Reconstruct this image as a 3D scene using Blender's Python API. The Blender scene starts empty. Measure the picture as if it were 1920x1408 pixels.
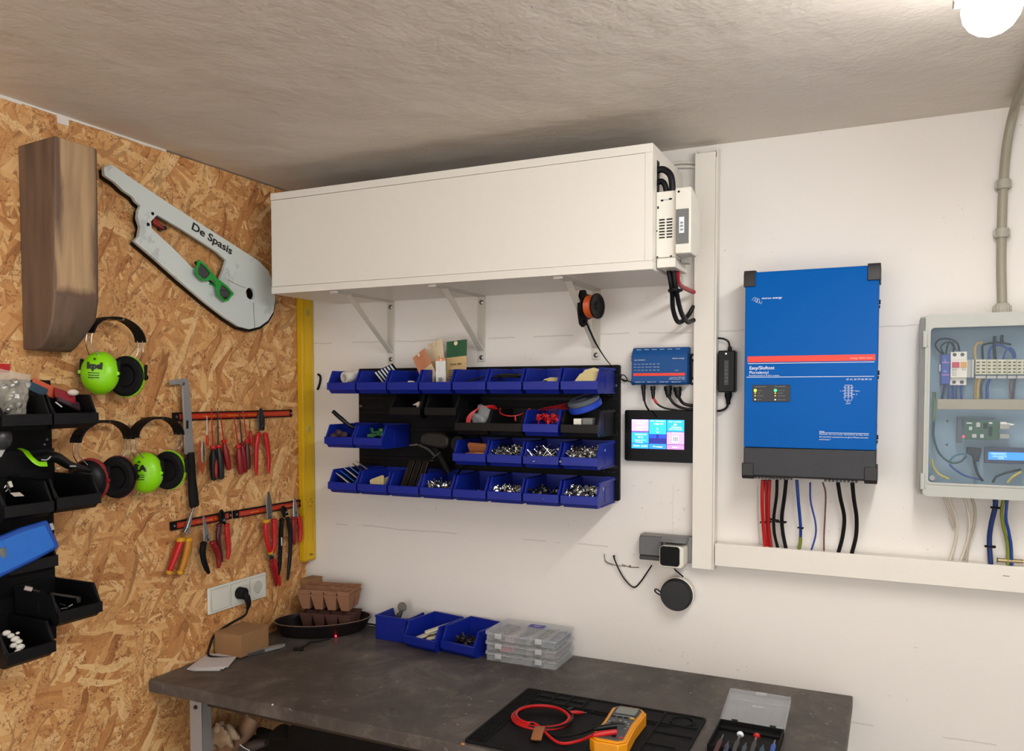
import bpy, bmesh, math, random
from mathutils import Vector, Matrix, geometry
random.seed(7)
SC = bpy.context.scene
COL = SC.collection
# ---------------- camera, light, exposure ----------------
FPX, CX, CY, YAW, PIT = 1495.11, 990.22, 794.67, 0.42739, -0.03953
CAM = Vector((1.922, -2.3, 1.67))
_w = Vector((-math.sin(YAW)*math.cos(PIT), math.cos(YAW)*math.cos(PIT), math.sin(PIT)))
_r = Vector((math.cos(YAW), math.sin(YAW), 0)); _u = _r.cross(_w)
cd = bpy.data.cameras.new('camera'); co = bpy.data.objects.new('camera', cd); COL.objects.link(co)
cd.sensor_width = 36; cd.lens = FPX*36/1920
cd.shift_x = (960-CX)/1920; cd.shift_y = (CY-704)/1920; cd.clip_start = .02
co.matrix_world = Matrix(((_r.x, _u.x, -_w.x, CAM.x), (_r.y, _u.y, -_w.y, CAM.y), (_r.z, _u.z, -_w.z, CAM.z), (0, 0, 0, 1)))
SC.camera = co
SC.view_settings.view_transform = 'Standard'; SC.view_settings.look = 'None'
SC.view_settings.gamma = 1; SC.view_settings.use_curve_mapping = False
SC.view_settings.exposure = 1.0
cy_ = SC.cycles
cy_.max_bounces = 6; cy_.diffuse_bounces = 4; cy_.glossy_bounces = 3; cy_.transparent_max_bounces = 12; cy_.transmission_bounces = 4
cy_.caustics_reflective = False; cy_.caustics_refractive = False
cy_.use_adaptive_sampling = True; cy_.adaptive_threshold = .02; cy_.use_denoising = True
wd = bpy.data.worlds.new('world'); SC.world = wd; wd.use_nodes = True
wd.node_tree.nodes['Background'].inputs[0].default_value = (1.0, .985, .965, 1)
wd.node_tree.nodes['Background'].inputs[1].default_value = 1.38
LAMP_E = 25.5      # strength of the batten lamp diffusers
LAMP_C = (1.0, .99, .965)

def ray(x, y): return _w + _r*((x-CX)/FPX) - _u*((y-CY)/FPX)
def PY(x, y, Y): d = ray(x, y); return CAM + d*((Y-CAM.y)/d.y)
def PX(x, y, X): d = ray(x, y); return CAM + d*((X-CAM.x)/d.x)
def PZ(x, y, Z): d = ray(x, y); return CAM + d*((Z-CAM.z)/d.z)
def V(*a): return Vector(a)

# ---------------- materials ----------------
def S(r, g, b, a=1):
    f = lambda c: (c/255/12.92) if c/255 <= .04045 else ((c/255+.055)/1.055)**2.4
    return (f(r), f(g), f(b), a)
class NT:
    def __init__(s, name):
        s.m = bpy.data.materials.new(name); s.m.use_nodes = True
        s.t = s.m.node_tree; s.b = s.t.nodes['Principled BSDF']
        s.tc = s.t.nodes.new('ShaderNodeTexCoord')
    def n(s, typ, **kw):
        o = s.t.nodes.new(typ)
        for k, v in kw.items():
            if k[0] == '_': setattr(o, k[1:], v)
            else:
                key = int(k[1:]) if k[0] == 'i' and k[1:].isdigit() else k.replace('__', ' ')
                if hasattr(v, 'is_linked') or isinstance(v, bpy.types.NodeSocket): s.t.links.new(v, o.inputs[key])
                else: o.inputs[key].default_value = v
        return o
    def l(s, a, b): s.t.links.new(a, b)
    def math(s, op, a, b=0, c=None):
        k = dict(i0=a, i1=b)
        if c is not None: k['i2'] = c
        return s.n('ShaderNodeMath', _operation=op, **k).outputs[0]
    def mix(s, f, a, b, mode='MIX'):
        o = s.n('ShaderNodeMix', _data_type='RGBA', _blend_type=mode, i0=f, i6=a, i7=b)
        return o.outputs[2]
    def noise(s, scale, detail=3, vec=None, rough=.5):
        o = s.n('ShaderNodeTexNoise', Scale=scale, Detail=detail, Roughness=rough)
        s.l(vec if vec is not None else s.tc.outputs['Object'], o.inputs['Vector']); return o
    def bump(s, h, strength, dist=.01):
        b = s.n('ShaderNodeBump', Strength=strength, Distance=dist, Height=h); s.l(b.outputs[0], s.b.inputs['Normal'])
    def ramp(s, f, stops):
        o = s.n('ShaderNodeValToRGB', Fac=f); e = o.color_ramp.elements
        while len(e) < len(stops): e.new(.5)
        for q, (p, c) in zip(e, stops): q.position = p; q.color = c
        return o.outputs[0]
MATS = {}
def mat(name, col, rough=.5, metal=0, var=.06, scale=40, bump=0, bscale=200, alpha=1, trans=0, emit=None, es=0, ior=1.45, coat=0, spec=None):
    if name in MATS: return MATS[name]
    t = NT(name)
    nz = t.noise(scale, 4)
    c2 = tuple(max(0, c*(1-var*2)) for c in col[:3])+(1,)
    t.l(t.mix(nz.outputs[0], col, c2), t.b.inputs['Base Color'])
    t.l(t.n('ShaderNodeMapRange', i0=nz.outputs[0], i3=max(0, rough-.06), i4=min(1, rough+.06)).outputs[0], t.b.inputs['Roughness'])
    t.b.inputs['Metallic'].default_value = metal
    t.b.inputs['IOR'].default_value = ior
    if spec is not None: t.b.inputs['Specular IOR Level'].default_value = spec
    if coat: t.b.inputs['Coat Weight'].default_value = coat
    if alpha < 1: t.b.inputs['Alpha'].default_value = alpha
    if trans: t.b.inputs['Transmission Weight'].default_value = trans
    if emit: t.b.inputs['Emission Color'].default_value = emit; t.b.inputs['Emission Strength'].default_value = es
    if bump: t.bump(t.noise(bscale, 3).outputs[0], bump, .002)
    MATS[name] = t.m; return t.m

# ---------------- mesh building ----------------
def frame(d):
    d = d.normalized(); a = Vector((0, 0, 1)) if abs(d.z) < .9 else Vector((1, 0, 0))
    x = a.cross(d).normalized(); return x, d.cross(x).normalized()
def smooth_path(pts, n=6):
    pts = [Vector(p) for p in pts]
    if len(pts) < 3: return pts
    P = [pts[0]*2-pts[1]]+pts+[pts[-1]*2-pts[-2]]; out = []
    for i in range(1, len(P)-2):
        a, b, c, d = P[i-1:i+3]
        for k in range(n):
            t = k/n
            out.append(.5*((2*b)+(c-a)*t+(2*a-5*b+4*c-d)*t*t+(3*b-a-3*c+d)*t**3))
    out.append(pts[-1]); return out
class MB:
    def __init__(s): s.v = []; s.f = []; s.m = []; s.M = None; s.mi = 0; s.holes = False
    def add(s, vs, fs, m=None):
        o = len(s.v)
        s.v += [(s.M @ Vector(v)) if s.M else Vector(v) for v in vs]
        s.f += [tuple(i+o for i in f) for f in fs]; s.m += [s.mi if m is None else m]*len(fs); return s
    def box(s, x0, x1, y0, y1, z0, z1, m=None):
        if x0 > x1: x0, x1 = x1, x0
        if y0 > y1: y0, y1 = y1, y0
        if z0 > z1: z0, z1 = z1, z0
        return s.add([(x, y, z) for z in (z0, z1) for y in (y0, y1) for x in (x0, x1)],
            [(0, 2, 3, 1), (4, 5, 7, 6), (0, 1, 5, 4), (2, 6, 7, 3), (0, 4, 6, 2), (1, 3, 7, 5)], m)
    def prism(s, loops, a, b, axis='y', m=None):
        """extrude 2-D loops (outer, then holes) from a to b along an axis"""
        if not isinstance(loops[0][0], (tuple, list, Vector)): loops = [loops]
        def P(u, w, t): return {'x': (t, u, w), 'y': (u, t, w), 'z': (u, w, t)}[axis]
        flat = [p for L in loops for p in L]; n = len(flat); s.holes |= len(loops) > 1
        tri = geometry.tessellate_polygon([[Vector((p[0], p[1], 0)) for p in L] for L in loops]) if (len(loops) > 1) else None
        if tri is None: fs = [tuple(range(n)), tuple(range(2*n-1, n-1, -1))]
        else: fs = [tuple(t) for t in tri]+[tuple(i+n for i in reversed(t)) for t in tri]
        o = 0
        for L in loops:
            k = len(L)
            fs += [(o+i, o+(i+1) % k, o+(i+1) % k+n, o+i+n) for i in range(k)]; o += k
        return s.add([P(p[0], p[1], a) for p in flat]+[P(p[0], p[1], b) for p in flat], fs, m)
    def tube(s, pts, r, n=10, m=None, smooth=True, cap=True, flat=1.0):
        pts = smooth_path(pts) if smooth else [Vector(p) for p in pts]
        N = len(pts); rr = r if isinstance(r, (list, tuple)) else [r]*2
        vs = []; px = None
        for i, p in enumerate(pts):
            d = (pts[min(i+1, N-1)]-pts[max(i-1, 0)])
            if d.length < 1e-9: d = Vector((0, 0, 1))
            d.normalize()
            if px is None: px, _ = frame(d)
            px = (px-d*px.dot(d)).normalized(); py = d.cross(px)
            t = i/(N-1)*(len(rr)-1); k = min(int(t), len(rr)-2); rad = rr[k]+(rr[k+1]-rr[k])*(t-k)
            for j in range(n):
                a = 2*math.pi*j/n; vs.append(p+px*math.cos(a)*rad+py*math.sin(a)*rad*flat)
        fs = [(i*n+j, i*n+(j+1) % n, (i+1)*n+(j+1) % n, (i+1)*n+j) for i in range(N-1) for j in range(n)]
        if cap: fs += [tuple(range(n-1, -1, -1)), tuple((N-1)*n+j for j in range(n))]
        return s.add(vs, fs, m)
    def cyl(s, a, b, r, r2=None, n=20, m=None): return s.tube([a, b], [r, r if r2 is None else r2], n, m, smooth=False)
    def lathe(s, prof, c, ax=(0, 0, 1), n=28, m=None, sx=1, sy=1):
        c = Vector(c); d = Vector(ax).normalized(); x, y = frame(d); vs = []
        for r, h in prof:
            for j in range(n):
                a = 2*math.pi*j/n; vs.append(c+d*h+x*math.cos(a)*r*sx+y*math.sin(a)*r*sy)
        N = len(prof)
        fs = [(i*n+j, i*n+(j+1) % n, (i+1)*n+(j+1) % n, (i+1)*n+j) for i in range(N-1) for j in range(n)]
        ring = tuple(prof[0]) == tuple(prof[-1])
        if prof[0][0] > 1e-6 and not ring: fs.append(tuple(range(n-1, -1, -1)))
        if prof[-1][0] > 1e-6 and not ring: fs.append(tuple((N-1)*n+j for j in range(n)))
        return s.add(vs, fs, m)
    def ell(s, c, r, n=20, k=12, m=None):
        vs = []; c = Vector(c)
        for i in range(k+1):
            t = math.pi*i/k
            for j in range(n):
                a = 2*math.pi*j/n
                vs.append(c+Vector((r[0]*math.sin(t)*math.cos(a), r[1]*math.sin(t)*math.sin(a), r[2]*math.cos(t))))
        return s.add(vs, [(i*n+j, (i+1)*n+j, (i+1)*n+(j+1) % n, i*n+(j+1) % n) for i in range(k) for j in range(n)], m)
    def obox(s, c, R, sx, sy, sz, m=None):
        M0 = s.M; s.M = (M0 or Matrix())@Matrix.Translation(c)@R.to_4x4(); s.box(-sx/2, sx/2, -sy/2, sy/2, -sz/2, sz/2, m); s.M = M0; return s
def rrect(x0, x1, z0, z1, r, n=5):
    p = []
    for cx, cz, a0 in ((x1-r, z0+r, -90), (x1-r, z1-r, 0), (x0+r, z1-r, 90), (x0+r, z0+r, 180)):
        for i in range(n+1):
            a = math.radians(a0+90*i/n); p.append((cx+r*math.cos(a), cz+r*math.sin(a)))
    return p
def rot2(pts, a, o=(0, 0)):
    c, q = math.cos(a), math.sin(a)
    return [(o[0]+(x-o[0])*c-(z-o[1])*q, o[1]+(x-o[0])*q+(z-o[1])*c) for x, z in pts]
ROOT = {}
def finish(ob, bev, ang=.6, seg=2):
    if bev:
        b = ob.modifiers.new('bevel', 'BEVEL'); b.width = bev; b.segments = seg; b.limit_method = 'ANGLE'; b.angle_limit = .7
def make_mesh(name, mb, mats, inv=None, sharp=.65):
    me = bpy.data.meshes.new(name)
    me.from_pydata([(inv @ v) if inv else v for v in mb.v], [], mb.f)
    for mm in (mats if isinstance(mats, (list, tuple)) else [mats]): me.materials.append(mm)
    me.polygons.foreach_set('material_index', mb.m)
    bm = bmesh.new(); bm.from_mesh(me); bmesh.ops.recalc_face_normals(bm, faces=bm.faces); bm.to_mesh(me); bm.free()
    me.shade_smooth(); me.set_sharp_from_angle(angle=sharp)
    me.update(); return me
def tagp(o, label=None, cat=None, group=None, kind=None):
    if label: o['label'] = label
    if cat: o['category'] = cat
    if group: o['group'] = group
    if kind: o['kind'] = kind
    return o
def thing(name, label, cat, loc=(0, 0, 0), rz=0, group=None, rx=0, ry=0, kind=None):
    o = bpy.data.objects.new(name, None); COL.objects.link(o); o.empty_display_size = .05
    o.location = loc; o.rotation_euler = (rx, ry, rz)
    M = Matrix.LocRotScale(Vector(loc), o.rotation_euler, None)
    ROOT[o.name] = (M, M.inverted()); tagp(o, label, cat, group, kind); return o
def part(name, mb, m, parent, bev=0, world=False, label=None, sharp=.65, kind=None):
    """world=True: vertices are given in world space and taken into the thing's own frame"""
    inv = ROOT[parent.name][1] if world else None
    ob = bpy.data.objects.new(name, make_mesh(name, mb, m, inv, sharp)); COL.objects.link(ob)
    ob.parent = parent; ROOT[ob.name] = ROOT[parent.name]; finish(ob, 0 if mb.holes else bev); tagp(ob, label, kind=kind); return ob
def single(name, mb, m, label, cat, loc=None, rz=0, group=None, bev=0, world=True, kind=None, sharp=.65, rx=0, ry=0):
    if loc is None:
        n = max(1, len(mb.v)); loc = sum(mb.v, Vector())/n; loc.z = min(v.z for v in mb.v)
    M = Matrix.LocRotScale(Vector(loc), Matrix.Rotation(rz, 3, 'Z').to_euler() if not (rx or ry) else __import__('mathutils').Euler((rx, ry, rz)), None)
    ob = bpy.data.objects.new(name, make_mesh(name, mb, m, M.inverted() if world else None, sharp)); COL.objects.link(ob)
    ob.matrix_world = M; ROOT[ob.name] = (M, M.inverted()); finish(ob, bev); tagp(ob, label, cat, group, kind); return ob
def struct(name, mb, m, parent=None, bev=0, label=None):
    ob = bpy.data.objects.new(name, make_mesh(name, mb, m)); COL.objects.link(ob)
    if parent: ob.parent = parent; ROOT[ob.name] = ROOT[parent.name]
    else: ROOT[ob.name] = (Matrix(), Matrix())
    ob['kind'] = 'structure'; finish(ob, bev); return ob
def dup(root, loc, rz=None, label=None, group=None):
    r = root.copy(); COL.objects.link(r); r.location = loc
    if rz is not None: r.rotation_euler = (r.rotation_euler[0], r.rotation_euler[1], rz)
    if label: r['label'] = label
    if group: r['group'] = group
    M = Matrix.LocRotScale(Vector(loc), r.rotation_euler, None); ROOT[r.name] = (M, M.inverted())
    for ch in list(root.children):
        c = ch.copy(); COL.objects.link(c); c.parent = r
        for g in list(ch.children):
            d = g.copy(); COL.objects.link(d); d.parent = c
    return r
BACK = Matrix.Rotation(math.pi/2, 4, 'X')           # text plane facing -y
def text_mb(mb, s, x, y, z, h, w=None, M=None, ext=.0004, m=None, align='LEFT', bold=0.0):
    """raised lettering: baseline-left at x,z on plane y, facing -y (or placed with M, facing +z)"""
    cu = bpy.data.curves.new('t', 'FONT'); cu.body = s; cu.size = 1; cu.extrude = .001; cu.align_x = align; cu.offset = bold
    ob = bpy.data.objects.new('t', cu); COL.objects.link(ob)
    dg = bpy.context.evaluated_depsgraph_get(); me = bpy.data.meshes.new_from_object(ob.evaluated_get(dg))
    bpy.data.objects.remove(ob); bpy.data.curves.remove(cu)
    if not me.vertices: return mb
    xs = [v.co.x for v in me.vertices]; ys = [v.co.y for v in me.vertices]
    sy = h/.72; sx = (w/(max(xs)-min(xs))) if w else sy*.95
    T = M if M is not None else Matrix.Translation((x, y, z))@BACK
    M0 = mb.M; mb.M = (M0 or Matrix())@T
    mb.add([(v.co.x*sx, v.co.y*sy, v.co.z*ext/.001) for v in me.vertices], [tuple(p.vertices) for p in me.polygons], m)
    mb.M = M0; bpy.data.meshes.remove(me); return mb
# ---------------- common materials ----------------
white_paint = mat('white_lacquer', S(226, 222, 214), .38, var=.02)
trunk_white = mat('trunking_white', S(224, 219, 210), .42, var=.02)
steel_white = mat('bracket_white', S(205, 200, 190), .45, var=.04)
device_white = mat('device_white', S(222, 219, 208), .45, var=.02)
lgrey = mat('light_grey_plastic', S(176, 178, 174), .42, var=.03)
mgrey = mat('mid_grey_plastic', S(112, 113, 112), .45)
dgrey = mat('dark_grey_plastic', S(58, 58, 60), .5)
black = mat('black_plastic', S(15, 15, 17), .42, var=.05, spec=.28)
mblack = mat('matt_black', S(12, 12, 13), .62, var=.02, spec=.22)
rubber = mat('black_rubber', S(17, 17, 18), .7, bump=.2, spec=.25)
bin_blue = mat('bin_blue', S(14, 36, 142), .42, var=.08, scale=25, bump=.06)
bin_black = mat('bin_black', S(17, 17, 19), .4, var=.05, bump=.06, spec=.3)
vblue = mat('enamel_blue', S(0, 86, 166), .5, var=.02, scale=12, spec=.12)
vblue2 = mat('enamel_blue_box', S(22, 76, 138), .45, var=.04, scale=12, spec=.3)
red = mat('red_plastic', S(186, 24, 26), .4)
dred = mat('dark_red_plastic', S(132, 18, 22), .38)
stripe_red = mat('stripe_red', S(224, 62, 48), .45, var=.01)
print_white = mat('print_white', S(225, 232, 240), .5, var=.01)
print_black = mat('print_black', S(22, 22, 22), .5)
steel = mat('steel', S(150, 150, 152), .32, 1, var=.08)
dsteel = mat('dark_steel', S(84, 82, 80), .42, 1, var=.12)
zinc = mat('zinc_screws', S(196, 196, 192), .25, 1, var=.12, scale=150)
yellow_g = mat('level_yellow', S(214, 172, 12), .4, var=.06, scale=18)
yel = mat('yellow_plastic', S(214, 158, 24), .42)
lime = mat('lime_plastic', S(140, 216, 12), .35, var=.02)
green = mat('green_plastic', S(20, 150, 48), .35)
leather = mat('brown_leather', S(146, 92, 52), .6, bump=.4, bscale=300)
paper = mat('paper', S(214, 206, 192), .8, var=.05)
kraft = mat('kraft_board', S(150, 112, 74), .8, var=.06, bump=.15)
chip_cream = mat('cream_wood', S(218, 202, 150), .7)
wire_blue = mat('wire_blue', S(28, 62, 140), .4)
wire_brown = mat('wire_brown', S(104, 70, 66), .45)
wire_gy = mat('wire_green', S(118, 130, 46), .45)
wire_yel = mat('wire_yellow', S(190, 176, 60), .45)
wire_white = mat('wire_white', S(205, 198, 184), .45)
wire_grey = mat('wire_grey', S(120, 120, 116), .5)
clear = mat('clear_plastic', S(225, 230, 235), .12, var=.0, alpha=.28)
frost = mat('frosted_plastic', S(214, 218, 222), .3, var=.02, alpha=.24)
glass_pane = mat('tinted_clear_pane', S(170, 190, 205), .05, var=0, alpha=.07)
lens = mat('dark_lens', S(16, 20, 26), .08, coat=.6)
def emitter(name, col, s): return mat(name, col, .4, var=0, emit=col, es=s)
led_green = emitter('led_green', S(40, 230, 90), 3); led_yel = emitter('led_yellow', S(200, 240, 30), 3)
led_red = emitter('led_red', S(255, 40, 60), 1.6); led_amb = emitter('led_amber', S(230, 170, 60), .6); led_w = emitter('led_white', S(230, 240, 240), .8)
lamp_em = mat('lamp_diffuser', (.9, .9, .9, 1), .4, var=0, emit=LAMP_C+(1,), es=LAMP_E)

def wall_material():
    t = NT('painted_block_wall'); O = t.tc.outputs['Object']
    sep = t.n('ShaderNodeSeparateXYZ', i0=O)
    wob = t.noise(3.0, 4); zz = t.math('ADD', sep.outputs[2], t.math('MULTIPLY', t.math('SUBTRACT', wob.outputs[0], .5), .02))
    zz = t.math('ADD', zz, t.math('MULTIPLY', t.math('SUBTRACT', t.noise(35, 3).outputs[0], .5), .006))
    fr = None
    for zj in (.775, 1.2, 1.845):                     # block joints showing through the paint
        d_ = t.math('ABSOLUTE', t.math('ADD', zz, -zj)); fr = d_ if fr is None else t.math('MINIMUM', fr, d_)
    joint = t.math('LESS_THAN', fr, .0018)
    xs = t.math('ADD', sep.outputs[0], t.math('MULTIPLY', t.math('SUBTRACT', wob.outputs[0], .5), .012))
    jv = t.math('MULTIPLY', t.math('LESS_THAN', t.math('ABSOLUTE', t.math('ADD', xs, -1.342)), .001), t.math('LESS_THAN', t.math('ABSOLUTE', t.math('ADD', sep.outputs[2], -1.36)), .16))
    gate = t.math('GREATER_THAN', t.noise(5.5, 3).outputs[0], .47)
    j = t.math('MULTIPLY', t.math('MAXIMUM', joint, t.math('MULTIPLY', jv, .6)), gate)
    # small knocks and dirt specks with shapes of their own
    nv = t.noise(14, 2); w = t.mix(.06, O, nv.outputs[1])
    vo = t.n('ShaderNodeTexVoronoi', Scale=42, Randomness=1.0, Vector=w)
    speck = t.math('MULTIPLY', t.math('LESS_THAN', vo.outputs[0], .11), t.math('GREATER_THAN', t.noise(4.2, 4).outputs[0], .57))
    sm = t.noise(60, 4, rough=.8); smm = t.math('MULTIPLY', t.math('GREATER_THAN', sm.outputs[0], .66), t.math('GREATER_THAN', t.noise(2.6, 3).outputs[0], .58))
    big = t.noise(1.6, 5)
    base = t.mix(big.outputs[0], S(228, 223, 218), S(219, 215, 209))
    c = t.mix(t.math('MULTIPLY', speck, .22), base, S(120, 112, 104))
    c = t.mix(t.math('MULTIPLY', smm, .22), c, S(140, 130, 120))
    c = t.mix(t.math('MULTIPLY', j, .3), c, S(130, 120, 110))
    t.l(c, t.b.inputs['Base Color']); t.b.inputs['Roughness'].default_value = .55
    h = t.math('ADD', t.math('MULTIPLY', t.noise(9, 6, rough=.6).outputs[0], .6), t.math('MULTIPLY', j, -.35))
    t.bump(t.math('ADD', h, t.math('MULTIPLY', speck, -.2)), .35, .006)
    return t.m
def ceiling_material():
    t = NT('painted_ceiling')
    n1 = t.noise(4.5, 5, rough=.55); n2 = t.noise(90, 2); vo = t.n('ShaderNodeTexVoronoi', Scale=16, Vector=t.mix(.1, t.tc.outputs['Object'], t.noise(5, 3).outputs[1]))
    blob = t.math('LESS_THAN', vo.outputs[0], .09)
    c = t.mix(n1.outputs[0], S(218, 209, 198), S(206, 197, 186)); t.l(c, t.b.inputs['Base Color'])
    t.b.inputs['Roughness'].default_value = .5
    h = t.math('ADD', t.math('MULTIPLY', n1.outputs[0], 1.4), t.math('MULTIPLY', n2.outputs[0], .12)); t.bump(t.math('ADD', h, t.math('MULTIPLY', blob, .12)), .7, .012)
    return t.m
def osb_material():
    t = NT('osb_board'); O = t.tc.outputs['Object']
    sep = t.n('ShaderNodeSeparateXYZ', i0=O)
    uv = t.n('ShaderNodeCombineXYZ', i0=sep.outputs[1], i1=sep.outputs[2]).outputs[0]
    wn = t.noise(5, 1, uv); w = t.n('ShaderNodeVectorMath', _operation='MULTIPLY_ADD', i0=wn.outputs[1], i1=(.09, .09, 0), i2=uv).outputs[0]
    wn2 = t.noise(45, 2, uv); w = t.n('ShaderNodeVectorMath', _operation='MULTIPLY_ADD', i0=wn2.outputs[1], i1=(.010, .010, 0), i2=w).outputs[0]
    col = None; hgt = None
    tones = [(0, S(150, 92, 48)), (.2, S(196, 136, 80)), (.5, S(218, 164, 104)), (.78, S(234, 190, 130)), (1, S(246, 216, 166))]
    for k, (ang, s1, s2, th) in enumerate([(35, 62, 28, -1), (-30, 78, 20, .45), (78, 86, 19, .5), (8, 74, 15, .55), (-62, 80, 14, .6), (52, 52, 9, .68), (-14, 62, 9.5, .74), (66, 46, 7.5, .82)]):
        mp = t.n('ShaderNodeMapping', _vector_type='TEXTURE'); t.l(w, mp.inputs[0]); mp.inputs['Rotation'].default_value = (0, 0, math.radians(ang)); mp.inputs['Location'].default_value = (k*.37, k*.71, 0); mp.inputs['Scale'].default_value = (1/s2, 1/s1, 1)
        vo = t.n('ShaderNodeTexVoronoi', _feature='F1', _voronoi_dimensions='2D', Scale=1.0, Randomness=1.0, Vector=mp.outputs[0])
        cs = t.n('ShaderNodeSeparateColor', i0=vo.outputs[1])
        gn = t.noise(2.2, 3, mp.outputs[0]); fac = t.math('ADD', t.math('MULTIPLY', cs.outputs[0], .7), t.math('MULTIPLY', gn.outputs[0], .42))
        c = t.ramp(t.math('ADD', fac, -.06), tones)
        if k in (0, 2, 5, 7): c = t.mix(t.math('MULTIPLY', t.math('GREATER_THAN', vo.outputs[0], .62), .4), c, S(104, 56, 24))
        if col is None: col = c; hgt = cs.outputs[2]
        else:
            g = t.math('GREATER_THAN', cs.outputs[1], th); col = t.mix(g, col, c); hgt = t.n('ShaderNodeMix', i0=g, i2=hgt, i3=cs.outputs[2]).outputs[0]
    # dark resin wisps and knots
    wv = t.mix(.2, uv, t.noise(22, 3, uv).outputs[1])
    vk = t.n('ShaderNodeTexVoronoi', _voronoi_dimensions='2D', Scale=46, Vector=wv); kk = t.math('MULTIPLY', t.math('LESS_THAN', vk.outputs[0], .2), t.math('GREATER_THAN', t.noise(9, 2, uv).outputs[0], .5))
    col = t.mix(t.math('MULTIPLY', kk, .6), col, S(112, 56, 26))
    wi = t.noise(52, 4, uv, .7); wi.inputs['Distortion'].default_value = 1.6
    rid = t.math('LESS_THAN', t.math('ABSOLUTE', t.math('ADD', wi.outputs[0], -.5)), .016)
    rid = t.math('MULTIPLY', rid, t.math('GREATER_THAN', t.noise(11, 2, uv).outputs[0], .47))
    col = t.mix(t.math('MULTIPLY', rid, .5), col, S(110, 58, 26))
    fine = t.noise(420, 2, uv); col = t.mix(t.math('MULTIPLY', fine.outputs[0], .16), col, S(112, 66, 30))
    t.l(col, t.b.inputs['Base Color']); t.b.inputs['Roughness'].default_value = .6
    t.bump(hgt, .3, .0015)
    return t.m
def bench_material():
    t = NT('worktop_surface')
    n = t.noise(5, 6, rough=.7); n.inputs['Distortion'].default_value = .8; c = t.ramp(n.outputs[0], [(.3, S(58, 54, 52)), (.52, S(80, 74, 70)), (.75, S(112, 104, 98))])
    n2 = t.noise(16, 5, rough=.7); c = t.mix(t.math('MULTIPLY', t.math('GREATER_THAN', n2.outputs[0], .6), .2), c, S(126, 118, 108))
    vo = t.n('ShaderNodeTexVoronoi', Scale=30, Vector=t.mix(.12, t.tc.outputs['Object'], t.noise(16, 3).outputs[1]))
    sp = t.math('MULTIPLY', t.math('LESS_THAN', vo.outputs[0], .12), t.math('GREATER_THAN', t.noise(4, 3).outputs[0], .52))
    c = t.mix(t.math('MULTIPLY', sp, .38), c, S(170, 160, 146))
    t.l(c, t.b.inputs['Base Color']); t.b.inputs['Roughness'].default_value = .5; t.b.inputs['Specular IOR Level'].default_value = .3
    t.bump(t.noise(160, 4).outputs[0], .15, .002)
    return t.m
wallm, ceilm, osbm, benchm = wall_material(), ceiling_material(), osb_material(), bench_material()
floorm = mat('concrete_floor', S(110, 106, 100), .7, var=.12, scale=6, bump=.3, bscale=60)

# ---------------- the room ----------------
RX, RY, RZ = 3.4, -4.0, 2.37
struct('floor', MB().box(-.1, RX, RY, .1, -.1, 0), floorm)
struct('ceiling', MB().box(-.1, RX, RY, .1, RZ, RZ+.1), ceilm)
struct('wall_back', MB().box(-.1, RX, 0, .1, 0, RZ), wallm)
struct('wall_right', MB().box(RX, RX+.1, RY, .1, 0, RZ), wallm)
wl = struct('wall_left', MB().prism([(RY, 0), (-.022, 0), (-.022, 1.04), (-.001, 1.062), (-.001, RZ-.004), (RY, RZ-.004)], -.014, 0, 'x'), osbm)
struct('wall_plaster', MB().box(-.1, -.0145, RY, 0, 0, RZ), wallm, wl)
# ragged white filler bead where the board meets the ceiling
fb = MB()
y = RY
while y < -.62:
    h = random.uniform(.004, .008) + (.018 if -.97 < y < -.93 else 0)
    fb.box(0, .003, y, y+.03, RZ-h, RZ); y += .03
struct('trim_1', fb, trunk_white)
# ceiling batten lamps (one in view)
def batten(name, lab, x, y0, y1):
    o = thing(name, lab, 'light', (x, (y0+y1)/2, RZ))
    L = abs(y1-y0)/2
    part('housing', MB().box(-.045, .045, -L+.02, L-.02, -.06, 0), device_white, o, .006)
    d = MB(); n = 14
    prof = []
    for k in range(9):                      # rounded ends
        a = math.pi/2*k/8; prof.append((.044*math.sin(a)+.0001, -L+.04-.04*math.cos(a)))
    prof += [(.044, L-.04)] + [(.044*math.sin(math.pi/2*k/8)+.0001, L-.04+.04*math.cos(math.pi/2*k/8)) for k in range(7, -1, -1)]
    d.lathe(prof, (0, 0, -.082), (0, 1, 0), 16, sy=1)
    part('diffuser', d, lamp_em, o)
    for yy in (-L+.09, L-.09, 0):
        for s in (-1, 1):
            part('clip', MB().box(s*.044, s*.058, yy-.016, yy+.016, -.09, -.04), device_white, o, .003)
    return o
batten('ceiling_light', 'lit white batten light on the ceiling at the top right', 2.058, -.762, -2.0)
# ---------------- white wall box, its brackets and what hangs there ----------------
SB, ST, SF, SX0, SX1 = 1.981, 2.296, -.326, .13, 1.367
wb = thing('wall_cabinet', 'long white boxed cabinet on the back wall right under the ceiling', 'cabinet', (SX0, 0, SB))
part('bottom_board', MB().box(SX0, SX1, SF, -.001, SB, SB+.022), white_paint, wb, .0012, True)
part('top_board', MB().box(SX0, SX1, SF, -.2365, ST-.022, ST), white_paint, wb, .0012, True)
part('front_panel', MB().box(SX0+.001, SX1-.02, SF+.0015, SF+.018, SB+.0228, ST-.0228), white_paint, wb, .0008, True)
part('end_panel', MB().prism([[(SF+.0005, SB+.0225), (SF+.0005, ST-.0225), (-.235, ST-.0225), (-.232, ST-.0005), (-.03, ST-.002), (-.008, ST-.04), (-.008, SB+.0225)],
     [(-.288, 2.17), (-.288, 2.264), (-.258, 2.264), (-.258, 2.17)]], SX1-.0195, SX1, 'x'), white_paint, wb, .0006, True)
part('end_panel', MB().box(SX0, SX0+.018, SF+.02, -.002, SB+.0225, ST-.0225), white_paint, wb, .0008, True)
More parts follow.
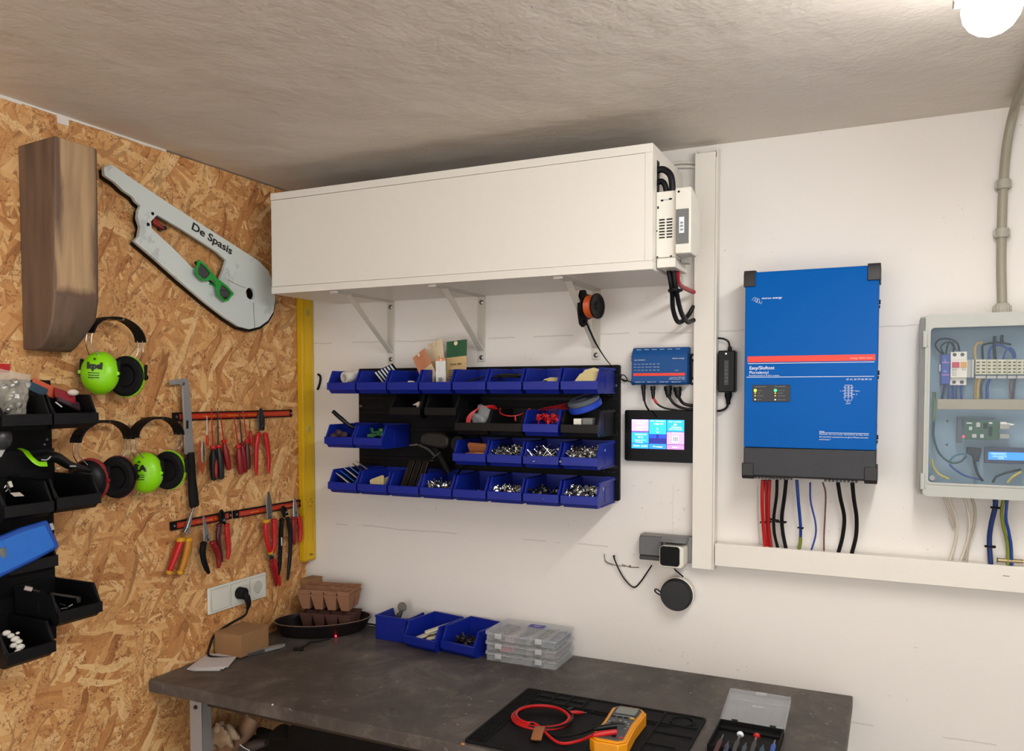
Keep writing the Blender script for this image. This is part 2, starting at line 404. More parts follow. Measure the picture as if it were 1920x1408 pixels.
part('slot_shade_plate', MB().box(SX1-.004, SX1-.0012, -.2875, -.2585, 2.1705, 2.2635), mblack, wb, 0, True)  # black plate nearly flush with the panel, painting the shade inside the slot
def bracket(x, lab):
    o = thing('shelf_bracket', lab, 'bracket', (x, 0, SB), group='white brackets under the long cabinet')
    wp = part('wall_plate', MB().prism(rrect(-.0135, .0135, -.212, 0, .006), -.0035, 0), steel_white, o, .0008)
    part('shelf_plate', MB().box(-.0135, .0135, -.305, 0, -.0035, 0).box(-.0135, .0135, -.309, -.303, -.007, 0), steel_white, o, .0008)
    b = MB(); a, c = V(0, -.235, -.003), V(0, -.004, -.175)
    d = (c-a); n = V(0, -d.z, d.y).normalized()*.0025
    for s in (-1, 1): pass
    w0 = .0105
    b.add([a+V(-w0, 0, 0)+n, a+V(w0, 0, 0)+n, c+V(w0, 0, 0)+n, c+V(-w0, 0, 0)+n, a+V(-w0, 0, 0)-n, a+V(w0, 0, 0)-n, c+V(w0, 0, 0)-n, c+V(-w0, 0, 0)-n],
          [(0, 1, 2, 3), (7, 6, 5, 4), (0, 4, 5, 1), (1, 5, 6, 2), (2, 6, 7, 3), (3, 7, 4, 0)])
    part('brace', b, steel_white, o, .0006)
    for z in (-.02-.0, -.198):
        s = MB().lathe([(0, .004), (.004, .004), (.0075, .002), (.0075, 0)], (0, -.0035, z), (0, -1, 0), 16)
        part('screw', s, steel, wp)
    return o
bk = bracket(.36, 'white steel shelf bracket nearest the yellow level')
dup(bk, (.71, 0, SB), label='middle white steel shelf bracket above the seed packets')
dup(bk, (1.103, 0, SB), label='white steel shelf bracket behind the orange wire spool')

# ---------------- fused switch box on the cabinet's right end ----------------
fs = thing('fuse_switch', 'off-white fuse switch box on the right end of the long cabinet', 'fuse box', (SX1, -.25, 2.0))
X0 = SX1
hs_ = part('housing', MB().box(X0+.0005, X0+.052, -.295, -.18, 2.013, 2.18), device_white, fs, .002, True)
part('base', MB().box(X0+.002, X0+.05, -.292, -.16, 1.988, 2.0125), device_white, fs, .002, True)
sl = MB()
for i in range(7):
    for k in range(2):
        sl.box(X0+.009+k*.0195, X0+.0235+k*.0195, -.2962, -.2945, 2.062+i*.0075, 2.0652+i*.0075)
for (a, b, c, d) in ((.013, .0195, 2.155, 2.159), (.034, .0415, 2.157, 2.161), (.004, .0075, 2.137, 2.1435), (.002, .0045, 2.08, 2.083), (.003, .007, 2.0135, 2.017), (.038, .0425, 2.0135, 2.017)):
    sl.box(X0+a, X0+b, -.2962, -.2945, c, d)
part('vent_slots', sl, mblack, hs_, 0, True)
part('recess', MB().box(X0+.013, X0+.0415, -.2955, -.2945, 2.1565, 2.1595), lgrey, hs_, 0, True)
cv = MB().prism([(-.308, 2.018), (-.308, 2.182), (-.285, 2.182), (-.24, 2.168), (-.205, 2.13), (-.2, 2.06), (-.215, 2.03), (-.24, 2.018)], X0+.053, X0+.093, 'x')
lc_ = part('lever_cover', cv, device_white, fs, .003, True)
part('cover_window', MB().box(X0+.056, X0+.088, -.3105, -.3045, 2.042, 2.128), mgrey, lc_, .0008, True)
lb = MB().box(X0+.064, X0+.077, -.3118, -.3105, 2.068, 2.108)
part('label_plate', lb, print_white, lc_, .0004, True)
t = MB()
for zz in (2.074, 2.083, 2.091): text_mb(t, '88', X0+.067, -.312, zz, .005, .007)
part('lettering', t, print_black, lc_, 0, True)
part('cover_knob', MB().lathe([(0, .003), (.003, .003), (.003, 0)], (X0+.062, -.305, 2.172), (0, -1, 0), 12), lgrey, fs, 0, True)
part('mounting_lip', MB().box(X0+.052, X0+.070, -.24, -.2, 2.006, 2.017), lgrey, fs, .001, True)

def cable(name, lab, pts, r, m, cat='cable', group=None, n=10, **kw):
    return single(name, MB().tube(pts, r, n), m, lab, cat, loc=Vector(pts[0]), group=group, **kw)
cable('power_cable', 'thicker outer black cable looping from the cabinet slot into the fuse box', [(X0-.012, -.277, 2.235), (X0+.012, -.279, 2.240), (X0+.032, -.28, 2.225), (X0+.038, -.28, 2.20), (X0+.038, -.28, 2.181)], .0085, black, n=14)
cable('power_cable', 'inner black cable looping from the cabinet slot into the fuse box', [(X0-.012, -.271, 2.205), (X0+.006, -.272, 2.212), (X0+.017, -.273, 2.202), (X0+.022, -.273, 2.181)], .0075, black, n=14)
def pyl(Y, *q): return [PY(x, y, yy if yy is not None else Y) for (x, y, yy) in q]
for i, (q, lb) in enumerate([
    ([(1254, 508, -.24), (1260, 545, -.22), (1262, 580, -.16), (1272, 604, -.10), (1288, 594, -.05), (1301, 574, -.035)], 'left of the two black cables dropping from the fuse box'),
    ([(1263, 508, -.24), (1268, 545, -.22), (1277, 585, -.14), (1288, 603, -.08), (1296, 602, -.05), (1301, 600, -.038)], 'right of the two black cables dropping from the fuse box')]):
    cable('power_cable', lb, pyl(0, *q), .0065, black, n=12)
cable('power_cable', 'red cable bending from the fuse box behind the white post', pyl(0, (1270, 508, -.22), (1271, 527, -.2), (1278, 537, -.15), (1292, 544, -.07), (1302, 548, -.035)), .0062, mat('cable_red', S(176, 24, 42), .4), n=12)
p = PY(1264.5, 545, -.22)
single('cable_tie', MB().lathe([(.0145, -.003), (.0165, -.003), (.0165, .003), (.0145, .003)], p, (0, .1, 1), 20).box(p.x+.012, p.x+.021, p.y-.004, p.y+.004, p.z-.003, p.z+.004), mblack, 'black cable tie round the cables below the fuse box', 'cable tie')
# thin white cables high on the wall behind the cabinet
for k, dz in enumerate((0, -.012)):
    cable('thin_cable', ('upper' if k == 0 else 'lower')+' of the two thin white cables at the ceiling beside the post', [(1.24, -.006, 2.306+dz), (1.33, -.008, 2.328+dz), (1.38, -.007, 2.328+dz), (1.43, -.006, 2.318+dz)], .0045, trunk_white, n=8)

# ---------------- wire spool on its holder ----------------
sp = thing('wire_spool', 'spool of orange wire on a black holder hanging below the cabinet', 'spool', (1.13, -.15, 1.91))
pts = [(.006, .048), (.016, .046), (.022, .034), (.03, .018), (.033, -.002), (.03, -.028), (.018, -.05), (.004, -.058), (-.01, -.05), (-.018, -.02), (-.018, .01), (-.012, .034), (-.006, .046)]
M = Matrix.Translation((1.112, -.15, 1.915))@Matrix.Rotation(math.radians(78), 4, 'Z')
h = MB(); h.M = M; h.prism([pts, [(.004, -.035), (.012, -.04), (.006, -.048), (-.002, -.044)]], -.004, .004)
part('holder', h, mblack, sp, .0015, True)
AX = V(.97, -.24, 0)
part('core', MB().lathe([(.0, 0), (.022, 0), (.022, .052), (0, .052)], (1.112, -.15, 1.913), AX, 28), mblack, sp, 0, True)
wr = MB().lathe([(.026, 0)]+[(.0315+.0012*(i % 2), .001+i*.0011) for i in range(22)]+[(.026, .0255)], (1.134, -.155, 1.913), AX, 30)
part('orange_wire', wr, mat('orange_wire', S(196, 84, 32), .35, bump=.2), sp, 0, True)
part('flange', MB().lathe([(0, 0), (.033, 0), (.036, .002), (.036, .006), (.03, .006), (.028, .0045), (.01, .0045), (.009, .007), (0, .007)], (1.159, -.161, 1.913), AX, 32), black, sp, 0, True)
part('flange', MB().lathe([(0, 0), (.033, 0), (.036, .002), (.036, .005), (.0, .005)], (1.127, -.1535, 1.913), AX, 32), black, sp, 0, True)
part('tail_wire', MB().tube([PY(1100, 606, -.15), PY(1107, 622, -.12), PY(1118, 645, -.07), PY(1138, 676, -.03), PY(1158, 697, -.022), PY(1164, 710, -.02)], [.0028, .0028, .0012, .0012], 8), black, sp, 0, True)

# ---------------- bin rack ----------------
rk = thing('bin_rack', 'black perforated rail panel carrying the bins on the back wall', 'rack', (.705, 0, 1.345))
pn_ = part('panel', MB().prism(rrect(.233, 1.182, 1.343, 1.752, .006), -.016, -.001), mblack, rk, .0015, True)
holes = MB(); rails = MB()
for z in (1.41, 1.445, 1.545, 1.60, 1.65, 1.72):
    rails.box(.236, 1.179, -.0195, -.0155, z-.006, z+.006)
part('hanging_rail', rails, black, rk, .001, True)
for z in (1.375, 1.43, 1.495, 1.525, 1.575, 1.62, 1.66, 1.69, 1.74):
    for x in [1.130+i*.016 for i in range(3)]+[.245+i*.013 for i in range(7)]:
        holes.box(x, x+.0045, -.01635, -.0155, z-.0009, z+.0009)
part('hole_marks', holes, dgrey, pn_, 0, True)
for x, z in ((1.170, 1.690), (.242, 1.622)):
    part('screw', MB().lathe([(0, .003), (.003, .003), (.005, .001), (.005, 0)], (x, -.016, z), (0, -1, 0), 14), steel, pn_, 0, True)

def bin_mb(w=.112, D=.168, H=.074, lip=.036, t=.0022):
    """open-fronted stacking bin, back at y=0, floor at z=0"""
    b = MB(); hw = w/2; iw = hw-.004
    k = H/.074
    side = [(-.002, .002), (-.002, H), (-D*.80, H), (-D*.985, lip), (-D*.985, lip-.022*k), (-D*.90, .002)]
    for s in (-1, 1): b.prism(side, s*iw, s*(iw-t), 'x')
    b.box(-iw, iw, -D*.9, -.002, 0, t)                                   # floor
    b.box(-iw, iw, -.002-t, -.002, 0, H)                                 # back
    b.add([(-iw, -D*.90, 0), (iw, -D*.90, 0), (iw, -D*.985, lip-.022*k), (-iw, -D*.985, lip-.022*k), (-iw, -D*.90+t, t), (iw, -D*.90+t, t), (iw, -D*.985+t, lip-.02*k), (-iw, -D*.985+t, lip-.02*k)],
          [(0, 1, 2, 3), (7, 6, 5, 4), (0, 4, 5, 1), (1, 5, 6, 2), (2, 6, 7, 3), (3, 7, 4, 0)])
    # projecting front lip
    b.prism([(-D, lip-.024*k), (-D, lip-.001), (-D+.0025, lip), (-D+.005, lip), (-D+.005, lip-.024*k)], -hw, hw, 'x')
    # rims: front slope and top edge, both sides, thicker than the wall
    for s in (-1, 1):
        f = [(-D, lip-.012*k), (-D*.80-.006, H+.001), (-D*.80+.006, H+.001), (-D+.014, lip-.012*k)]
        b.prism(f, s*hw, s*(iw-.001), 'x')
        b.box(s*hw, s*(iw-.001), -D*.80, -.004, H-.006, H+.001)
        b.box(s*(hw-.001), s*iw, -D*.72, -.004, .0, .004)                 # runner
        b.box(s*(iw+.0012), s*iw, -D*.55, -D*.25, .012, H*.72)            # raised label field
    b.box(-.03, .03, -D-.0006, -D, lip-.019*k, lip-.006)                  # label field on the lip
    b.box(-iw, iw, -.006, -.001, H-.004, H+.003)
    return b
BINMESH = {}
def storage_bin(lab, loc, m, rz=0, size=(.112, .168, .074, .036), group=None, rx=0, ry=0, name='storage_bin'):
    key = (m.name, size)
    M = Matrix.LocRotScale(Vector(loc), __import__('mathutils').Euler((rx, ry, rz)), None)
    if key not in BINMESH: BINMESH[key] = make_mesh('storage_bin', bin_mb(*size), m)
    ob = bpy.data.objects.new(name, BINMESH[key]); COL.objects.link(ob); ob.location = loc; ob.rotation_euler = (rx, ry, rz)
    ROOT[ob.name] = (M, M.inverted()); finish(ob, .0007, seg=1)
    tagp(ob, lab, 'bin', group); return ob
BX = [.234+.1183*i+.056 for i in range(8)]
G1 = 'bins on the back wall rack'
YB = -.0205
Z1, Z2, Z3, Z4 = 1.666, 1.543, 1.4495, 1.3395
r1 = ['holding a white roll', 'holding a black and white striped strip', 'third from the left, nearly empty', 'holding the seed packets', 'fifth from the left', 'holding folded black cables', 'holding one cream card', 'holding cream cards, nearest the spool wire']
for i, d in enumerate(r1): storage_bin('blue bin in the top rack row, '+d, (BX[i], YB, Z1), bin_blue, group=G1)
storage_bin('black bin in the second rack row with a white scrap in it', (.535, YB, 1.588), bin_black, group=G1)
storage_bin('empty black bin in the second rack row below the seed packets', (.663, YB, 1.588), bin_black, group=G1)
storage_bin('black bin on the rack holding red wire and grey bag', (BX[4]+.008, YB, Z2), bin_black, group=G1)
storage_bin('black bin on the rack under the thin red wire arc', (BX[5]+.002, YB, Z2), bin_black, group=G1)
storage_bin('blue bin on the rack full of red clips', (BX[6]-.002, YB, Z2), bin_blue, group=G1)
storage_bin('black bin on the rack with the round blue tin on top', (BX[7], YB, Z2), bin_black, group=G1)
storage_bin('leftmost blue bin of the middle row, under the black handle', (.277, YB, 1.4885), bin_blue, group=G1)
storage_bin('blue bin of the middle row holding green clips', (.393, YB, 1.4885), bin_blue, group=G1)
for i, d in zip((4, 5, 6, 7), ('holding brown cartons', 'holding small screws, second from its left end', 'holding loose long screws', 'full of many screws, at its right end')):
    storage_bin('blue bin in the third rack row, '+d, (BX[i], YB, Z3), bin_blue, group=G1)
for i, d in enumerate(['leftmost, holding flat packets', 'holding cream wooden tags', 'holding black drill bit cases', 'holding silver bits', 'fifth from the left, almost empty', 'holding small round nuts', 'holding a few dark screws, seventh from the left', 'rightmost, holding big washers']):
    storage_bin('blue bin in the bottom rack row, '+d, (BX[i], YB, Z4), bin_blue, group=G1)

# ---- what lies in the bins ----
def screws(name, lab, cx, z0, n, m, seed, L=(.010, .017), r=.0015, head=.0034, w=.046, y0=-.17, y1=-.09, h=.03):
    rnd = random.Random(seed); b = MB()
    for i in range(n):
        x = cx+rnd.uniform(-w, w); y = YB+rnd.uniform(y0+.015, y1)
        hz = z0+.006+h*min(1, (y-YB-y0)/(y1-y0)+.45)*rnd.uniform(.75, 1)
        d = Vector((rnd.uniform(-1, 1), rnd.uniform(-1, .6), rnd.uniform(-.4, .9))).normalized(); l = rnd.uniform(*L)
        a = V(x, y, hz); b.cyl(a, a+d*l, r, n=6); b.cyl(a+d*l, a+d*(l+.002), head, n=8)
    return single(name, b, m, lab, 'screws', kind='stuff')
def heap(cx, z0, m, lab, seed, h=.026):                  # the packed mass under the top layer
    pass
screws('screws', 'small silver screws in the third rack row bin beside the brown cartons', BX[5], Z3, 150, zinc, 1, h=.042)
screws('screws', 'loose long screws in the third rack row bin, seventh column', BX[6], Z3, 46, zinc, 2, L=(.02, .04), h=.035)
screws('screws', 'heap of silver screws in the third rack row rightmost bin', BX[7], Z3, 240, zinc, 3, h=.048)
screws('screws', 'bright silver bits in the bottom row bin, fourth from the left', BX[3], Z4, 90, zinc, 4, L=(.008, .022), h=.036)
screws('screws', 'few dark screws in the bottom row bin, fifth from the left', BX[4], Z4, 16, dsteel, 5, w=.03, h=.02)
screws('nuts', 'small round nuts in the bottom row bin, sixth from the left', BX[5], Z4, 110, zinc, 6, L=(.002, .004), r=.003, head=.0055, h=.04)
screws('screws', 'dark and silver screws in the bottom row bin, seventh from the left', BX[6], Z4, 60, dsteel, 7, head=.006, h=.032)
screws('washers', 'big washers and dome screws in the bottom row rightmost bin', BX[7], Z4, 90, zinc, 8, L=(.003, .012), head=.009, h=.045)
def blob(c, r, seed, k=.2, n=28):
    rnd = random.Random(seed); m = MB().ell((0, 0, 0), (1, 1, 1), n, n//2)
    ph = [(rnd.uniform(2, 7), rnd.uniform(2, 7), rnd.uniform(2, 7), rnd.uniform(0, 6)) for _ in range(7)]
    c = Vector(c); out = []
    for v in m.v:
        d = 1+k*sum(math.sin(a*v.x+b*v.y+g*v.z+p) for a, b, g, p in ph)/3.5
        out.append(c+V(v.x*r[0]*d, v.y*r[1]*d, v.z*r[2]*d))
    m.v = out; return m
def at_bin(cx, z0, dx, dy, dz): return V(cx+dx, YB+dy, z0+dz)
# white roll
c = at_bin(BX[0], Z1, .0, -.15, .052)
rl = MB().lathe([(.011, 0), (.0185, 0), (.019, .002), (.019, .05), (.0185, .052), (.011, .052), (.011, .0)], c, (.25, .95, .12), 28)
single('tape_roll', rl, mat('white_roll', S(214, 208, 200), .5), 'white roll lying in the top left blue bin', 'roll')
# striped strip
fk = MB(); R = Matrix.Rotation(math.radians(-38), 3, 'Y'); fm = [mblack, print_white]
M = Matrix.Translation(at_bin(BX[1], Z1, .018, -.10, .064))@Matrix.Rotation(math.radians(-20), 4, 'Y')@Matrix.Rotation(math.radians(38), 4, 'X')
fk.M = M
fk.box(-.04, .04, -.001, .0, -.026, .026, 0)
for i in range(6): fk.box(-.036+i*.0125, -.030+i*.0125, -.0018, -.001, -.024, .024, 1)
single('striped_strip', fk, fm, 'black and white striped strip in the second top row bin', 'strip')
# seed packets
sm = [mat('packet_tan', S(206, 176, 128), .7), mat('packet_green', S(44, 92, 62), .65), mat('packet_orange', S(196, 132, 96), .7), mat('packet_cream', S(222, 204, 170), .7), mat('packet_white', S(206, 206, 206), .7), print_black]
def packet(lab, base, tilt, lean, w, h, m0, m1, frac, fan=0, txt=None):
    b = MB(); b.M = Matrix.Translation(base)@Matrix.Rotation(tilt, 4, 'Y')@Matrix.Rotation(lean, 4, 'X')@Matrix.Rotation(fan, 4, 'Z')
    n = 8
    for i in range(n):                       # gently curved sheet with thickness
        for (z0, z1, mi) in ((0, h*frac, m0), (h*frac, h, m1)):
            xa, xb = -w/2+w*i/n, -w/2+w*(i+1)/n
            ya, yb = .004*math.cos(i/n*3.14), .004*math.cos((i+1)/n*3.14)
            b.add([(xa, ya, z0), (xb, yb, z0), (xb, yb, z1), (xa, ya, z1), (xa, ya+.0015, z0), (xb, yb+.0015, z0), (xb, yb+.0015, z1), (xa, ya+.0015, z1)],
                  [(0, 1, 2, 3), (7, 6, 5, 4), (0, 4, 5, 1), (2, 6, 7, 3), (1, 5, 6, 2), (3, 7, 4, 0)], mi)
    b.lathe([(0, .0008), (w*.09, .0008), (w*.09, 0)], (0, -.0045, h*.93), (0, -1, 0), 12, m=3)
    if txt: text_mb(b, txt, -w*.25, -.0062, h*.42, .006, w*.55, m=5)
    for k in range(4): b.box(-w*.3, w*(.1+.08*(k % 2)), -.0055, -.0045, h*(.3-.045*k), h*(.3-.045*k)+.0018, 5)
    o = single('seed_packet', b, sm, lab, 'packet', group='seed packets in the rack bin'); return o
z = Z1+.02
packet('green and tan seed packet, rightmost in the rack bin', V(.668, YB-.078, z+.012), math.radians(-3), math.radians(-8), .078, .138, 0, 1, .62, txt='TRAIL MIX')
packet('orange and cream seed packet fanned out to the left', V(.60, YB-.10, z), math.radians(-30), math.radians(-6), .060, .128, 3, 2, .55)
packet('pale seed packet behind the orange one, topmost of the left ones', V(.605, YB-.07, z), math.radians(-13), math.radians(-10), .06, .155, 0, 3, .6)
packet('narrow cream seed packet standing edge-on between the others', V(.617, YB-.115, z), math.radians(3), math.radians(-8), .03, .10, 3, 3, .6, fan=math.radians(-35))
packet('narrow white and brown seed packet leaning on the green one', V(.64, YB-.12, z), math.radians(-4), math.radians(-4), .03, .092, 4, 2, .9, fan=math.radians(40))
# black cords in top row
b = MB()
for k in range(4):
    c = at_bin(BX[5], Z1, -.02+.012*k, -.12, .045+.004*(k % 2))
    b.tube([c+V(-.03, -.03, 0), c+V(-.01, -.04, .006), c+V(.03, -.02, .004), c+V(.035, .01, .008), c+V(-.02, .02, .01), c+V(-.035, -.015, .004)], .0026, 8)
single('cable_bundle', b, black, 'folded black cables in the sixth top row bin', 'cable')
b = MB(); c = at_bin(BX[4], Z1, 0, -.12, .036); b.tube([c+V(-.02, -.035, 0), c+V(.01, -.03, .006), c+V(.035, -.01, .014)], .002, 8).tube([c+V(0, -.035, 0), c+V(.02, -.03, .01), c+V(.03, -.02, .01)], .002, 8)
single('wire_offcut', b, mblack, 'black wire pieces in the fifth top row bin', 'wire')
single('white_scrap', MB().box(BX[2]+.015, BX[2]+.03, YB-.16, YB-.14, Z1+.026, Z1+.04), paper, 'small white scrap in the third top row bin', 'scrap', bev=.002)
def card(lab, cx, z0, dx, w, h, tilt, lean, m=chip_cream, y=-.13, rz=0, name='cream_card'):
    b = MB(); b.M = Matrix.Translation(at_bin(cx, z0, dx, y, .03))@Matrix.Rotation(rz, 4, 'Z')@Matrix.Rotation(lean, 4, 'X')@Matrix.Rotation(tilt, 4, 'Y')
    b.prism([(-w/2, 0), (w/2, 0), (w/2, h*.8), (w*.2, h), (-w*.25, h*.95), (-w/2, h*.6)], -.001, .001)
    return single(name, b, m, lab, 'card')
card('cream card with a black mark in the seventh top row bin', BX[6], Z1, .02, .06, .032, .1, -1.0, y=-.14)
card('front cream card in the rightmost top row bin', BX[7], Z1, .01, .066, .05, .25, -.8, y=-.15)
card('rear cream card in the rightmost top row bin', BX[7], Z1, .02, .06, .055, -.2, -.65, y=-.135)
single('ink_mark', MB().ell(at_bin(BX[6], Z1, .006, -.147, .0375), (.007, .003, .0015), 12, 6), mblack, 'small black blob on the cream card', 'mark')
b = MB(); c = at_bin(.535, 1.588, .02, -.13, .03); b.prism([(c.x-.014, c.z+.012), (c.x+.012, c.z+.024), (c.x+.014, c.z), (c.x+.004, c.z-.004), (c.x+.002, c.z+.01)], c.y-.004, c.y+.004)
single('white_scrap', b, mat('white_scrap', S(206, 190, 172), .6), 'pale plastic scrap in the black second row bin', 'scrap', bev=.001)
# red wires
b = MB(); c = at_bin(BX[4]+.008, Z2, 0, -.13, .035)
for k in range(4): b.tube([c+V(-.018+.004*k, -.035, -.004), c+V(-.014+.004*k, -.03, .02), c+V(.004+.004*k, -.01, .04+.002*k), c+V(.04, .03, .052-.003*k), c+V(.05, .05, .03)], .0016, 6)
single('red_wire', b, red, 'loops of red wire rising out of a black rack bin', 'wire')
b = blob(c+V(.02, 0, .016), (.034, .022, .030), 31, .35)
single('plastic_bag', b, frost, 'crumpled clear bag behind the red wire loops', 'bag')
b = MB(); c = at_bin(BX[5], Z2, 0, -.13, .035)
b.tube([c+V(-.03, 0, .045), c+V(-.02, -.02, .03), c+V(.01, -.025, .022), c+V(.04, -.01, .026), c+V(.06, .02, .044)], .0016, 6).tube([c+V(.03, -.024, .022), c+V(.034, -.028, .008)], .0022, 6)
single('red_wire', b, red, 'thin red wire arc across a black rack bin', 'wire')
b = MB(); rnd = random.Random(5); c = at_bin(BX[6], Z2, .012, -.13, .036)
for k in range(34):
    q = c+V(rnd.uniform(-.035, .038), rnd.uniform(-.025, .03), rnd.uniform(0, .022)); a = rnd.uniform(0, 6.3); d = V(math.cos(a), rnd.uniform(-.4, .4), math.sin(a))*.008
    b.tube([q-d, q+V(0, -.004, .004), q+d], .0028, 6)
single('red_clips', b, red, 'heap of red clips in the blue second row bin', 'clips', kind='stuff')
b = MB()
for k in range(5): b.tube([c+V(-.05+.012*k, .03, .036), c+V(-.02+.015*k, .03, .046+.003*k), c+V(.05, .04, .04)], .0014, 6)
single('red_wire', b, dred, 'dark red wires lying behind the red clips', 'wire')
c = at_bin(BX[7], Z2, 0, -.14, .034)
single('relay_module', MB().box(c.x-.022, c.x+.0, c.y-.014, c.y+.01, c.z-.004, c.z+.018), [device_white], 'small white module in the bin under the round tin', 'module', bev=.001)
single('relay_module', MB().box(c.x+.004, c.x+.034, c.y-.012, c.y+.016, c.z-.004, c.z+.02), [mgrey], 'grey module beside the white one under the round tin', 'module', bev=.002)
# round tin with clear lid on the rightmost second row bin
AXT = V(-.22, -.35, 1).normalized(); c = V(BX[7]-.002, -.125, Z2+.080)
tn = thing('round_tin', 'round blue tin with a ribbed clear lid lying tilted on a bin', 'tin', c)
part('body', MB().lathe([(0, 0), (.047, 0), (.05, .003), (.05, .018), (.047, .0185), (0, .0185)], c, AXT, 40), mat('tin_blue', S(26, 62, 176), .35), tn, 0, True)
part('lid', MB().lathe([(0, .0), (.046, 0), (.048, .003), (.048, .01), (.042, .014), (.04, .0125), (.012, .0125), (.01, .014), (0, .014)], c+AXT*.0187, AXT, 40), mat('smoked_lid', S(92, 98, 106), .3), tn, 0, True)
# left middle row: handle, green clips
c = at_bin(.277, 1.4885, -.005, -.13, .06)
b = MB().tube([PY(624, 771, -.16), PY(640, 785, -.15), PY(662, 801, -.13), PY(690, 798, -.10)], [.0065, .0075, .006, .004], 12)
single('file_handle', b, black, 'black rounded handle sticking up out of the left middle bin', 'handle')
b = MB()
for k in range(5): b.ell(c+V(-.02+.011*k, -.03+.008*(k % 2), -.022+.006*(k % 3)), (.013, .008, .01), 10, 6)
single('rag_pieces', b, mat('dark_purple_fabric', S(60, 40, 50), .8), 'dark purplish scraps in the leftmost middle row bin', 'scraps')
b = MB(); c = at_bin(.393, 1.4885, .012, -.13, .04); rnd = random.Random(9)
for k in range(12): q = c+V(rnd.uniform(-.02, .03), rnd.uniform(-.02, .03), rnd.uniform(0, .02)); b.obox(q, __import__('mathutils').Euler((rnd.random()*3, rnd.random()*3, rnd.random()*3)).to_matrix(), .026, .012, .008)
single('green_clips', b, mat('clip_green', S(14, 78, 40), .45), 'green clips heaped in the second middle row bin', 'clips', bev=.002)
# brown cartons
c = at_bin(BX[4], Z3, .012, -.13, .03)
b = MB(); b.M = Matrix.Translation(c+V(0, 0, .018))@Matrix.Rotation(math.radians(35), 4, 'X')@Matrix.Rotation(.06, 4, 'Y'); b.box(-.03, .032, -.006, .006, -.018, .018)
single('carton', b, mat('brown_carton', S(150, 90, 52), .7), 'brown carton lying on top in its third row bin', 'carton', bev=.001)
b = MB().box(c.x-.032, c.x-.004, c.y-.026, c.y-.004, c.z-.003, c.z+.006).box(c.x-.002, c.x+.034, c.y-.026, c.y-.004, c.z-.003, c.z+.008)
single('carton', b, mat('light_carton', S(186, 132, 92), .7), 'light brown carton pieces below the brown carton', 'carton', bev=.001)
# flat packets bottom left
for k, (m, n) in enumerate([(paper, 'white'), (mat('packet_blue', S(40, 110, 180), .4), 'blue'), (paper, 'light'), (mat('packet_sky', S(90, 140, 180), .4), 'sky blue'), (dgrey, 'dark'), (mat('packet_print', S(150, 140, 120), .6), 'printed')]):
    b = MB(); b.M = Matrix.Translation(at_bin(BX[0], Z4, -.004+.006*k, -.135+.014*k, .038+.007*k))@Matrix.Rotation(math.radians(-24), 4, 'X')@Matrix.Rotation(math.radians(28), 4, 'Y'); b.box(-.04, .036, -.022, .022, -.001, .001)
    single('flat_packet', b, m, n+' flat packet standing in the bottom left rack bin', 'packet', bev=.0005, group='flat packets in the bottom left bin')
for k in range(6):
    b = MB(); b.M = Matrix.Translation(at_bin(BX[1], Z4, -.012+.009*k, -.14+.007*k, .036+.004*(k % 3)))@Matrix.Rotation(math.radians(-52), 4, 'X')@Matrix.Rotation(math.radians(-38+5*k), 4, 'Y'); b.prism(rrect(-.011, .011, -.03, .024, .009), -.001, .001)
    single('wooden_tag', b, chip_cream, 'cream wooden plant tag in the second bottom row bin', 'tag', group='cream wooden tags in the second bottom row bin')
# drill-bit cases and the black tools hanging over the rack
b0 = None
for k in range(3):
    b = MB(); b.M = Matrix.Translation(at_bin(BX[2]+.035, Z4, -.038+.026*k, -.14, .055))@Matrix.Rotation(math.radians(-22), 4, 'X')@Matrix.Rotation(math.radians(8), 4, 'Y'); b.prism(rrect(-.0105, .0105, -.05, .062, .004), -.006, .006)
    b.box(-.0085, -.0068, -.0068, -.006, -.045, .057)
    single('bit_case', b, mat('glossy_black', S(14, 14, 15), .2), ('left', 'middle', 'right')[k]+' of the slim black cases standing in the third bottom row bin', 'case', bev=.001, group='slim black cases')
screws('bits', 'silver specks of bits around the slim black cases', BX[2]+.01, Z4, 40, zinc, 12, L=(.002, .01), r=.001, head=.0015, h=.02, y0=-.17, y1=-.14)
gl = thing('glue_gun', 'dark glue gun hanging in the middle of the rack', 'tool', (.60, -.08, 1.47))
gb_ = MB(); gb_.M = Matrix.Translation((.60, -.09, 1.515))@Matrix.Rotation(.12, 4, 'Y'); gb_.prism([(-.062, -.012), (-.05, -.024), (.03, -.022), (.05, -.01), (.048, .018), (.02, .03), (-.035, .026), (-.058, .012)], -.024, .024)
part('body', gb_, mat('worn_black', S(30, 26, 24), .5, bump=.3), gl, .008, True)
part('handle', MB().tube([(.58, -.09, 1.50), (.60, -.07, 1.45), (.62, -.06, 1.41)], [.016, .014, .012], 12), mblack, gl, 0, True)
part('trigger', MB().tube([(.55, -.13, 1.502), (.59, -.14, 1.49), (.62, -.15, 1.472)], .004, 8), dgrey, gl, 0, True)
part('nozzle', MB().cyl((.54, -.12, 1.503), (.515, -.13, 1.50), .008, .004, 12), dsteel, gl, 0, True)
hd = thing('head_torch', 'black head torch hanging between the glue gun and the cartons', 'torch', (.69, -.06, 1.47))
part('lamp_body', MB().lathe([(0, .03), (.024, .03), (.028, .024), (.028, 0), (.02, -.014), (0, -.016)], (.675, -.08, 1.505), (.2, -1, .1), 24), mblack, hd, 0, True)
part('strap', MB().tube([(.66, -.05, 1.53), (.70, -.05, 1.55), (.735, -.05, 1.51), (.72, -.05, 1.46), (.67, -.05, 1.43), (.64, -.05, 1.40)], .007, 8, flat=.3), mblack, hd, 0, True)
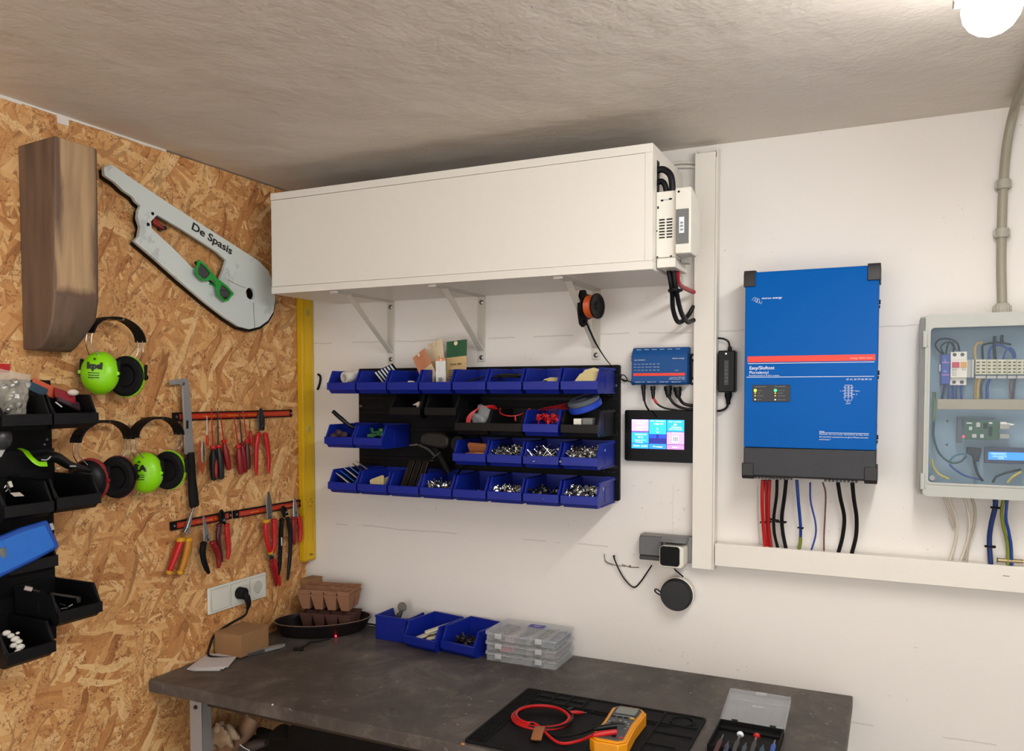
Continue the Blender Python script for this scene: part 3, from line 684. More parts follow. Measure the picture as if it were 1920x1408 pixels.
for k, (a, b_) in enumerate((((.612, -.15, 1.462), (.636, -.14, 1.483)), ((.604, -.15, 1.455), (.615, -.15, 1.455)))):
    single('hex_key', MB().tube([a, b_], .0012, 6, smooth=False), steel, ('longer' if k == 0 else 'shorter')+' bright steel pin below the glue gun', 'pin')
# ---------------- white cable trunking ----------------
tk = thing('cable_trunking', 'white vertical square trunking running from ceiling to below the rail', 'trunking', (1.44, 0, 1.166))
part('channel', MB().prism([[(1.409, -.036), (1.412, -.036), (1.412, -.003), (1.468, -.003), (1.468, -.036), (1.4715, -.036), (1.4715, -.0005), (1.409, -.0005)]], 1.166, 2.352, 'z'), trunk_white, tk, .0006, True)
part('cover', MB().box(1.4085, 1.466, -.0395, -.0365, 1.166, 2.340).box(1.4665, 1.472, -.0395, -.0365, 1.166, 2.325), trunk_white, tk, .0008, True)
tr = thing('cable_trunking', 'white horizontal trunking rail below the blue inverter and the clear box', 'trunking', (1.95, 0, 1.183))
part('channel', MB().box(1.4755, 2.6, -.0455, -.0005, 1.184, 1.243), trunk_white, tr, .001, True)
part('cover', MB().box(1.4755, 2.6, -.050, -.046, 1.181, 1.245), trunk_white, tr, .0012, True)
part('pencil_mark', MB().box(2.178, 2.192, -.0504, -.050, 1.2195, 1.2207), print_black, tr, 0, True)

# ---------------- small blue distribution box ----------------
bb = thing('control_box', 'small blue control box with a red stripe left of the white post', 'control box', (1.31, 0, 1.69))
x0, x1, z0, z1 = 1.228, 1.392, 1.692, 1.788
bcs = part('case', MB().prism([[(-.002, z0+.004), (-.002, z1+.012), (-.03, z1+.012), (-.044, z1-.004), (-.046, z1-.016), (-.047, z0+.006), (-.040, z0), (-.01, z0)]], x0, x1, 'x'), vblue2, bb, .002, True)
for s, xx in ((-1, x0), (1, x1)):
    for zz in (1.77, 1.702):
        part('mounting_tab', MB().prism(rrect(xx-.001 if s > 0 else xx-.013, xx+.015 if s > 0 else xx+.001, zz-.011, zz+.011, .006), -.007, -.001), black, bb, .0008, True)
        part('screw', MB().lathe([(0, .002), (.004, .002), (.004, 0)], (xx+s*.008, -.007, zz), (0, -1, 0), 12), steel, bb, 0, True)
part('side_bracket', MB().box(x1+.0005, x1+.006, -.012, -.004, 1.70, 1.775), black, bb, .001, True)
part('stripe', MB().box(x0+.006, x1-.006, -.0476, -.0466, 1.7175, 1.7255), stripe_red, bcs, 0, True)
t = MB(); yf = -.0477
text_mb(t, 'Lynx  Distribution', x0+.009, yf, 1.7625, .0032, .032)
text_mb(t, 'victron energy', x1-.043, yf, 1.7655, .004, .035)
for r in range(3):
    for c in range(7): text_mb(t, ('Power', 'Fuse 1', 'Fuse 2', 'Fuse 3', 'Fuse 4', 'Bat +', 'Out')[(c+r) % 7], x0+.008+c*.0115, yf, 1.751-r*.0088, .0022, .007+.002*((c*r) % 2))
text_mb(t, 'Lynx Smart BMS 500', x1-.049, yf, 1.7115, .0026, .042)
text_mb(t, 'M10 Distributor 1000', x1-.052, yf, 1.7070, .0026, .045)
for k in range(4): text_mb(t, ('POWER  IN', 'REMOTE  OUT', 'ALARM  NET', 'BMS-CAN  BUS')[k], x0+.012+k*.036, yf, 1.6985, .0026, .026)
text_mb(t, 'Scan me', x1-.034, yf, 1.732, .0026, .010)
for k in range(6): text_mb(t, ('Status', 'Network', 'Fuse', 'Alarm', 'Relay', 'Net')[k], x0+.013+k*.023, -.036, 1.795, .003, .013, M=Matrix.Translation((x0+.013+k*.023, -.038, 1.7935))@Matrix.Rotation(math.radians(42), 4, 'X'))
part('lettering', t, print_white, bcs, 0, True)
conn = [(1206, 722, 1208, 752, .006), (1224, 724, 1225, 748, .0065), (1252, 724, 1254, 745, .0105), (1270, 726, 1272, 746, .0105)]
tails = [[(1208, 752, -.03), (1212, 762, -.03), (1222, 775, -.035), (1236, 785, -.02)], [(1225, 748, -.03), (1232, 757, -.03), (1250, 766, -.03), (1290, 771, -.02), (1330, 770, -.015)],
         [(1254, 745, -.03), (1264, 757, -.03), (1280, 765, -.03), (1305, 768, -.02), (1330, 768, -.015)], [(1272, 746, -.035), (1281, 756, -.035), (1295, 760, -.03), (1310, 760, -.02), (1330, 760, -.015)]]
for k, (a, b_, c, d, r) in enumerate(conn):
    A, B = PY(a, b_, -.028), PY(c, d, -.03)
    o = thing('plug_cable', ('leftmost thin black cable plugged in under the small blue box', 'thin black cable with a red sleeve plugged in under the small blue box', 'left thick black plug cable under the small blue box', 'right thick black plug cable under the small blue box')[k], 'cable', A)
    part('plug', MB().lathe([(r*1.15, 0), (r*1.15, .012), (r*.95, .0125), (r*.95, .02), (r*.6, (A-B).length)], A, (B-A), 16), black, o, 0, True)
    T = pyl(0, *tails[k]); T = [B+(A-B)*.1]+T[1:]
    part('lead', MB().tube(T, (.0028, .0028, .0042, .0046)[k], 10), black, o, 0, True)
    if k == 1: part('sleeve', MB().tube(T[:2], .0036, 10), red, o, 0, True, 'red sleeve')
cable('antenna_cable', 'short curled black cable between the bin rack and the small blue box', [(1.183, -.01, 1.712), (1.19, -.02, 1.722), (1.20, -.018, 1.718), (1.205, -.014, 1.706), (1.195, -.012, 1.703), (1.186, -.012, 1.71), (1.2, -.012, 1.705), (1.221, -.012, 1.700)], .0016, black, n=8)

# ---------------- touch screen ----------------
ts = thing('touch_screen', 'black wall touch screen lit with blue and pink tiles', 'screen', (1.304, 0, 1.468))
part('bezel', MB().prism(rrect(1.202, 1.4075, 1.469, 1.6175, .005), -.027, -.0235), mat('gloss_black', S(7, 7, 9), .2, spec=.12), ts, .001, True)
part('back_case', MB().prism(rrect(1.203, 1.4065, 1.466, 1.6165, .005), -.023, -.001), dgrey, ts, .001, True)
def scr(name, c, s): return mat(name, c, .3, var=.03, scale=90, emit=c, es=s)
tiles = [(0, .333, .60, 1, S(186, 150, 206)), (0, .333, .555, .60, S(120, 84, 160)), (0, .333, .19, .555, S(30, 150, 226)), (.34, .667, .50, 1, S(26, 160, 232)), (.34, .48, .36, .50, S(16, 60, 200)), (.52, .667, .36, .50, S(16, 60, 200)),
         (.34, .667, .0, .18, S(30, 120, 224)), (0, .333, 0, .18, S(30, 140, 228)), (.675, 1, .60, 1, S(26, 150, 210)), (.675, 1, .17, .59, S(206, 140, 186)), (.675, 1, 0, .16, S(200, 120, 176))]
sx0, sx1, sz0, sz1 = 1.2235, 1.381, 1.5045, 1.5905
dp_ = part('display', MB().box(sx0, sx1, -.0278, -.0271, sz0, sz1), scr('screen_navy', S(10, 20, 110), .9), ts, 0, True)
for k, (a, b_, c, d, cl) in enumerate(tiles):
    part('screen_tile', MB().box(sx0+(sx1-sx0)*a+.0004, sx0+(sx1-sx0)*b_-.0004, -.0282, -.0279, sz0+(sz1-sz0)*c+.0004, sz0+(sz1-sz0)*d-.0004), scr('screen_tile_%d' % k, cl, .85), dp_, 0, True)
t = MB(); W = sx1-sx0; H = sz1-sz0
for s, u, v, h, w in [('Grid 0W', .02, .93, .05, .28), ('Critical', .1, .84, .07, .14), ('-215 W', .08, .70, .06, .2), ('Inverter', .08, .62, .04, .15), ('Essential Loads', .07, .47, .05, .22), ('95 %', .12, .36, .07, .1), ('Battery 53.1 V', .07, .27, .04, .2), ('Discharge', .08, .2, .04, .14), ('Solar yield', .04, .07, .05, .26),
        ('AC Output', .36, .93, .05, .28), ('1086 W', .42, .82, .07, .18), ('A', .48, .64, .1, .04), ('Off', .48, .55, .05, .04), ('PV charger', .42, .06, .05, .18), ('AC Loads', .71, .92, .04, .24), ('88', .80, .81, .06, .06), ('Charging', .76, .73, .05, .18), ('DC Power', .72, .66, .05, .24), ('DC Loads', .77, .54, .04, .18), ('Relay 1', .78, .06, .05, .12)]:
    text_mb(t, s, sx0+u*W, -.0283, sz0+v*H, h*H, w*W, ext=.0002)
t.box(sx0+.78*W, sx0+.89*W, -.0285, -.0283, sz0+.24*H, sz0+.46*H)
part('lettering', t, scr('screen_white', S(225, 235, 250), .9), dp_, 0, True)
t = MB()
for u in (.80, .83, .86): t.box(sx0+u*W, sx0+(u+.015)*W, -.0287, -.0285, sz0+.27*H, sz0+.43*H)
part('gauge_bars', t, mat('gauge_grey', S(90, 90, 120), .4), dp_, 0, True, kind=None)

# ---------------- black adapter right of the post ----------------
ad = thing('power_adapter', 'slim black power adapter just right of the white post', 'adapter', (1.498, -.02, 1.668))
part('case', MB().prism(rrect(1.4765, 1.524, 1.67, 1.787, .005), -.036, -.001), black, ad, .003, True)
part('ribs', MB().box(1.494, 1.507, -.0368, -.036, 1.69, 1.76), dgrey, ad, .0004, True)
t = MB()
for k, ch in enumerate('CORE30'): text_mb(t, ch, 1.497, -.0372, 1.75-k*.0105, .006, .006)
part('lettering', t, mgrey, ad, 0, True)
part('indicator', MB().lathe([(0, .001), (.0022, .001), (.0022, 0)], (1.499, -.036, 1.778), (0, -1, 0), 10), led_w, ad, 0, True)
part('cable_gland', MB().lathe([(.006, 0), (.006, .006), (.004, .012)], (1.506, -.018, 1.787), (0, 0, 1), 12), black, ad, 0, True)
part('upper_lead', MB().tube([(1.506, -.018, 1.797), (1.502, -.02, 1.812), (1.49, -.022, 1.82), (1.473, -.02, 1.823)], .0028, 8), black, ad, 0, True)
part('plug', MB().lathe([(.010, 0), (.010, .012), (.007, .02), (.0055, .034)], (1.503, -.018, 1.6695), (0, 0, -1), 14), mblack, ad, 0, True)
part('lower_lead', MB().tube([(1.503, -.018, 1.638), (1.498, -.02, 1.626), (1.486, -.022, 1.619), (1.473, -.02, 1.617)], .0034, 8), black, ad, 0, True)

# ---------------- surface socket with charger, puck speaker ----------------
gs = thing('wall_socket', 'grey surface double socket with a hinged flap left of the post', 'socket', (1.33, 0, 1.175))
part('housing', MB().prism(rrect(1.252, 1.408, 1.178, 1.253, .006), -.034, -.001), mat('socket_grey', S(134, 131, 126), .5), gs, .003, True)
part('flap', MB().prism(rrect(1.253, 1.322, 1.192, 1.249, .006), -.044, -.0345), mat('socket_flap', S(98, 99, 100), .45), gs, .003, True)
part('lower_edge', MB().box(1.2535, 1.3215, -.042, -.0345, 1.1785, 1.191), dgrey, gs, .002, True)
part('raised_flap', MB().prism([(-.0345, 1.245), (-.0345, 1.255), (-.082, 1.250), (-.085, 1.243), (-.05, 1.236)], 1.325, 1.399, 'x'), mgrey, gs, .003, True)
ch = thing('charger_plug', 'black-faced white charger plugged into the grey socket', 'charger', (1.361, -.035, 1.178))
part('body', MB().prism(rrect(1.327, 1.396, 1.172, 1.2345, .012), -.092, -.0355), device_white, ch, .003, True)
part('front_cover', MB().prism(rrect(1.330, 1.386, 1.178, 1.234, .009), -.0955, -.0925), mblack, ch, .0015, True)
pk = thing('smart_speaker', 'round black puck speaker held on the wall by a white ring', 'speaker', (1.361, 0, 1.04))
AXs = V(0, -1, -.0)
part('holder_ring', MB().lathe([(.038, .002), (.0475, .002), (.0495, .02), (.0495, .03), (.0475, .031), (.0475, .004), (.038, .004)], (1.363, 0, 1.083), AXs, 44), device_white, pk, 0, True)
part('speaker_body', MB().lathe([(0, .004), (.044, .004), (.046, .008), (.0465, .040), (.044, .045), (0, .045)], (1.363, 0, 1.083), AXs, 44), mat('speaker_fabric', S(34, 33, 34), .75, bump=.5, bscale=900), pk, 0, True)
part('speaker_top', MB().lathe([(0, .0), (.042, 0), (.043, .001), (.042, .002), (0, .002)], (1.363, -.045, 1.083), AXs, 44), mat('speaker_face', S(16, 16, 18), .4), pk, 0, True)
for dz in (.02, -.021): part('microphone_hole', MB().lathe([(0, .0005), (.0012, .0005), (.0012, 0)], (1.362, -.047, 1.083+dz), AXs, 8), dgrey, pk, 0, True)
part('power_lead', MB().tube([(1.361, -.06, 1.172), (1.362, -.05, 1.160), (1.371, -.034, 1.146), (1.38, -.024, 1.135)], .0022, 8), black, pk, 0, True)
part('side_loop', MB().tube([(1.318, -.03, 1.083), (1.303, -.03, 1.092), (1.297, -.028, 1.087), (1.303, -.028, 1.080), (1.318, -.026, 1.073)], .0022, 8), black, pk, 0, True)
part('mount_tab', MB().box(1.352, 1.366, -.012, -.002, 1.128, 1.175), frost, pk, .001, True)
cable('loose_cable', 'black cable dangling from the grey socket with a free end up on the wall', [PY(1222, 1060, -.03), PY(1212, 1075, -.022), PY(1200, 1092, -.012), PY(1188, 1101, -.008), PY(1172, 1087, -.008), PY(1160, 1067, -.01), PY(1152, 1048, -.014), PY(1151, 1042, -.018)], [.0022]*7+[.0036], black, n=8)
ck = MB().tube([PY(1133, 1040, -.001), PY(1136, 1052, -.001), PY(1152, 1059, -.001), PY(1172, 1062, -.001)], .0012, 5).tube([PY(1166, 1058, -.001), PY(1180, 1063, -.001), PY(1198, 1064, -.001)], .0016, 5).lathe([(0, .003), (.0035, .003), (.0045, 0)], PY(1181, 1062, 0), (0, -1, 0), 8)
single('wall_crack', ck, mat('crack_grey', S(120, 112, 104), .8), 'small grey crack and plug hole left of the grey socket', 'crack')
cable('thin_wire', 'thin copper-grey wire hooked on the wall above the crack', [PY(1133, 1038, -.004), PY(1136, 1054, -.004), PY(1150, 1060, -.004)], .0009, wire_grey, n=6)

# ---------------- the big blue inverter ----------------
iv = thing('inverter', 'large blue wall inverter with black corners and red stripe', 'inverter', (1.728, 0, 1.44))
ix0, ix1, iz0, iz1, iy = 1.567, 1.889, 1.447, 1.981, -.14
cas = part('casing', MB().prism([(-.002, 1.53), (-.002, iz1+.004), (iy+.006, iz1+.004), (iy, iz1-.004), (iy, 1.5255), (-.10, 1.5255)], ix0, ix1, 'x'), vblue, iv, .0015, True)
lcv = part('lower_cover', MB().prism([(-.002, iz0), (-.002, 1.5245), (iy, 1.5245), (iy, iz0+.004), (iy+.006, iz0)], ix0, ix1, 'x'), mat('cover_anthracite', S(40, 41, 45), .5, bump=.15), iv, .002, True)
corner = mat('corner_anthracite', S(38, 36, 38), .5)
for s, xx in ((1, ix0), (-1, ix1)):
    e = xx-s*.004
    part('corner_cap', MB().prism([(-.03, iz1+.0045), (-.03, iz1+.0085), (iy+.002, iz1+.0085), (iy-.004, iz1-.002), (iy-.004, iz1-.034), (iy-.0002, iz1-.034), (iy-.0002, iz1-.004), (iy+.006, iz1+.0045)], e, xx+s*.026, 'x').box(e, xx-s*.0002, iy+.001, -.03, iz1-.034, iz1+.006), corner, iv, .0015, True)
    part('corner_cap', MB().prism([(-.03, iz0-.0005), (-.03, iz0-.006), (iy+.004, iz0-.006), (iy-.004, iz0+.004), (iy-.004, iz0+.036), (iy-.0002, iz0+.036), (iy-.0002, iz0+.004), (iy+.006, iz0-.0005)], e, xx+s*.026, 'x').box(e, xx-s*.0002, iy+.001, -.03, iz0-.003, iz0+.036), corner, iv, .0015, True)
stp = part('stripe', MB().box(1.5745, 1.884, iy-.0008, iy+.001, 1.7490, 1.7645), stripe_red, iv, 0, True)
ln = MB(); ln.box(1.5755, 1.882, iy-.0006, iy, 1.7449, 1.7462).box(1.5725, 1.882, iy-.0006, iy, 1.7092, 1.7105)
part('print_line', ln, print_white, cas, 0, True)
t = MB(); yf = iy-.0007
# wave emblem at the top left
for k in range(3):
    t.tube([(1.584+.0055*k, yf, 1.9105-.002*k), (1.5885+.0055*k, yf, 1.9175-.002*k), (1.5915+.0055*k, yf, 1.9185-.002*k), (1.5935+.0055*k, yf, 1.909-.002*k), (1.5965+.0055*k, yf, 1.905-.002*k), (1.599+.0055*k, yf, 1.912-.002*k)], .0013, 6, flat=.4)
text_mb(t, 'victron energy', 1.609, yf, 1.9130, .0052, .051, bold=.01)
text_mb(t, 'Easy/Sloftost', 1.5795, yf, 1.7300, .0088, .063, bold=.006)
text_mb(t, 'Plorodentyl', 1.5795, yf, 1.7185, .0078, .048)
text_mb(t, 'Bootdiessoriant at of Bort noeaee', 1.5785, yf, 1.7128, .003, .077)
text_mb(t, '07 AL 30 TP 00 SPI 30', 1.818, yf, 1.7005, .0042, .058)
t.box(1.7555, 1.872, yf, iy, 1.5665, 1.5675)
for k, (s, w) in enumerate([('Ratings', .012), ('General: Do not cover. Ventilation of clips from', .116), ('the terminal connections on given Phase-connect', .115), ('technicians *', .028)]):
    text_mb(t, s, 1.7555, yf, 1.5690-(0 if k == 0 else .0002)-(.0068*k), .0034, w)
# connection diagram
def fr(x0, x1, z0, z1, w=.0006): t.box(x0, x1, yf, iy, z0, z0+w).box(x0, x1, yf, iy, z1, z1+w).box(x0, x0+w, yf, iy, z0, z1).box(x1-w, x1, yf, iy, z0, z1)
fr(1.8145, 1.8320, 1.650, 1.6880); fr(1.8155, 1.8225, 1.658, 1.6855, .0004); fr(1.8245, 1.831, 1.658, 1.6855, .0004)
t.box(1.8230, 1.8236, yf, iy, 1.651, 1.688)
for q in range(4): t.box(1.811, 1.8145, yf, iy, 1.657+.0085*q, 1.6576+.0085*q).box(1.832, 1.8355, yf, iy, 1.657+.0085*q, 1.6576+.0085*q); text_mb(t, '21', 1.8165, yf, 1.661+q*.006, .0028, .004); text_mb(t, '34', 1.826, yf, 1.661+q*.006, .0028, .004)
for (s, xx, zz, w) in (('11 10', 1.803, 1.672, .008), ('+ Mains', 1.8345, 1.672, .014), ('L1', 1.8345, 1.6635, .008), ('27 1', 1.8185, 1.6455, .009), ('OUTPUT', 1.8175, 1.6405, .011)): text_mb(t, s, xx, yf, zz, .0028, w)
part('lettering', t, print_white, cas, 0, True)
t = MB(); text_mb(t, 'Energy. Made smart.', 1.826, iy-.0012, 1.754, .0038, .052)
part('stripe_lettering', t, mat('print_pink', S(250, 200, 190), .5), stp, 0, True)
st = part('status_panel', MB().prism(rrect(1.5885, 1.6835, 1.6455, 1.6895, .002), iy-.0018, iy+.001), mat('panel_black', S(22, 26, 30), .35), iv, .0004, True)
for k, (lx, lz, mm, r) in enumerate([(1.5955, 1.675, led_yel, .0036), (1.5955, 1.668, led_amb, .0018), (1.5955, 1.661, led_amb, .0018), (1.5955, 1.651, led_w, .0018), (1.6465, 1.675, led_green, .0036), (1.6465, 1.668, led_amb, .0018), (1.6465, 1.661, led_amb, .0018), (1.6465, 1.651, led_w, .0018)]):
    part('indicator', MB().lathe([(0, .001), (r*.8, .001), (r, 0)], (lx, iy-.0018, lz), (0, -1, 0), 12), mm, st, 0, True)
t = MB()
for (s, xx, zz, w) in (('INVERTER', 1.594, 1.6835, .028), ('CHARGER', 1.645, 1.6835, .026), ('inverter', 1.6015, 1.674, .012), ('on', 1.6015, 1.667, .006), ('overload', 1.6015, 1.660, .014), ('low batt', 1.6015, 1.650, .009), ('mains on', 1.6535, 1.674, .015), ('bulk', 1.6535, 1.667, .012), ('absorption', 1.6535, 1.660, .018), ('float mode', 1.6535, 1.650, .018)): text_mb(t, s, xx, iy-.0019, zz, .0024, w)
part('panel_lettering', t, mat('panel_print', S(140, 150, 150), .5), st, 0, True)
gr = MB()
for i in range(11): gr.box(1.592+i*.0092, 1.5975+i*.0092, iy+.008, iy+.028, iz0-.0055, iz0-.0008)
part('vent_grille', gr, dgrey, lcv, 0, True); gr = MB()
for i in range(9): gr.box(1.768+i*.0092, 1.7735+i*.0092, iy+.008, iy+.028, iz0-.0055, iz0-.0008)
part('vent_grille', gr, dgrey, lcv, 0, True)
for zz in (1.90, 1.72, 1.555): part('side_screw', MB().cyl((ix1, -.07, zz), (ix1+.004, -.07, zz), .006, n=12).cyl((ix1, -.07, zz-.012), (ix1+.003, -.07, zz-.012), .004, n=12), black, iv, 0, True)

# cables below the inverter
def drop(name, lab, q, r, m, n=12): return cable(name, lab, [PY(x, y, Y) for x, y, Y in q], r, m, n=n)
drop('battery_cable', 'leftmost red cable below the inverter', [(1430, 900, -.08), (1429, 940, -.07), (1431, 985, -.045), (1435, 1030, -.028)], .0048, red)
drop('battery_cable', 'middle red cable below the inverter', [(1436, 900, -.07), (1437, 940, -.06), (1438, 985, -.038), (1441, 1030, -.020)], .0045, red)
drop('battery_cable', 'rightmost red cable below the inverter, shade painted into its colour', [(1443, 900, -.08), (1441, 940, -.07), (1441, 985, -.045), (1446, 1030, -.028)], .0048, mat('red_cable_shaded', S(160, 22, 28), .4))  # duller copy of the red: shade on this cable is put into its colour
drop('battery_cable', 'thinner black cable beside the red ones under the inverter', [(1457, 900, -.08), (1456, 930, -.07), (1451, 970, -.045), (1452, 1000, -.035), (1459, 1030, -.028)], .0042, mblack)
drop('battery_cable', 'thicker black cable beside the red ones under the inverter', [(1474, 900, -.08), (1471, 930, -.07), (1466, 970, -.045), (1468, 1000, -.035), (1474, 1030, -.028)], .005, mblack)
drop('signal_wire', 'dark blue wire ending yellow-green below the inverter', [(1494, 900, -.08), (1497, 940, -.07), (1501, 985, -.045), (1501, 1010, -.03)], .0042, wire_blue)
drop('earth_wire', 'short yellow-green wire joined to the dark blue one', [(1501, 1008, -.04), (1500.5, 1018, -.036), (1498, 1032, -.03)], .0046, wire_gy)
drop('signal_wire', 'curved blue wire under the middle of the inverter', [(1519, 905, -.08), (1520, 940, -.06), (1529, 980, -.045), (1529, 1005, -.035), (1521, 1032, -.03)], .0024, mat('wire_bright_blue', S(44, 66, 150), .4))
drop('signal_wire', 'thin brown wire under the inverter', [(1543, 905, -.08), (1548, 925, -.06), (1547, 965, -.045), (1545, 1005, -.035), (1545, 1034, -.03)], .0022, wire_brown)
drop('power_cable', 'left of the two thick black cables at the inverter right', [(1571, 905, -.08), (1576, 935, -.07), (1583, 970, -.045), (1580, 1005, -.035), (1572, 1036, -.03)], .005, mblack)
drop('power_cable', 'right of the two thick black cables at the inverter right', [(1598, 905, -.08), (1601, 935, -.07), (1606, 970, -.045), (1605, 1005, -.035), (1597, 1038, -.03)], .005, mblack)
def tie(lab, a, b_, Y, th=.0035):
    A, B = PY(a[0], a[1], Y), PY(b_[0], b_[1], Y); b = MB()
    d = (B-A); L = d.length; c = (A+B)/2
    R = Matrix.Rotation(-math.atan2(d.z, d.x), 3, 'Y')
    for (dy, sy) in ((-.0065, .0015), (.0065, .0015)): b.obox(c+V(0, dy, 0), R, L, sy, th)
    for s in (-1, 1): b.obox(c+d.normalized()*s*L/2, R, .002, .0145, th)
    b.obox(c+V(0, -.008, 0)+d.normalized()*L*.3, R, .006, .004, th*1.4)
    return single('cable_tie', b, mblack, lab, 'cable tie')
tie('black cable tie round the red cables', (1426, 979), (1446, 978), -.042)
tie('black cable tie round the thinner black cable', (1443, 973), (1459, 976), -.042)
tie('black cable tie round the thicker black cable', (1456, 978), (1474, 979), -.042)
tie('tiny black tie on the dark blue wire', (1496, 989), (1506, 990), -.042, .0025)
cable('thin_cable', 'thin white cable on the wall left of the red cables', [PY(1420, 910, -.004), PY(1420, 960, -.004), PY(1423, 1019, -.004)], .0016, trunk_white, n=6)

# ---------------- clear-fronted enclosure ----------------
en = thing('junction_enclosure', 'light grey wall enclosure with a clear door at the right edge', 'enclosure', (2.2, 0, 1.41))
ex0, ex1, ez0, ez1, ey = 1.985, 2.42, 1.417, 1.857, -.10
encm = mat('enclosure_grey', S(176, 178, 172), .42, var=.02)
plate = mat('mounting_plate', S(128, 152, 170), .45, var=.04)
part('back_panel', MB().box(ex0+.006, ex1-.006, -.006, -.001, ez0+.006, ez1-.006), encm, en, 0, True)
for n_, q in (('side_wall', (ex0, ex0+.006, ey, -.001, ez0, ez1)), ('side_wall', (ex1-.006, ex1, ey, -.001, ez0, ez1)), ('top_wall', (ex0+.006, ex1-.006, ey, -.001, ez1-.006, ez1)), ('bottom_wall', (ex0+.006, ex1-.006, ey, -.001, ez0, ez0+.006))):
    part(n_, MB().box(*q), encm, en, .001, True)
def ringprism(a, b_, y0, y1, m): return MB().prism([rrect(*a, .012), list(reversed(rrect(*b_, .009)))], y0, y1)
part('door_frame', ringprism((ex0-.002+.012, ex1, ez0-.002, ez1+.002), (ex0+.021, ex1-.026, ez0+.032, ez1-.030), ey-.018, ey-.0005, 0), encm, en, .002, True)
part('door_seal', ringprism((ex0+.017, ex1-.022, ez0+.028, ez1-.026), (ex0+.0215, ex1-.0265, ez0+.0325, ez1-.0305), ey-.0205, ey-.0182, 0), lgrey, en, .0008, True)
part('door_glazing', MB().prism(rrect(ex0+.018, ex1-.023, ez0+.029, ez1-.027, .009), ey-.012, ey-.010), glass_pane, en, 0, True)
part('side_bevel', MB().prism([(ex0-.001, ey+.0), (ex0+.009, ey-.016), (ex0+.0095, ey), (ex0+.001, ey+.02)], ez0+.006, ez1-.004, 'z'), encm, en, .001, True)
for zz in (1.80, 1.452):
    h = part('hinge', MB().box(ex0+.008, ex0+.014, ey-.022, ey-.0185, zz-.02, zz+.02).cyl((ex0+.007, ey-.020, zz-.02), (ex0+.007, ey-.020, zz+.02), .0028, n=10).box(ex0+.0145, ex0+.0172, ey-.0215, ey-.0185, zz-.017, zz+.012), lgrey, en, .0005, True)
part('mounting_sheet', MB().box(ex0+.02, ex1-.02, -.018, -.015, ez0+.02, ez1-.02), plate, en, .0006, True)
for (hx, hz) in ((2.052, 1.597), (2.052, 1.537), (2.052, 1.72)): part('fixing_hole', MB().lathe([(0, .0006), (.003, .0006), (.003, 0)], (hx, -.018, hz), (0, -1, 0), 12), dgrey, en, 0, True)
part('screw', MB().lathe([(0, .003), (.006, .003), (.007, 0)], (2.02, -.03, 1.452), (0, -1, 0), 12), device_white, en, 0, True)
YI = -.062
def at(x, y, Y=YI): return PY(x, y, Y)
def rng(x0, y0, x1, y1, Y=YI): a, b_ = at(x0, y0, Y), at(x1, y1, Y); return a.x, b_.x, min(a.z, b_.z), max(a.z, b_.z)
# DIN rail strip
single('din_rail', MB().box(2.03, 2.40, -.032, -.0185, 1.722, 1.742), zinc, 'metal rail behind the breaker and terminals in the clear box', 'rail', bev=.001)
a = rng(1765, 665, 1781, 720)
o = thing('surge_protector', 'slim blue module left of the white breaker in the clear box', 'module', ((a[0]+a[1])/2, YI, a[2]))
part('body', MB().box(a[0], a[1], YI, -.033, a[2], a[3]), mat('module_blue', S(36, 60, 150), .4), o, .0015, True)
t = MB()
for zz in (.72, .30): t.box(a[0]+.002, a[1]-.001, YI-.0006, YI, a[2]+(a[3]-a[2])*zz, a[2]+(a[3]-a[2])*zz+.0015)
part('pink_line', t, mat('pink_print', S(220, 130, 190), .5), o, 0, True)
t = MB(); text_mb(t, 'L', (a[0]+a[1])/2-.003, YI-.0004, a[2]+.055, .008); text_mb(t, 'PE', (a[0]+a[1])/2-.005, YI-.0004, a[2]+.028, .006)
part('lettering', t, mat('print_light_blue', S(150, 170, 230), .5), o, 0, True)
a = rng(1783, 659, 1813, 722, -.07); Yb = -.07
o = thing('circuit_breaker', 'white double breaker with red and orange switches in the clear box', 'breaker', ((a[0]+a[1])/2, Yb, a[2]))
hh = a[3]-a[2]
part('body', MB().box(a[0], a[1], -.055, -.033, a[2], a[3]).box(a[0], a[1], Yb, -.0545, a[2]+hh*.22, a[3]-hh*.25), device_white, o, .001, True)
for fx in (.25, .72):
    for fz in (.09, .91): part('terminal_screw', MB().lathe([(0, .001), (.0045, .001), (.0045, 0)], (a[0]+(a[1]-a[0])*fx, -.055, a[2]+hh*fz), (0, -1, 0), 12), dgrey, o, 0, True)
part('switch', MB().box(a[0]+.003, a[0]+.019, Yb-.004, Yb, a[2]+hh*.52, a[2]+hh*.68), mat('switch_pink_red', S(190, 40, 70), .4), o, .0008, True, 'red switch')
part('switch', MB().box(a[0]+.022, a[1]-.002, Yb-.004, Yb, a[2]+hh*.52, a[2]+hh*.68), mat('switch_orange', S(214, 150, 40), .4), o, .0008, True, 'orange switch')
t = MB(); text_mb(t, 'Eaqon', a[0]+.003, Yb-.0003, a[2]+hh*.44, .0045, .011); text_mb(t, 'B16', a[0]+.025, Yb-.0003, a[2]+hh*.44, .004, .008)
for k in range(3): text_mb(t, '300 mA', a[0]+.003, Yb-.0003, a[2]+hh*(.38-.05*k), .0025, .01)
part('lettering', t, dgrey, o, 0, True)
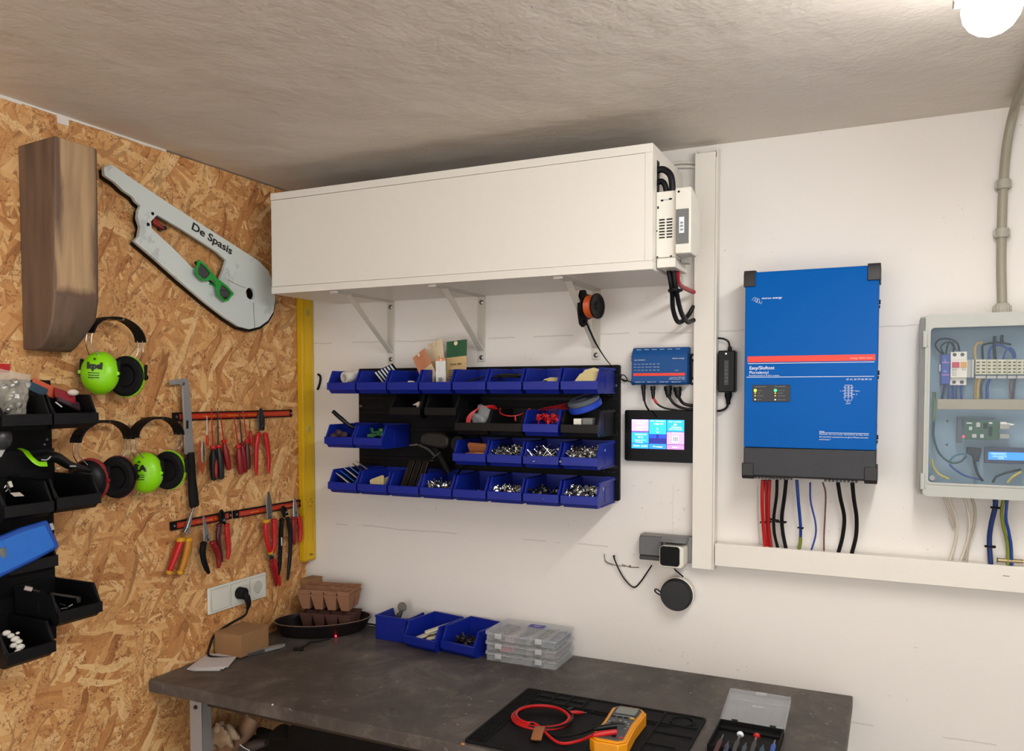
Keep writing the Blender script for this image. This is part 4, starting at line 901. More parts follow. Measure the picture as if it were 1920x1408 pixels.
# terminal blocks
tm = mat('terminal_cream', S(204, 202, 176), .5)
tl = [ (1829, 1849), (1850, 1869), (1870, 1888), (1889, 1906), (1907, 1926)]
for k, (u0, u1) in enumerate(tl):
    a = rng(u0, 674, u1, 702); o = thing('terminal_block', ('leftmost', 'second', 'middle', 'fourth', 'rightmost')[k]+' cream terminal block in the clear box', 'terminal block', ((a[0]+a[1])/2, YI, a[2]), group='cream terminal blocks in the clear box')
    part('body', MB().box(a[0], a[1], YI, -.033, a[2], a[3]), tm, o, .001, True)
    w = (a[1]-a[0])/2; hz = (a[3]-a[2])
    for c in range(2):
        for r in range(4): part('clamp_slot', MB().box(a[0]+w*c+w*.2, a[0]+w*c+w*.8, YI-.0006, YI, a[2]+hz*(.1+.22*r), a[2]+hz*(.2+.22*r)), mat('slot_olive', S(86, 82, 50), .6), o, 0, True)
    part('jumper', MB().box(a[0]+.001, a[1]-.001, YI-.002, YI, a[2]-.010, a[2]-.003), lgrey, o, .001, True)
single('end_stop', MB().box(at(1814, 676).x, at(1828, 676).x, -.05, -.033, at(1820, 708).z, at(1820, 674).z).box(at(1822, 676).x, at(1827, 676).x, -.062, -.05, at(1820, 708).z, at(1820, 674).z), lgrey, 'grey rail end piece between the breaker and the terminals', 'end stop', bev=.001)
a = rng(1757, 748, 1940, 769, -.075)
single('cover_strip', MB().box(a[0], a[1], -.078, -.070, a[2], a[3]), mat('strip_beige', S(150, 142, 124), .5, .3), 'beige metal strip across the middle of the clear box', 'strip', bev=.001)
# computer board
a = rng(1809, 789, 1873, 825); hz = a[3]-a[2]; wx = a[1]-a[0]
o = thing('circuit_board', 'small green computer board in the clear box', 'circuit board', ((a[0]+a[1])/2, YI, a[2]))
part('board', MB().box(a[0], a[1], YI, YI+.003, a[2], a[3]), mat('board_green', S(44, 84, 52), .45, bump=.3, bscale=700), o, .0005, True)
for (u, v, w, h, mm, nm) in [(.55, .6, .11, .3, black, 'chip'), (.33, .68, .12, .24, lgrey, 'chip'), (.12, .5, .10, .2, steel, 'chip'), (.22, .1, .13, .2, lgrey, 'connector'), (.45, .1, .11, .2, steel, 'connector'), (.05, .85, .16, .06, print_white, 'pin_header'), (.70, .86, .1, .08, device_white, 'pin_header'), (.70, .2, .1, .5, black, 'pin_header')]:
    part(nm, MB().box(a[0]+wx*u, a[0]+wx*(u+w), YI-.003, YI, a[2]+hz*v, a[2]+hz*(v+h)), mm, o, .0004, True)
part('indicator', MB().lathe([(0, .002), (.0028, .002), (.0028, 0)], (a[0]-.002, YI-.001, a[2]+hz*.15), (0, -1, 0), 10), led_red, o, 0, True)
for k, (vv) in enumerate((.72, .22)):
    part('usb_port', MB().box(a[1]+.0, a[1]+.021, YI-.010, YI+.002, a[2]+hz*vv-.006, a[2]+hz*vv+.006), mat('port_grey', S(142, 142, 134), .4, .4), o, .0008, True)
a2 = rng(1795, 782, 1866, 786)
single('board_carrier', MB().box(a2[0], a2[1], YI+.006, YI+.016, a2[2], a2[3]).box(a2[0], a2[0]+.012, YI+.006, YI+.016, a[2]-.01, a2[2]), mat('smoked', S(60, 66, 70), .3), 'dark carrier frame behind the green computer board', 'frame', bev=.001)
single('usb_plug', MB().box(a[1]+.001, a[1]+.014, YI-.008, YI, a2[2]-.018, a2[2]-.006).prism([(a[1]+.014, a2[2]-.016), (a[1]+.014, a2[2]-.008), (a[1]+.03, a2[2]-.0105), (a[1]+.03, a2[2]-.0135)], YI-.006, YI-.002), device_white, 'white plug at the top right of the green board', 'plug', bev=.0008)
o = thing('display_module', 'blue text display module low in the clear box', 'display', at(1880, 870))
a = rng(1846, 838, 1940, 871, -.066)
part('frame', MB().box(a[0], a[1], -.066, -.055, a[2], a[3]), mat('display_frame', S(30, 34, 62), .4), o, .001, True)
d = rng(1853, 847, 1936, 864, -.066)
part('display', MB().box(d[0], d[1], -.0665, -.0655, d[2], d[3]), scr('lcd_blue', S(20, 110, 214), .8), o, 0, True)
t = MB(); text_mb(t, 'MAISONDORST', d[0]+.006, -.0668, d[3]-.006, .0042, .032, ext=.0002); text_mb(t, '19:04 WATTS', d[0]+.008, -.0668, d[3]-.0125, .0042, .030, ext=.0002); text_mb(t, '10:42', d[0]+.02, -.0668, d[2]+.002, .004, .012, ext=.0002)
part('lettering', t, scr('lcd_text', S(170, 200, 240), .8), o, 0, True)
o = thing('hdmi_adapter', 'black angled adapter plug under the green board', 'adapter', at(1827, 850))
a = rng(1812, 838, 1840, 855); part('body', MB().prism([(a[0], a[3]), (a[1], a[3]-.002), (a[1]-.002, a[2]+.004), (a[1]-.006, a[2]-.014), (a[0]+.016, a[2]-.014), (a[0]+.012, a[2]), (a[0], a[2]+.006)], YI-.008, YI+.008), black, o, .002, True)
part('lead', MB().tube([at(1826, 862), at(1829, 875), at(1834, 890), at(1843, 902)], .0032, 8), black, o, 0, True)
# wires inside
iw = [('black', mblack, .0022, [(1767, 664), (1758, 655), (1754, 645), (1764, 636), (1782, 636), (1795, 644), (1799, 658)], 'outer black wire loop above the blue module'),
 ('black', mblack, .0018, [(1770, 664), (1764, 652), (1772, 643), (1786, 643), (1791, 656)], 'inner black wire loop above the blue module'),
 ('black', mblack, .0018, [(1774, 664), (1776, 650), (1781, 641), (1788, 650), (1787, 660)], 'black wire bent tightly above the breaker'),
 ('blue', wire_blue, .0024, [(1779, 722), (1779, 735), (1779, 748)], 'leftmost blue wire below the breaker'),
 ('blue', wire_blue, .0024, [(1786, 722), (1787, 735), (1787, 748)], 'second blue wire below the breaker'),
 ('blue', wire_blue, .0024, [(1794, 722), (1793, 735), (1794, 748)], 'third blue wire below the breaker'),
 ('blue', wire_blue, .0024, [(1803, 722), (1802, 735), (1803, 748)], 'rightmost blue wire below the breaker'),
 ('navy', mat('wire_navy', S(26, 36, 70), .4), .003, [(1772, 720), (1769, 735), (1766, 748)], 'dark navy wire below the blue module'),
 ('olive', mat('wire_olive', S(150, 130, 70), .45), .003, [(1832, 708), (1829, 722), (1828, 748)], 'tan wire below the leftmost terminal block'),
 ('yellow', mat('wire_tan', S(176, 150, 84), .45), .0034, [(1838, 708), (1834, 722), (1833, 748)], 'yellowish wire below the leftmost terminal block'),
 ('grey', dgrey, .0024, [(1845, 710), (1840, 725), (1841, 748)], 'grey wire below the second terminal block'),
 ('blue', wire_blue, .0034, [(1856, 710), (1851, 724), (1851, 748)], 'blue wire below the second terminal block'),
 ('brown', wire_brown, .0024, [(1897, 710), (1894, 725), (1896, 748)], 'brown wire below the fourth terminal block'),
 ('navy', dgrey, .003, [(1903, 710), (1901, 725), (1899, 748)], 'dark wire below the fourth terminal block'),
 ('tan', mat('wire_tan', S(176, 150, 84), .45), .0034, [(1829, 674), (1828, 655), (1832, 644), (1842, 642)], 'tan wire rising above the leftmost terminal block'),
 ('black', mblack, .0026, [(1843, 674), (1842, 655), (1845, 646), (1870, 642), (1896, 646)], 'black wire running across above the terminal blocks'),
 ('blue', wire_blue, .0026, [(1854, 674), (1855, 658), (1862, 648), (1878, 648), (1895, 658), (1902, 672)], 'blue wire arched above the terminal blocks'),
 ('blue', wire_blue, .0022, [(1881, 674), (1884, 662), (1893, 652), (1902, 660), (1904, 672)], 'thin blue wire above the third terminal block'),
 ('black', mblack, .0036, [(1866, 674), (1864, 650), (1865, 630)], 'left thick dark cable entering the clear box from above'),
 ('black', mblack, .0036, [(1880, 645), (1878, 635), (1879, 628)], 'right thick dark cable entering the clear box from above'),
 ('green', mat('wire_dark_green', S(30, 70, 58), .45), .0026, [(1753, 735), (1751, 790), (1751, 820), (1760, 848), (1780, 866), (1800, 866), (1812, 855)], 'dark green wire sweeping down the left side of the clear box'),
 ('teal', mat('wire_teal', S(40, 100, 120), .45), .002, [(1780, 866), (1788, 856), (1802, 851), (1813, 852)], 'teal wire looping towards the black adapter'),
 ('blue', wire_blue, .0024, [(1780, 870), (1790, 880), (1810, 892), (1838, 899)], 'blue wire running along the bottom of the clear box'),
 ('yellow', wire_yel, .0028, [(1747, 860), (1751, 876), (1762, 890), (1780, 898)], 'yellow-green wire at the lower left corner of the clear box'),
 ('green', wire_gy, .003, [(1751, 735), (1752, 760), (1750, 790)], 'green wire beside the beige strip in the clear box'),
 ('black', mblack, .0028, [(1861, 905), (1868, 894), (1885, 887), (1915, 880)], 'black cable arching at the lower right of the clear box'),
 ('yellow', wire_yel, .003, [(1889, 905), (1899, 894), (1915, 884)], 'yellow-green wire at the lower right of the clear box')]
for nme, mm, r, q, lab in iw:
    single('wire', MB().tube([at(x, y, YI+.004) for x, y in q], r, 8), mm, lab, 'wire', loc=at(*q[0]))
# cables below the enclosure
drop('thin_cable', 'leftmost white cable curving below the clear box', [(1777, 924, -.06), (1783, 945, -.05), (1794, 975, -.04), (1792, 1010, -.03), (1781, 1050, -.025)], .0036, wire_white)
drop('thin_cable', 'middle white cable curving below the clear box', [(1805, 926, -.06), (1813, 950, -.05), (1818, 985, -.04), (1812, 1020, -.03), (1800, 1053, -.025)], .0034, wire_white)
drop('thin_cable', 'rightmost, greyer white cable below the clear box', [(1820, 928, -.06), (1828, 955, -.05), (1826, 985, -.04), (1816, 1015, -.03), (1812, 1053, -.025)], .0034, mat('cable_putty', S(176, 168, 152), .5))
drop('thin_cable', 'white cable lying just behind the middle ones under the clear box', [(1766, 924, -.06), (1774, 945, -.05), (1780, 960, -.04), (1788, 990, -.012)], .003, wire_white)
drop('power_cable', 'thick dark blue cable with ties under the clear box', [(1866, 930, -.06), (1866, 950, -.055), (1858, 985, -.045), (1855, 1015, -.035), (1858, 1062, -.03)], .006, mat('cable_navy', S(24, 48, 104), .4))
drop('earth_wire', 'yellow-green wire under the clear box beside the connector', [(1883, 930, -.06), (1878, 960, -.055), (1882, 990, -.045), (1889, 1020, -.035), (1890, 1062, -.03)], .004, wire_gy)
drop('signal_wire', 'blue and brown wire right of the yellow-green one', [(1889, 930, -.06), (1886, 970, -.055), (1891, 995, -.045), (1896, 1025, -.035), (1897, 1062, -.03)], .0036, wire_blue)
tie('upper black tie on the thick dark blue cable', (1858, 951), (1874, 952), -.056)
tie('lower black tie on the thick dark blue cable', (1847, 1024), (1866, 1025), -.036)
p0, p1 = PY(1869, 1050, -.03), PY(1919, 1053, -.03)
o = thing('connector_tube', 'brass-coloured tube lying on the white rail under the clear box', 'tube', (p0+p1)/2)
part('tube', MB().cyl(p0, p1, .0052, n=18), mat('brass_dull', S(160, 142, 108), .35, .7), o, 0, True)
part('end_ring', MB().cyl(p0, p0+(p1-p0)*.04, .0062, n=18), mat('brass_dark', S(96, 84, 66), .4, .6), o, 0, True)

# conduit with clips
cn = thing('conduit', 'grey plastic conduit rising from the clear box to the ceiling', 'pipe', (2.165, -.02, 1.86))
cpm = mat('conduit_grey', S(152, 147, 130), .42, var=.03)
part('pipe', MB().tube([(2.166, -.022, 1.885), (2.162, -.022, 2.0), (2.162, -.022, 2.15), (2.166, -.023, 2.25), (2.173, -.028, 2.31), (2.178, -.05, 2.343), (2.179, -.10, 2.352), (2.181, -.30, 2.352), (2.183, -1.2, 2.352)], .0108, 18), cpm, cn, 0, True)
nutp = [(.014, 0), (.019, .004), (.0205, .012), (.0195, .022), (.013, .029), (.011, .029)]
nt = MB().lathe(nutp, (2.166, -.022, 1.8595), (0, 0, 1), 30)
for i in range(20):
    a_ = i/20*2*math.pi; nt.box(2.166+.0198*math.cos(a_)-.001, 2.166+.0198*math.cos(a_)+.001, -.022+.0198*math.sin(a_)-.001, -.022+.0198*math.sin(a_)+.001, 1.863, 1.882)
part('gland_nut', nt, mat('gland_grey', S(178, 174, 162), .45), cn, 0, True)
def clip(lab, M):
    b = MB(); b.M = M
    pr = [(.0155*math.cos(math.radians(a)), -.0155*math.sin(math.radians(a))) for a in range(-40, 221, 20)]
    pi_ = [(.0112*math.cos(math.radians(a)), -.0112*math.sin(math.radians(a))) for a in range(220, -41, -20)]
    b.prism([(x, y) for x, y in (pr+pi_)], -.011, .011, 'z')
    b.box(-.012, .012, .013, .0215, -.009, .009)
    for s in (-1, 1): b.box(s*.013, s*.018, -.006, .004, -.008, .008)
    return single('pipe_clip', b, mat('clip_grey', S(168, 164, 152), .5), lab, 'clip', world=True)
clip('lower grey clip holding the conduit', Matrix.Translation((2.162, -.022, 2.06)))
clip('upper grey clip holding the conduit', Matrix.Translation((2.1625, -.022, 2.178)))
clip('white clip holding the conduit on the ceiling at the right edge', Matrix.Translation((2.1805, -.33, 2.352))@Matrix.Rotation(math.radians(-90), 4, 'X')@Matrix.Rotation(math.pi, 4, 'Z'))
cable('thin_wire', 'thin white wire lying on top of the clear box beside the gland', [(2.128, -.03, 1.878), (2.131, -.03, 1.871), (2.127, -.03, 1.864), (2.14, -.03, 1.8635), (2.15, -.03, 1.864)], .0012, device_white, n=6)
# ---------------- left wall (board) ----------------
H90 = math.pi/2
def wyz(x, y, X=.03): p = PX(x, y, X); return (p.y, p.z)
# level leaning in the corner
lv = thing('spirit_level', 'long yellow spirit level standing upright against the board in the corner', 'level', (.014, -.028, 1.068))
part('body', MB().prism([(.002, -.060), (.023, -.060), (.026, -.056), (.026, -.004), (.023, -.001), (.002, -.001)], 1.068, 2.09, 'z').box(.026, .0275, -.058, -.050, 1.072, 2.085).box(.026, .0275, -.011, -.003, 1.072, 2.085), yellow_g, lv, .001, True)
for zz in (1.54, 1.955):
    part('vial_window', MB().lathe([(0, .001), (.009, .001), (.010, 0)], (.026, -.030, zz), (1, 0, 0), 20, sx=1, sy=1.4), mat('vial_window', S(176, 160, 60), .25), lv, 0, True)
part('end_cap', MB().prism([(.0015, -.0605), (.0265, -.0605), (.0265, -.0005), (.0015, -.0005)], 1.064, 1.070, 'z'), mat('level_end', S(190, 150, 20), .5), lv, .001, True)
sc = MB()
rnd = random.Random(3)
for i in range(16): a, b_ = rnd.uniform(-.048, -.012), 1.27+rnd.uniform(-.012, .02); sc.ell((.026, a, b_), (.0006, .0012, .002), 6, 4)
for i in range(10): sc.box(.026, .0263, -.045, -.044, 1.14+.007*i, 1.143+.007*i); sc.box(.026, .0263, -.018, -.017, 1.13+.009*i, 1.134+.009*i)
M = Matrix(((0, 0, 1, .0262), (1, 0, 0, -.036), (0, 1, 0, 1.082), (0, 0, 0, 1)))
text_mb(sc, 'Vile', 0, 0, 0, .009, .020, M=M)
part('scribble', sc, print_black, lv, 0, True)
single('cable_hook', MB().tube([(.045, -.004, 1.68), (.058, -.008, 1.70), (.060, -.006, 1.725), (.048, -.004, 1.735)], .004, 8), mblack, 'black hook on the wall just right of the yellow level', 'hook')

# heavy wooden block
wm_side = NT('old_beam_side'); n = wm_side.n('ShaderNodeTexNoise', Scale=6, Detail=5); mp = wm_side.n('ShaderNodeMapping', i0=wm_side.tc.outputs['Object']); mp.inputs['Scale'].default_value = (4, 4, .5); wm_side.l(mp.outputs[0], n.inputs[0])
wm_side.l(wm_side.ramp(n.outputs[0], [(.3, S(70, 54, 44)), (.7, S(116, 92, 74))]), wm_side.b.inputs[0]); wm_side.b.inputs['Roughness'].default_value = .7; wm_side.bump(n.outputs[0], .4, .004)
wm_fr = NT('sawn_beam_face'); O = wm_fr.tc.outputs['Object']; sp_ = wm_fr.n('ShaderNodeSeparateXYZ', i0=O)
mp = wm_fr.n('ShaderNodeMapping', i0=O); mp.inputs['Scale'].default_value = (5, 5, .7); n = wm_fr.noise(5, 5, mp.outputs[0]); n.inputs['Distortion'].default_value = .6
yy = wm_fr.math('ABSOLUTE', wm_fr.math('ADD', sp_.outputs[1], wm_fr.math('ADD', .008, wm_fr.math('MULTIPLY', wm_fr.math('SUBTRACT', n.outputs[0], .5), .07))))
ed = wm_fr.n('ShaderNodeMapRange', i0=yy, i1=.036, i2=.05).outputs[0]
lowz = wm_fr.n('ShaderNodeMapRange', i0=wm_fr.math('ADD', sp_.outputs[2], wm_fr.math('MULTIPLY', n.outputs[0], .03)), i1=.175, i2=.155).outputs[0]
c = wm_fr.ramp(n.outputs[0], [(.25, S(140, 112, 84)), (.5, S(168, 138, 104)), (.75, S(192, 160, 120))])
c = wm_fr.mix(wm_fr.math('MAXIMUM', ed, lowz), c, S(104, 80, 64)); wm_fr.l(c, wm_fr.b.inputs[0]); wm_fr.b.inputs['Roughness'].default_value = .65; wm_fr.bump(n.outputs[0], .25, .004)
b = MB()
prof = [(0, 1.774), (.045, 1.770), (.075, 1.782), (.098, 1.812), (.112, 1.85), (.120, 1.90), (.1225, 1.96), (.128, 2.08), (.133, 2.27), (0, 2.262)]
def yr(x, z): return -.872-.05*(x/.134)**1.2 - (.055*max(0, (1.86-z)/.09) if x > .03 else .05*max(0, (1.86-z)/.09))
vs = []; nn = len(prof)
cols = [lambda x, z: -1.041, lambda x, z: yr(x, z)-.012, lambda x, z: yr(x, z)]
for ci, cf in enumerate(cols):
    for x, z in prof: vs.append((x if ci < 2 else max(0, x-.014*(1 if x > .02 else 0)), cf(x, z), z))
fs = [tuple(range(nn)), tuple(range(3*nn-1, 2*nn-1, -1))]; ms = [0, 0]
for ci in range(2):
    for i in range(nn):
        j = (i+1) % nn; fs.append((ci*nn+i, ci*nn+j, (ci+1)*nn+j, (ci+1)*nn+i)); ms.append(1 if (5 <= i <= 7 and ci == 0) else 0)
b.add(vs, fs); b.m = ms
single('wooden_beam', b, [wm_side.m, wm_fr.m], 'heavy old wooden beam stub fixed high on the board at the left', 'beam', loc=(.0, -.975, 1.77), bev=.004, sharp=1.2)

# white saw-shaped plate
Z1s = 2.607
def zc(u, v, X=.034): return wyz(u/Z1s, 160+v/Z1s, X)
outer = [(508, 400), (545, 386), (600, 425), (690, 486), (820, 573), (950, 657), (1100, 752), (1200, 817), (1270, 862), (1312, 908), (1340, 980), (1346, 1050), (1336, 1108), (1310, 1150), (1268, 1180), (1220, 1192), (1165, 1178), (1100, 1135), (1000, 1058), (870, 948), (760, 850), (657, 762), (678, 738), (686, 690), (673, 650), (676, 612), (688, 588), (664, 568), (650, 545), (605, 515), (560, 472), (511, 440)]
inner = [(768, 633), (900, 710), (1060, 813), (1108, 856), (1092, 905), (1076, 945), (1040, 952), (935, 886), (840, 790), (742, 700), (738, 665)]
wmat = NT('smudged_white'); n1 = wmat.noise(9, 6, rough=.7); n2 = wmat.noise(30, 4, rough=.7)
cc = wmat.mix(wmat.math('MULTIPLY', wmat.math('GREATER_THAN', n1.outputs[0], .58), wmat.math('MULTIPLY', n2.outputs[0], .5)), S(206, 214, 212), S(120, 126, 130)); wmat.l(cc, wmat.b.inputs[0]); wmat.b.inputs['Roughness'].default_value = .4
hc = zc(1225, 1018); hole = [(hc[0]+.0205*math.cos(a/24*2*math.pi), hc[1]+.019*math.sin(a/24*2*math.pi)) for a in range(24)]
sw = thing('saw_shape', 'white saw-shaped plate lettered De Spasis, hung diagonally on the board', 'sign', (.0, -.55, 1.95))
part('plate', MB().prism([[zc(*q) for q in outer], [zc(*q) for q in inner], hole], .024, .034, 'x'), wmat.m, sw, .003, True)
hole2 = [(hc[0]+.018*math.cos(a/24*2*math.pi), hc[1]+.0165*math.sin(a/24*2*math.pi)) for a in range(24)]
def shrink(pts, k, du, dv):
    cx = sum(p[0] for p in pts)/len(pts); cy = sum(p[1] for p in pts)/len(pts)
    return [(cx+(p[0]-cx)*k+du, cy+(p[1]-cy)*k+dv) for p in pts]
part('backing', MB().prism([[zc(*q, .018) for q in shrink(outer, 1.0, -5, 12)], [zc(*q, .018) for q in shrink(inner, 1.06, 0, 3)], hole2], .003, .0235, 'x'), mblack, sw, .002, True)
P0 = PX(933/Z1s, 160+700/Z1s, .0345); P1 = PX(1128/Z1s, 160+826/Z1s, .0345)
ux = (P1-P0).normalized(); un = V(1, 0, 0); uy = un.cross(ux)
M = Matrix(((ux.x, uy.x, un.x, P0.x), (ux.y, uy.y, un.y, P0.y), (ux.z, uy.z, un.z, P0.z), (0, 0, 0, 1)))
part('lettering', text_mb(MB(), 'De Spasis', 0, 0, 0, .023, (P1-P0).length, M=M, bold=.02), print_black, sw, 0, True)
for q in ((746, 627), (724, 680)): p = zc(*q); part('bolt', MB().lathe([(0, .002), (.004, .002), (.005, 0)], (.034, p[0], p[1]), (1, 0, 0), 12), mblack, sw, 0, True)
a1, a2 = zc(752, 655, .02), zc(790, 690, .02)
part('red_trigger', MB().prism([(a1[0], a1[1]+.012), (a1[0]+.022, a1[1]-.006), (a2[0]+.012, a2[1]-.008), (a1[0]-.002, a1[1]-.012)], .006, .02, 'x'), mat('dull_red', S(150, 46, 40), .5), sw, .002, True)
part('ring_nut', MB().lathe([(.005, 0), (.009, 0), (.010, .004), (.009, .008), (.005, .008), (.005, 0)], (.006, a2[0]+.004, a2[1]-.002), (1, 0, 0), 18).lathe([(.003, 0), (.006, 0), (.006, .006), (.003, .006), (.003, 0)], (.006, a2[0]+.02, a2[1]+.0), (1, 0, 0), 14), dsteel, sw, 0, True)
part('seam', MB().tube([(.0345, *zc(1112, 950)), (.0345, *zc(1160, 975)), (.0345, *zc(1200, 990))], .0006, 5).tube([(.0345, *zc(1238, 1062)), (.0345, *zc(1240, 1110)), (.0345, *zc(1245, 1188))], .0006, 5), dgrey, sw, 0, True)

# sunglasses
A_, B_ = PX(992/Z1s, 160+915/Z1s, .05), PX(1092/Z1s, 160+1012/Z1s, .05)
sg = thing('sunglasses', 'green-framed sunglasses resting on the white saw-shaped plate', 'sunglasses', (A_+B_)/2)
ux = (B_-A_).normalized(); uy = V(1, 0, 0).cross(ux); L = (B_-A_).length
M = Matrix(((ux.x, uy.x, 1, (A_+B_).x/2), (ux.y, uy.y, 0, (A_+B_).y/2), (ux.z, uy.z, 0, (A_+B_).z/2), (0, 0, 0, 1)))
fr_ = [(-L/2-.034, .016), (-L/2-.031, .023), (-L/2, .025), (-.010, .021), (0, .017), (.010, .021), (L/2, .025), (L/2+.031, .023), (L/2+.034, .016), (L/2+.030, .008), (L/2+.027, -.012), (L/2+.016, -.023), (L/2-.010, -.024), (L/2-.022, -.014), (.008, .004), (0, .008), (-.008, .004), (-L/2+.022, -.014), (-L/2+.010, -.024), (-L/2-.016, -.023), (-L/2-.027, -.012), (-L/2-.030, .008)]
def lensp(s, k=0): return [(s*L/2+x*s, z) for x, z in [(-.021+k, .015-k), (0, .018-k), (.024-k, .016-k), (.021-k, -.008), (.012, -.018+k), (-.008, -.018+k), (-.017+k, -.008)]]
b = MB(); b.M = M; b.prism([fr_, lensp(-1), lensp(1)], -.003, .003, 'z'); part('frame', b, green, sg, .0012, True)
b = MB(); b.M = M; b.prism(lensp(-1, -.0008), -.001, .001, 'z'); part('lens', b, lens, sg, 0, True)
b = MB(); b.M = M; b.prism(lensp(1, -.0008), -.001, .001, 'z'); part('lens', b, lens, sg, 0, True)
for s in (-1, 1):
    b = MB(); b.M = M; b.tube([(s*(L/2+.030), .014, -.004), (s*(L/2+.027), .013, -.012), (s*(L/2-.02), .006, -.013), (0 if s > 0 else .01, -.002 if s > 0 else .004, -.013)], .003, 8); part('temple', b, black if s < 0 else green, sg, 0, True)

# ear defenders
def muff(lab, loc, shell, accent, logo=None, stripe=None, turn=6, roll=0, swivel=28):
    o = thing('ear_defenders', lab, 'ear defenders', loc, H90+math.radians(turn), ry=math.radians(roll))
    b = MB()                                             # headband pad, arc in the x-z plane
    n = 16; top = 0; W = .088; Hh = .058
    for i in range(n):
        for (a0, a1) in ((math.pi*(.02+.96*i/n), math.pi*(.02+.96*(i+1)/n)),):
            q = []
            for a in (a0, a1):
                for rr in (1, .935): q.append((W*rr*math.cos(a), Hh*rr*math.sin(a)-Hh))
            y0, y1 = -.060, -.026
            b.add([(q[0][0], y0, q[0][1]), (q[2][0], y0, q[2][1]), (q[3][0], y0, q[3][1]), (q[1][0], y0, q[1][1]), (q[0][0], y1, q[0][1]), (q[2][0], y1, q[2][1]), (q[3][0], y1, q[3][1]), (q[1][0], y1, q[1][1])],
                  [(0, 1, 2, 3), (7, 6, 5, 4), (0, 4, 5, 1), (2, 6, 7, 3), (0, 3, 7, 4), (1, 5, 6, 2)])
    part('headband', b, mblack, o, 0)
    cz = -.153
    for s in (-1, 1):
        for yy in (-.052, -.034):
            part('wire_arm', MB().tube([(s*.082, yy, -Hh+.01), (s*.084, yy, -.085), (s*.064, yy-.008 if yy < -.04 else yy+.008, -.115), (s*.072, yy-.018 if yy < -.04 else yy+.02, cz+.008)], .0014, 6), steel, o)
        CM = Matrix.Translation((s*.045, -.05, cz))@Matrix.Rotation(math.radians(swivel), 4, 'Z')@Matrix.Translation((-s*.045, .05, -cz))
        def cm():
            q_ = MB(); q_.M = CM; return q_
        if s < 0: CL = CM
        sh = cm().lathe([(0, .036), (.014, .0355), (.028, .033), (.039, .028), (.047, .020), (.051, .011), (.052, .003), (.052, 0), (.0, 0)], (s*.040, -.045, cz), (s, 0, 0), 36, sx=.88, sy=1.08)
        cp = part('cup', sh, shell, o, label=None)
        cu = cm().lathe([(.026, .003), (.044, .002), (.050, .007), (.050, .014), (.042, .021), (.030, .019), (.024, .010), (.0, .010), (0, .003)], (s*.040, -.045, cz), (-s, 0, 0), 32, sx=.88, sy=1.08)
        part('cushion', cu, rubber, cp)
        for (ya, yb, yc) in ((-.0035, .0035, 0), (-.0935, -.0865, -.090)):
            sl_ = part('arm_slider', cm().box(s*.040, s*.049, ya, yb, cz-.008, cz+.034).lathe([(0, .006), (.0065, .006), (.008, 0)], (s*.045, yc, cz), (s, 0, 0), 12), mblack, o, .001)
            part('pivot_button', cm().lathe([(0, .0085), (.005, .0085), (.0055, 0)], (s*.046, yc, cz), (s, 0, 0), 12), accent, sl_)
        if stripe:
            part('band_stripe', cm().lathe([(.0500, .003), (.0535, .003), (.0530, .010), (.0505, .015), (.049, .015)], (s*.040, -.045, cz), (s, 0, 0), 36, sx=.88, sy=1.08), stripe, cp)
    if logo:
        t = MB()
        ang = math.radians(-90)
        M = CL@Matrix.Translation((-.0752, -.024, cz+.008))@Matrix.Rotation(math.radians(-90), 4, 'Z')@Matrix.Rotation(math.radians(90), 4, 'X')@Matrix.Translation((-.0, 0, 0))
        text_mb(t, logo, 0, 0, 0, .016, .036, M=M, ext=.0022, bold=.05)
        M2 = CL@Matrix.Translation((-.0748, -.028, cz-.004))@Matrix.Rotation(math.radians(-90), 4, 'Z')@Matrix.Rotation(math.radians(90), 4, 'X')
        for k in range(3): text_mb(t, 'hearing protection', 0, 0, 0, .003, .026, M=M2@Matrix.Translation((0, -.006*k, 0)), ext=.0022)
        text_mb(t, 'R', 0, 0, 0, .006, .006, M=M2@Matrix.Translation((.010, .034, 0)), ext=.0012)
        part('lettering', t, print_black, o)
    part('hanging_hook', MB().cyl((0, .03, -.004), (0, -.066, -.006), .003, n=10), steel, o)
    return o
muff('lime green ear defenders hanging highest, under the wooden beam', (.012, -.828, 1.868), lime, lime, 'kpd', roll=5)
muff('black ear defenders with red stripes hanging beside the black bins', (.012, -.875, 1.598), black, red, stripe=mat('muff_red', S(150, 40, 44), .45))
muff('lime green ear defenders hanging lower, left of the hooked steel bar', (.012, -.708, 1.602), lime, lime, 'KA', swivel=22)

# hooked bar
hk = thing('pry_tool', 'hooked flat steel bar with a black grip hanging over the red rails', 'tool', (0, -.57, 1.52))
b = MB(); q = [wyz(*p_) for p_ in ((320, 713), (354, 709), (357, 722), (361, 770), (366, 852), (349, 852), (347, 790), (344, 724), (340, 720), (322, 722))]
b.prism(q, .020, .026, 'x'); part('shaft', b, mat('brushed_bar', S(176, 174, 172), .45, .6), hk, .001, True)
b = MB(); pts_ = [PX(357, 848, .024), PX(358, 870, .024), PX(361, 910, .024), PX(364, 945, .024)]
b.tube(pts_+[PX(364.5, 949, .024)], [.0125, .014, .013, .0155, .016, .010], 16, flat=.75); part('grip', b, rubber, hk, 0, True)
p = wyz(353, 796); part('stamp', MB().box(.026, .0265, p[0]-.004, p[0]+.004, p[1]-.012, p[1]+.012), dsteel, hk, 0, True)
part('wall_peg', MB().cyl((0, -.585, 1.695), (.03, -.585, 1.695), .004, n=10), steel, hk, 0, True)

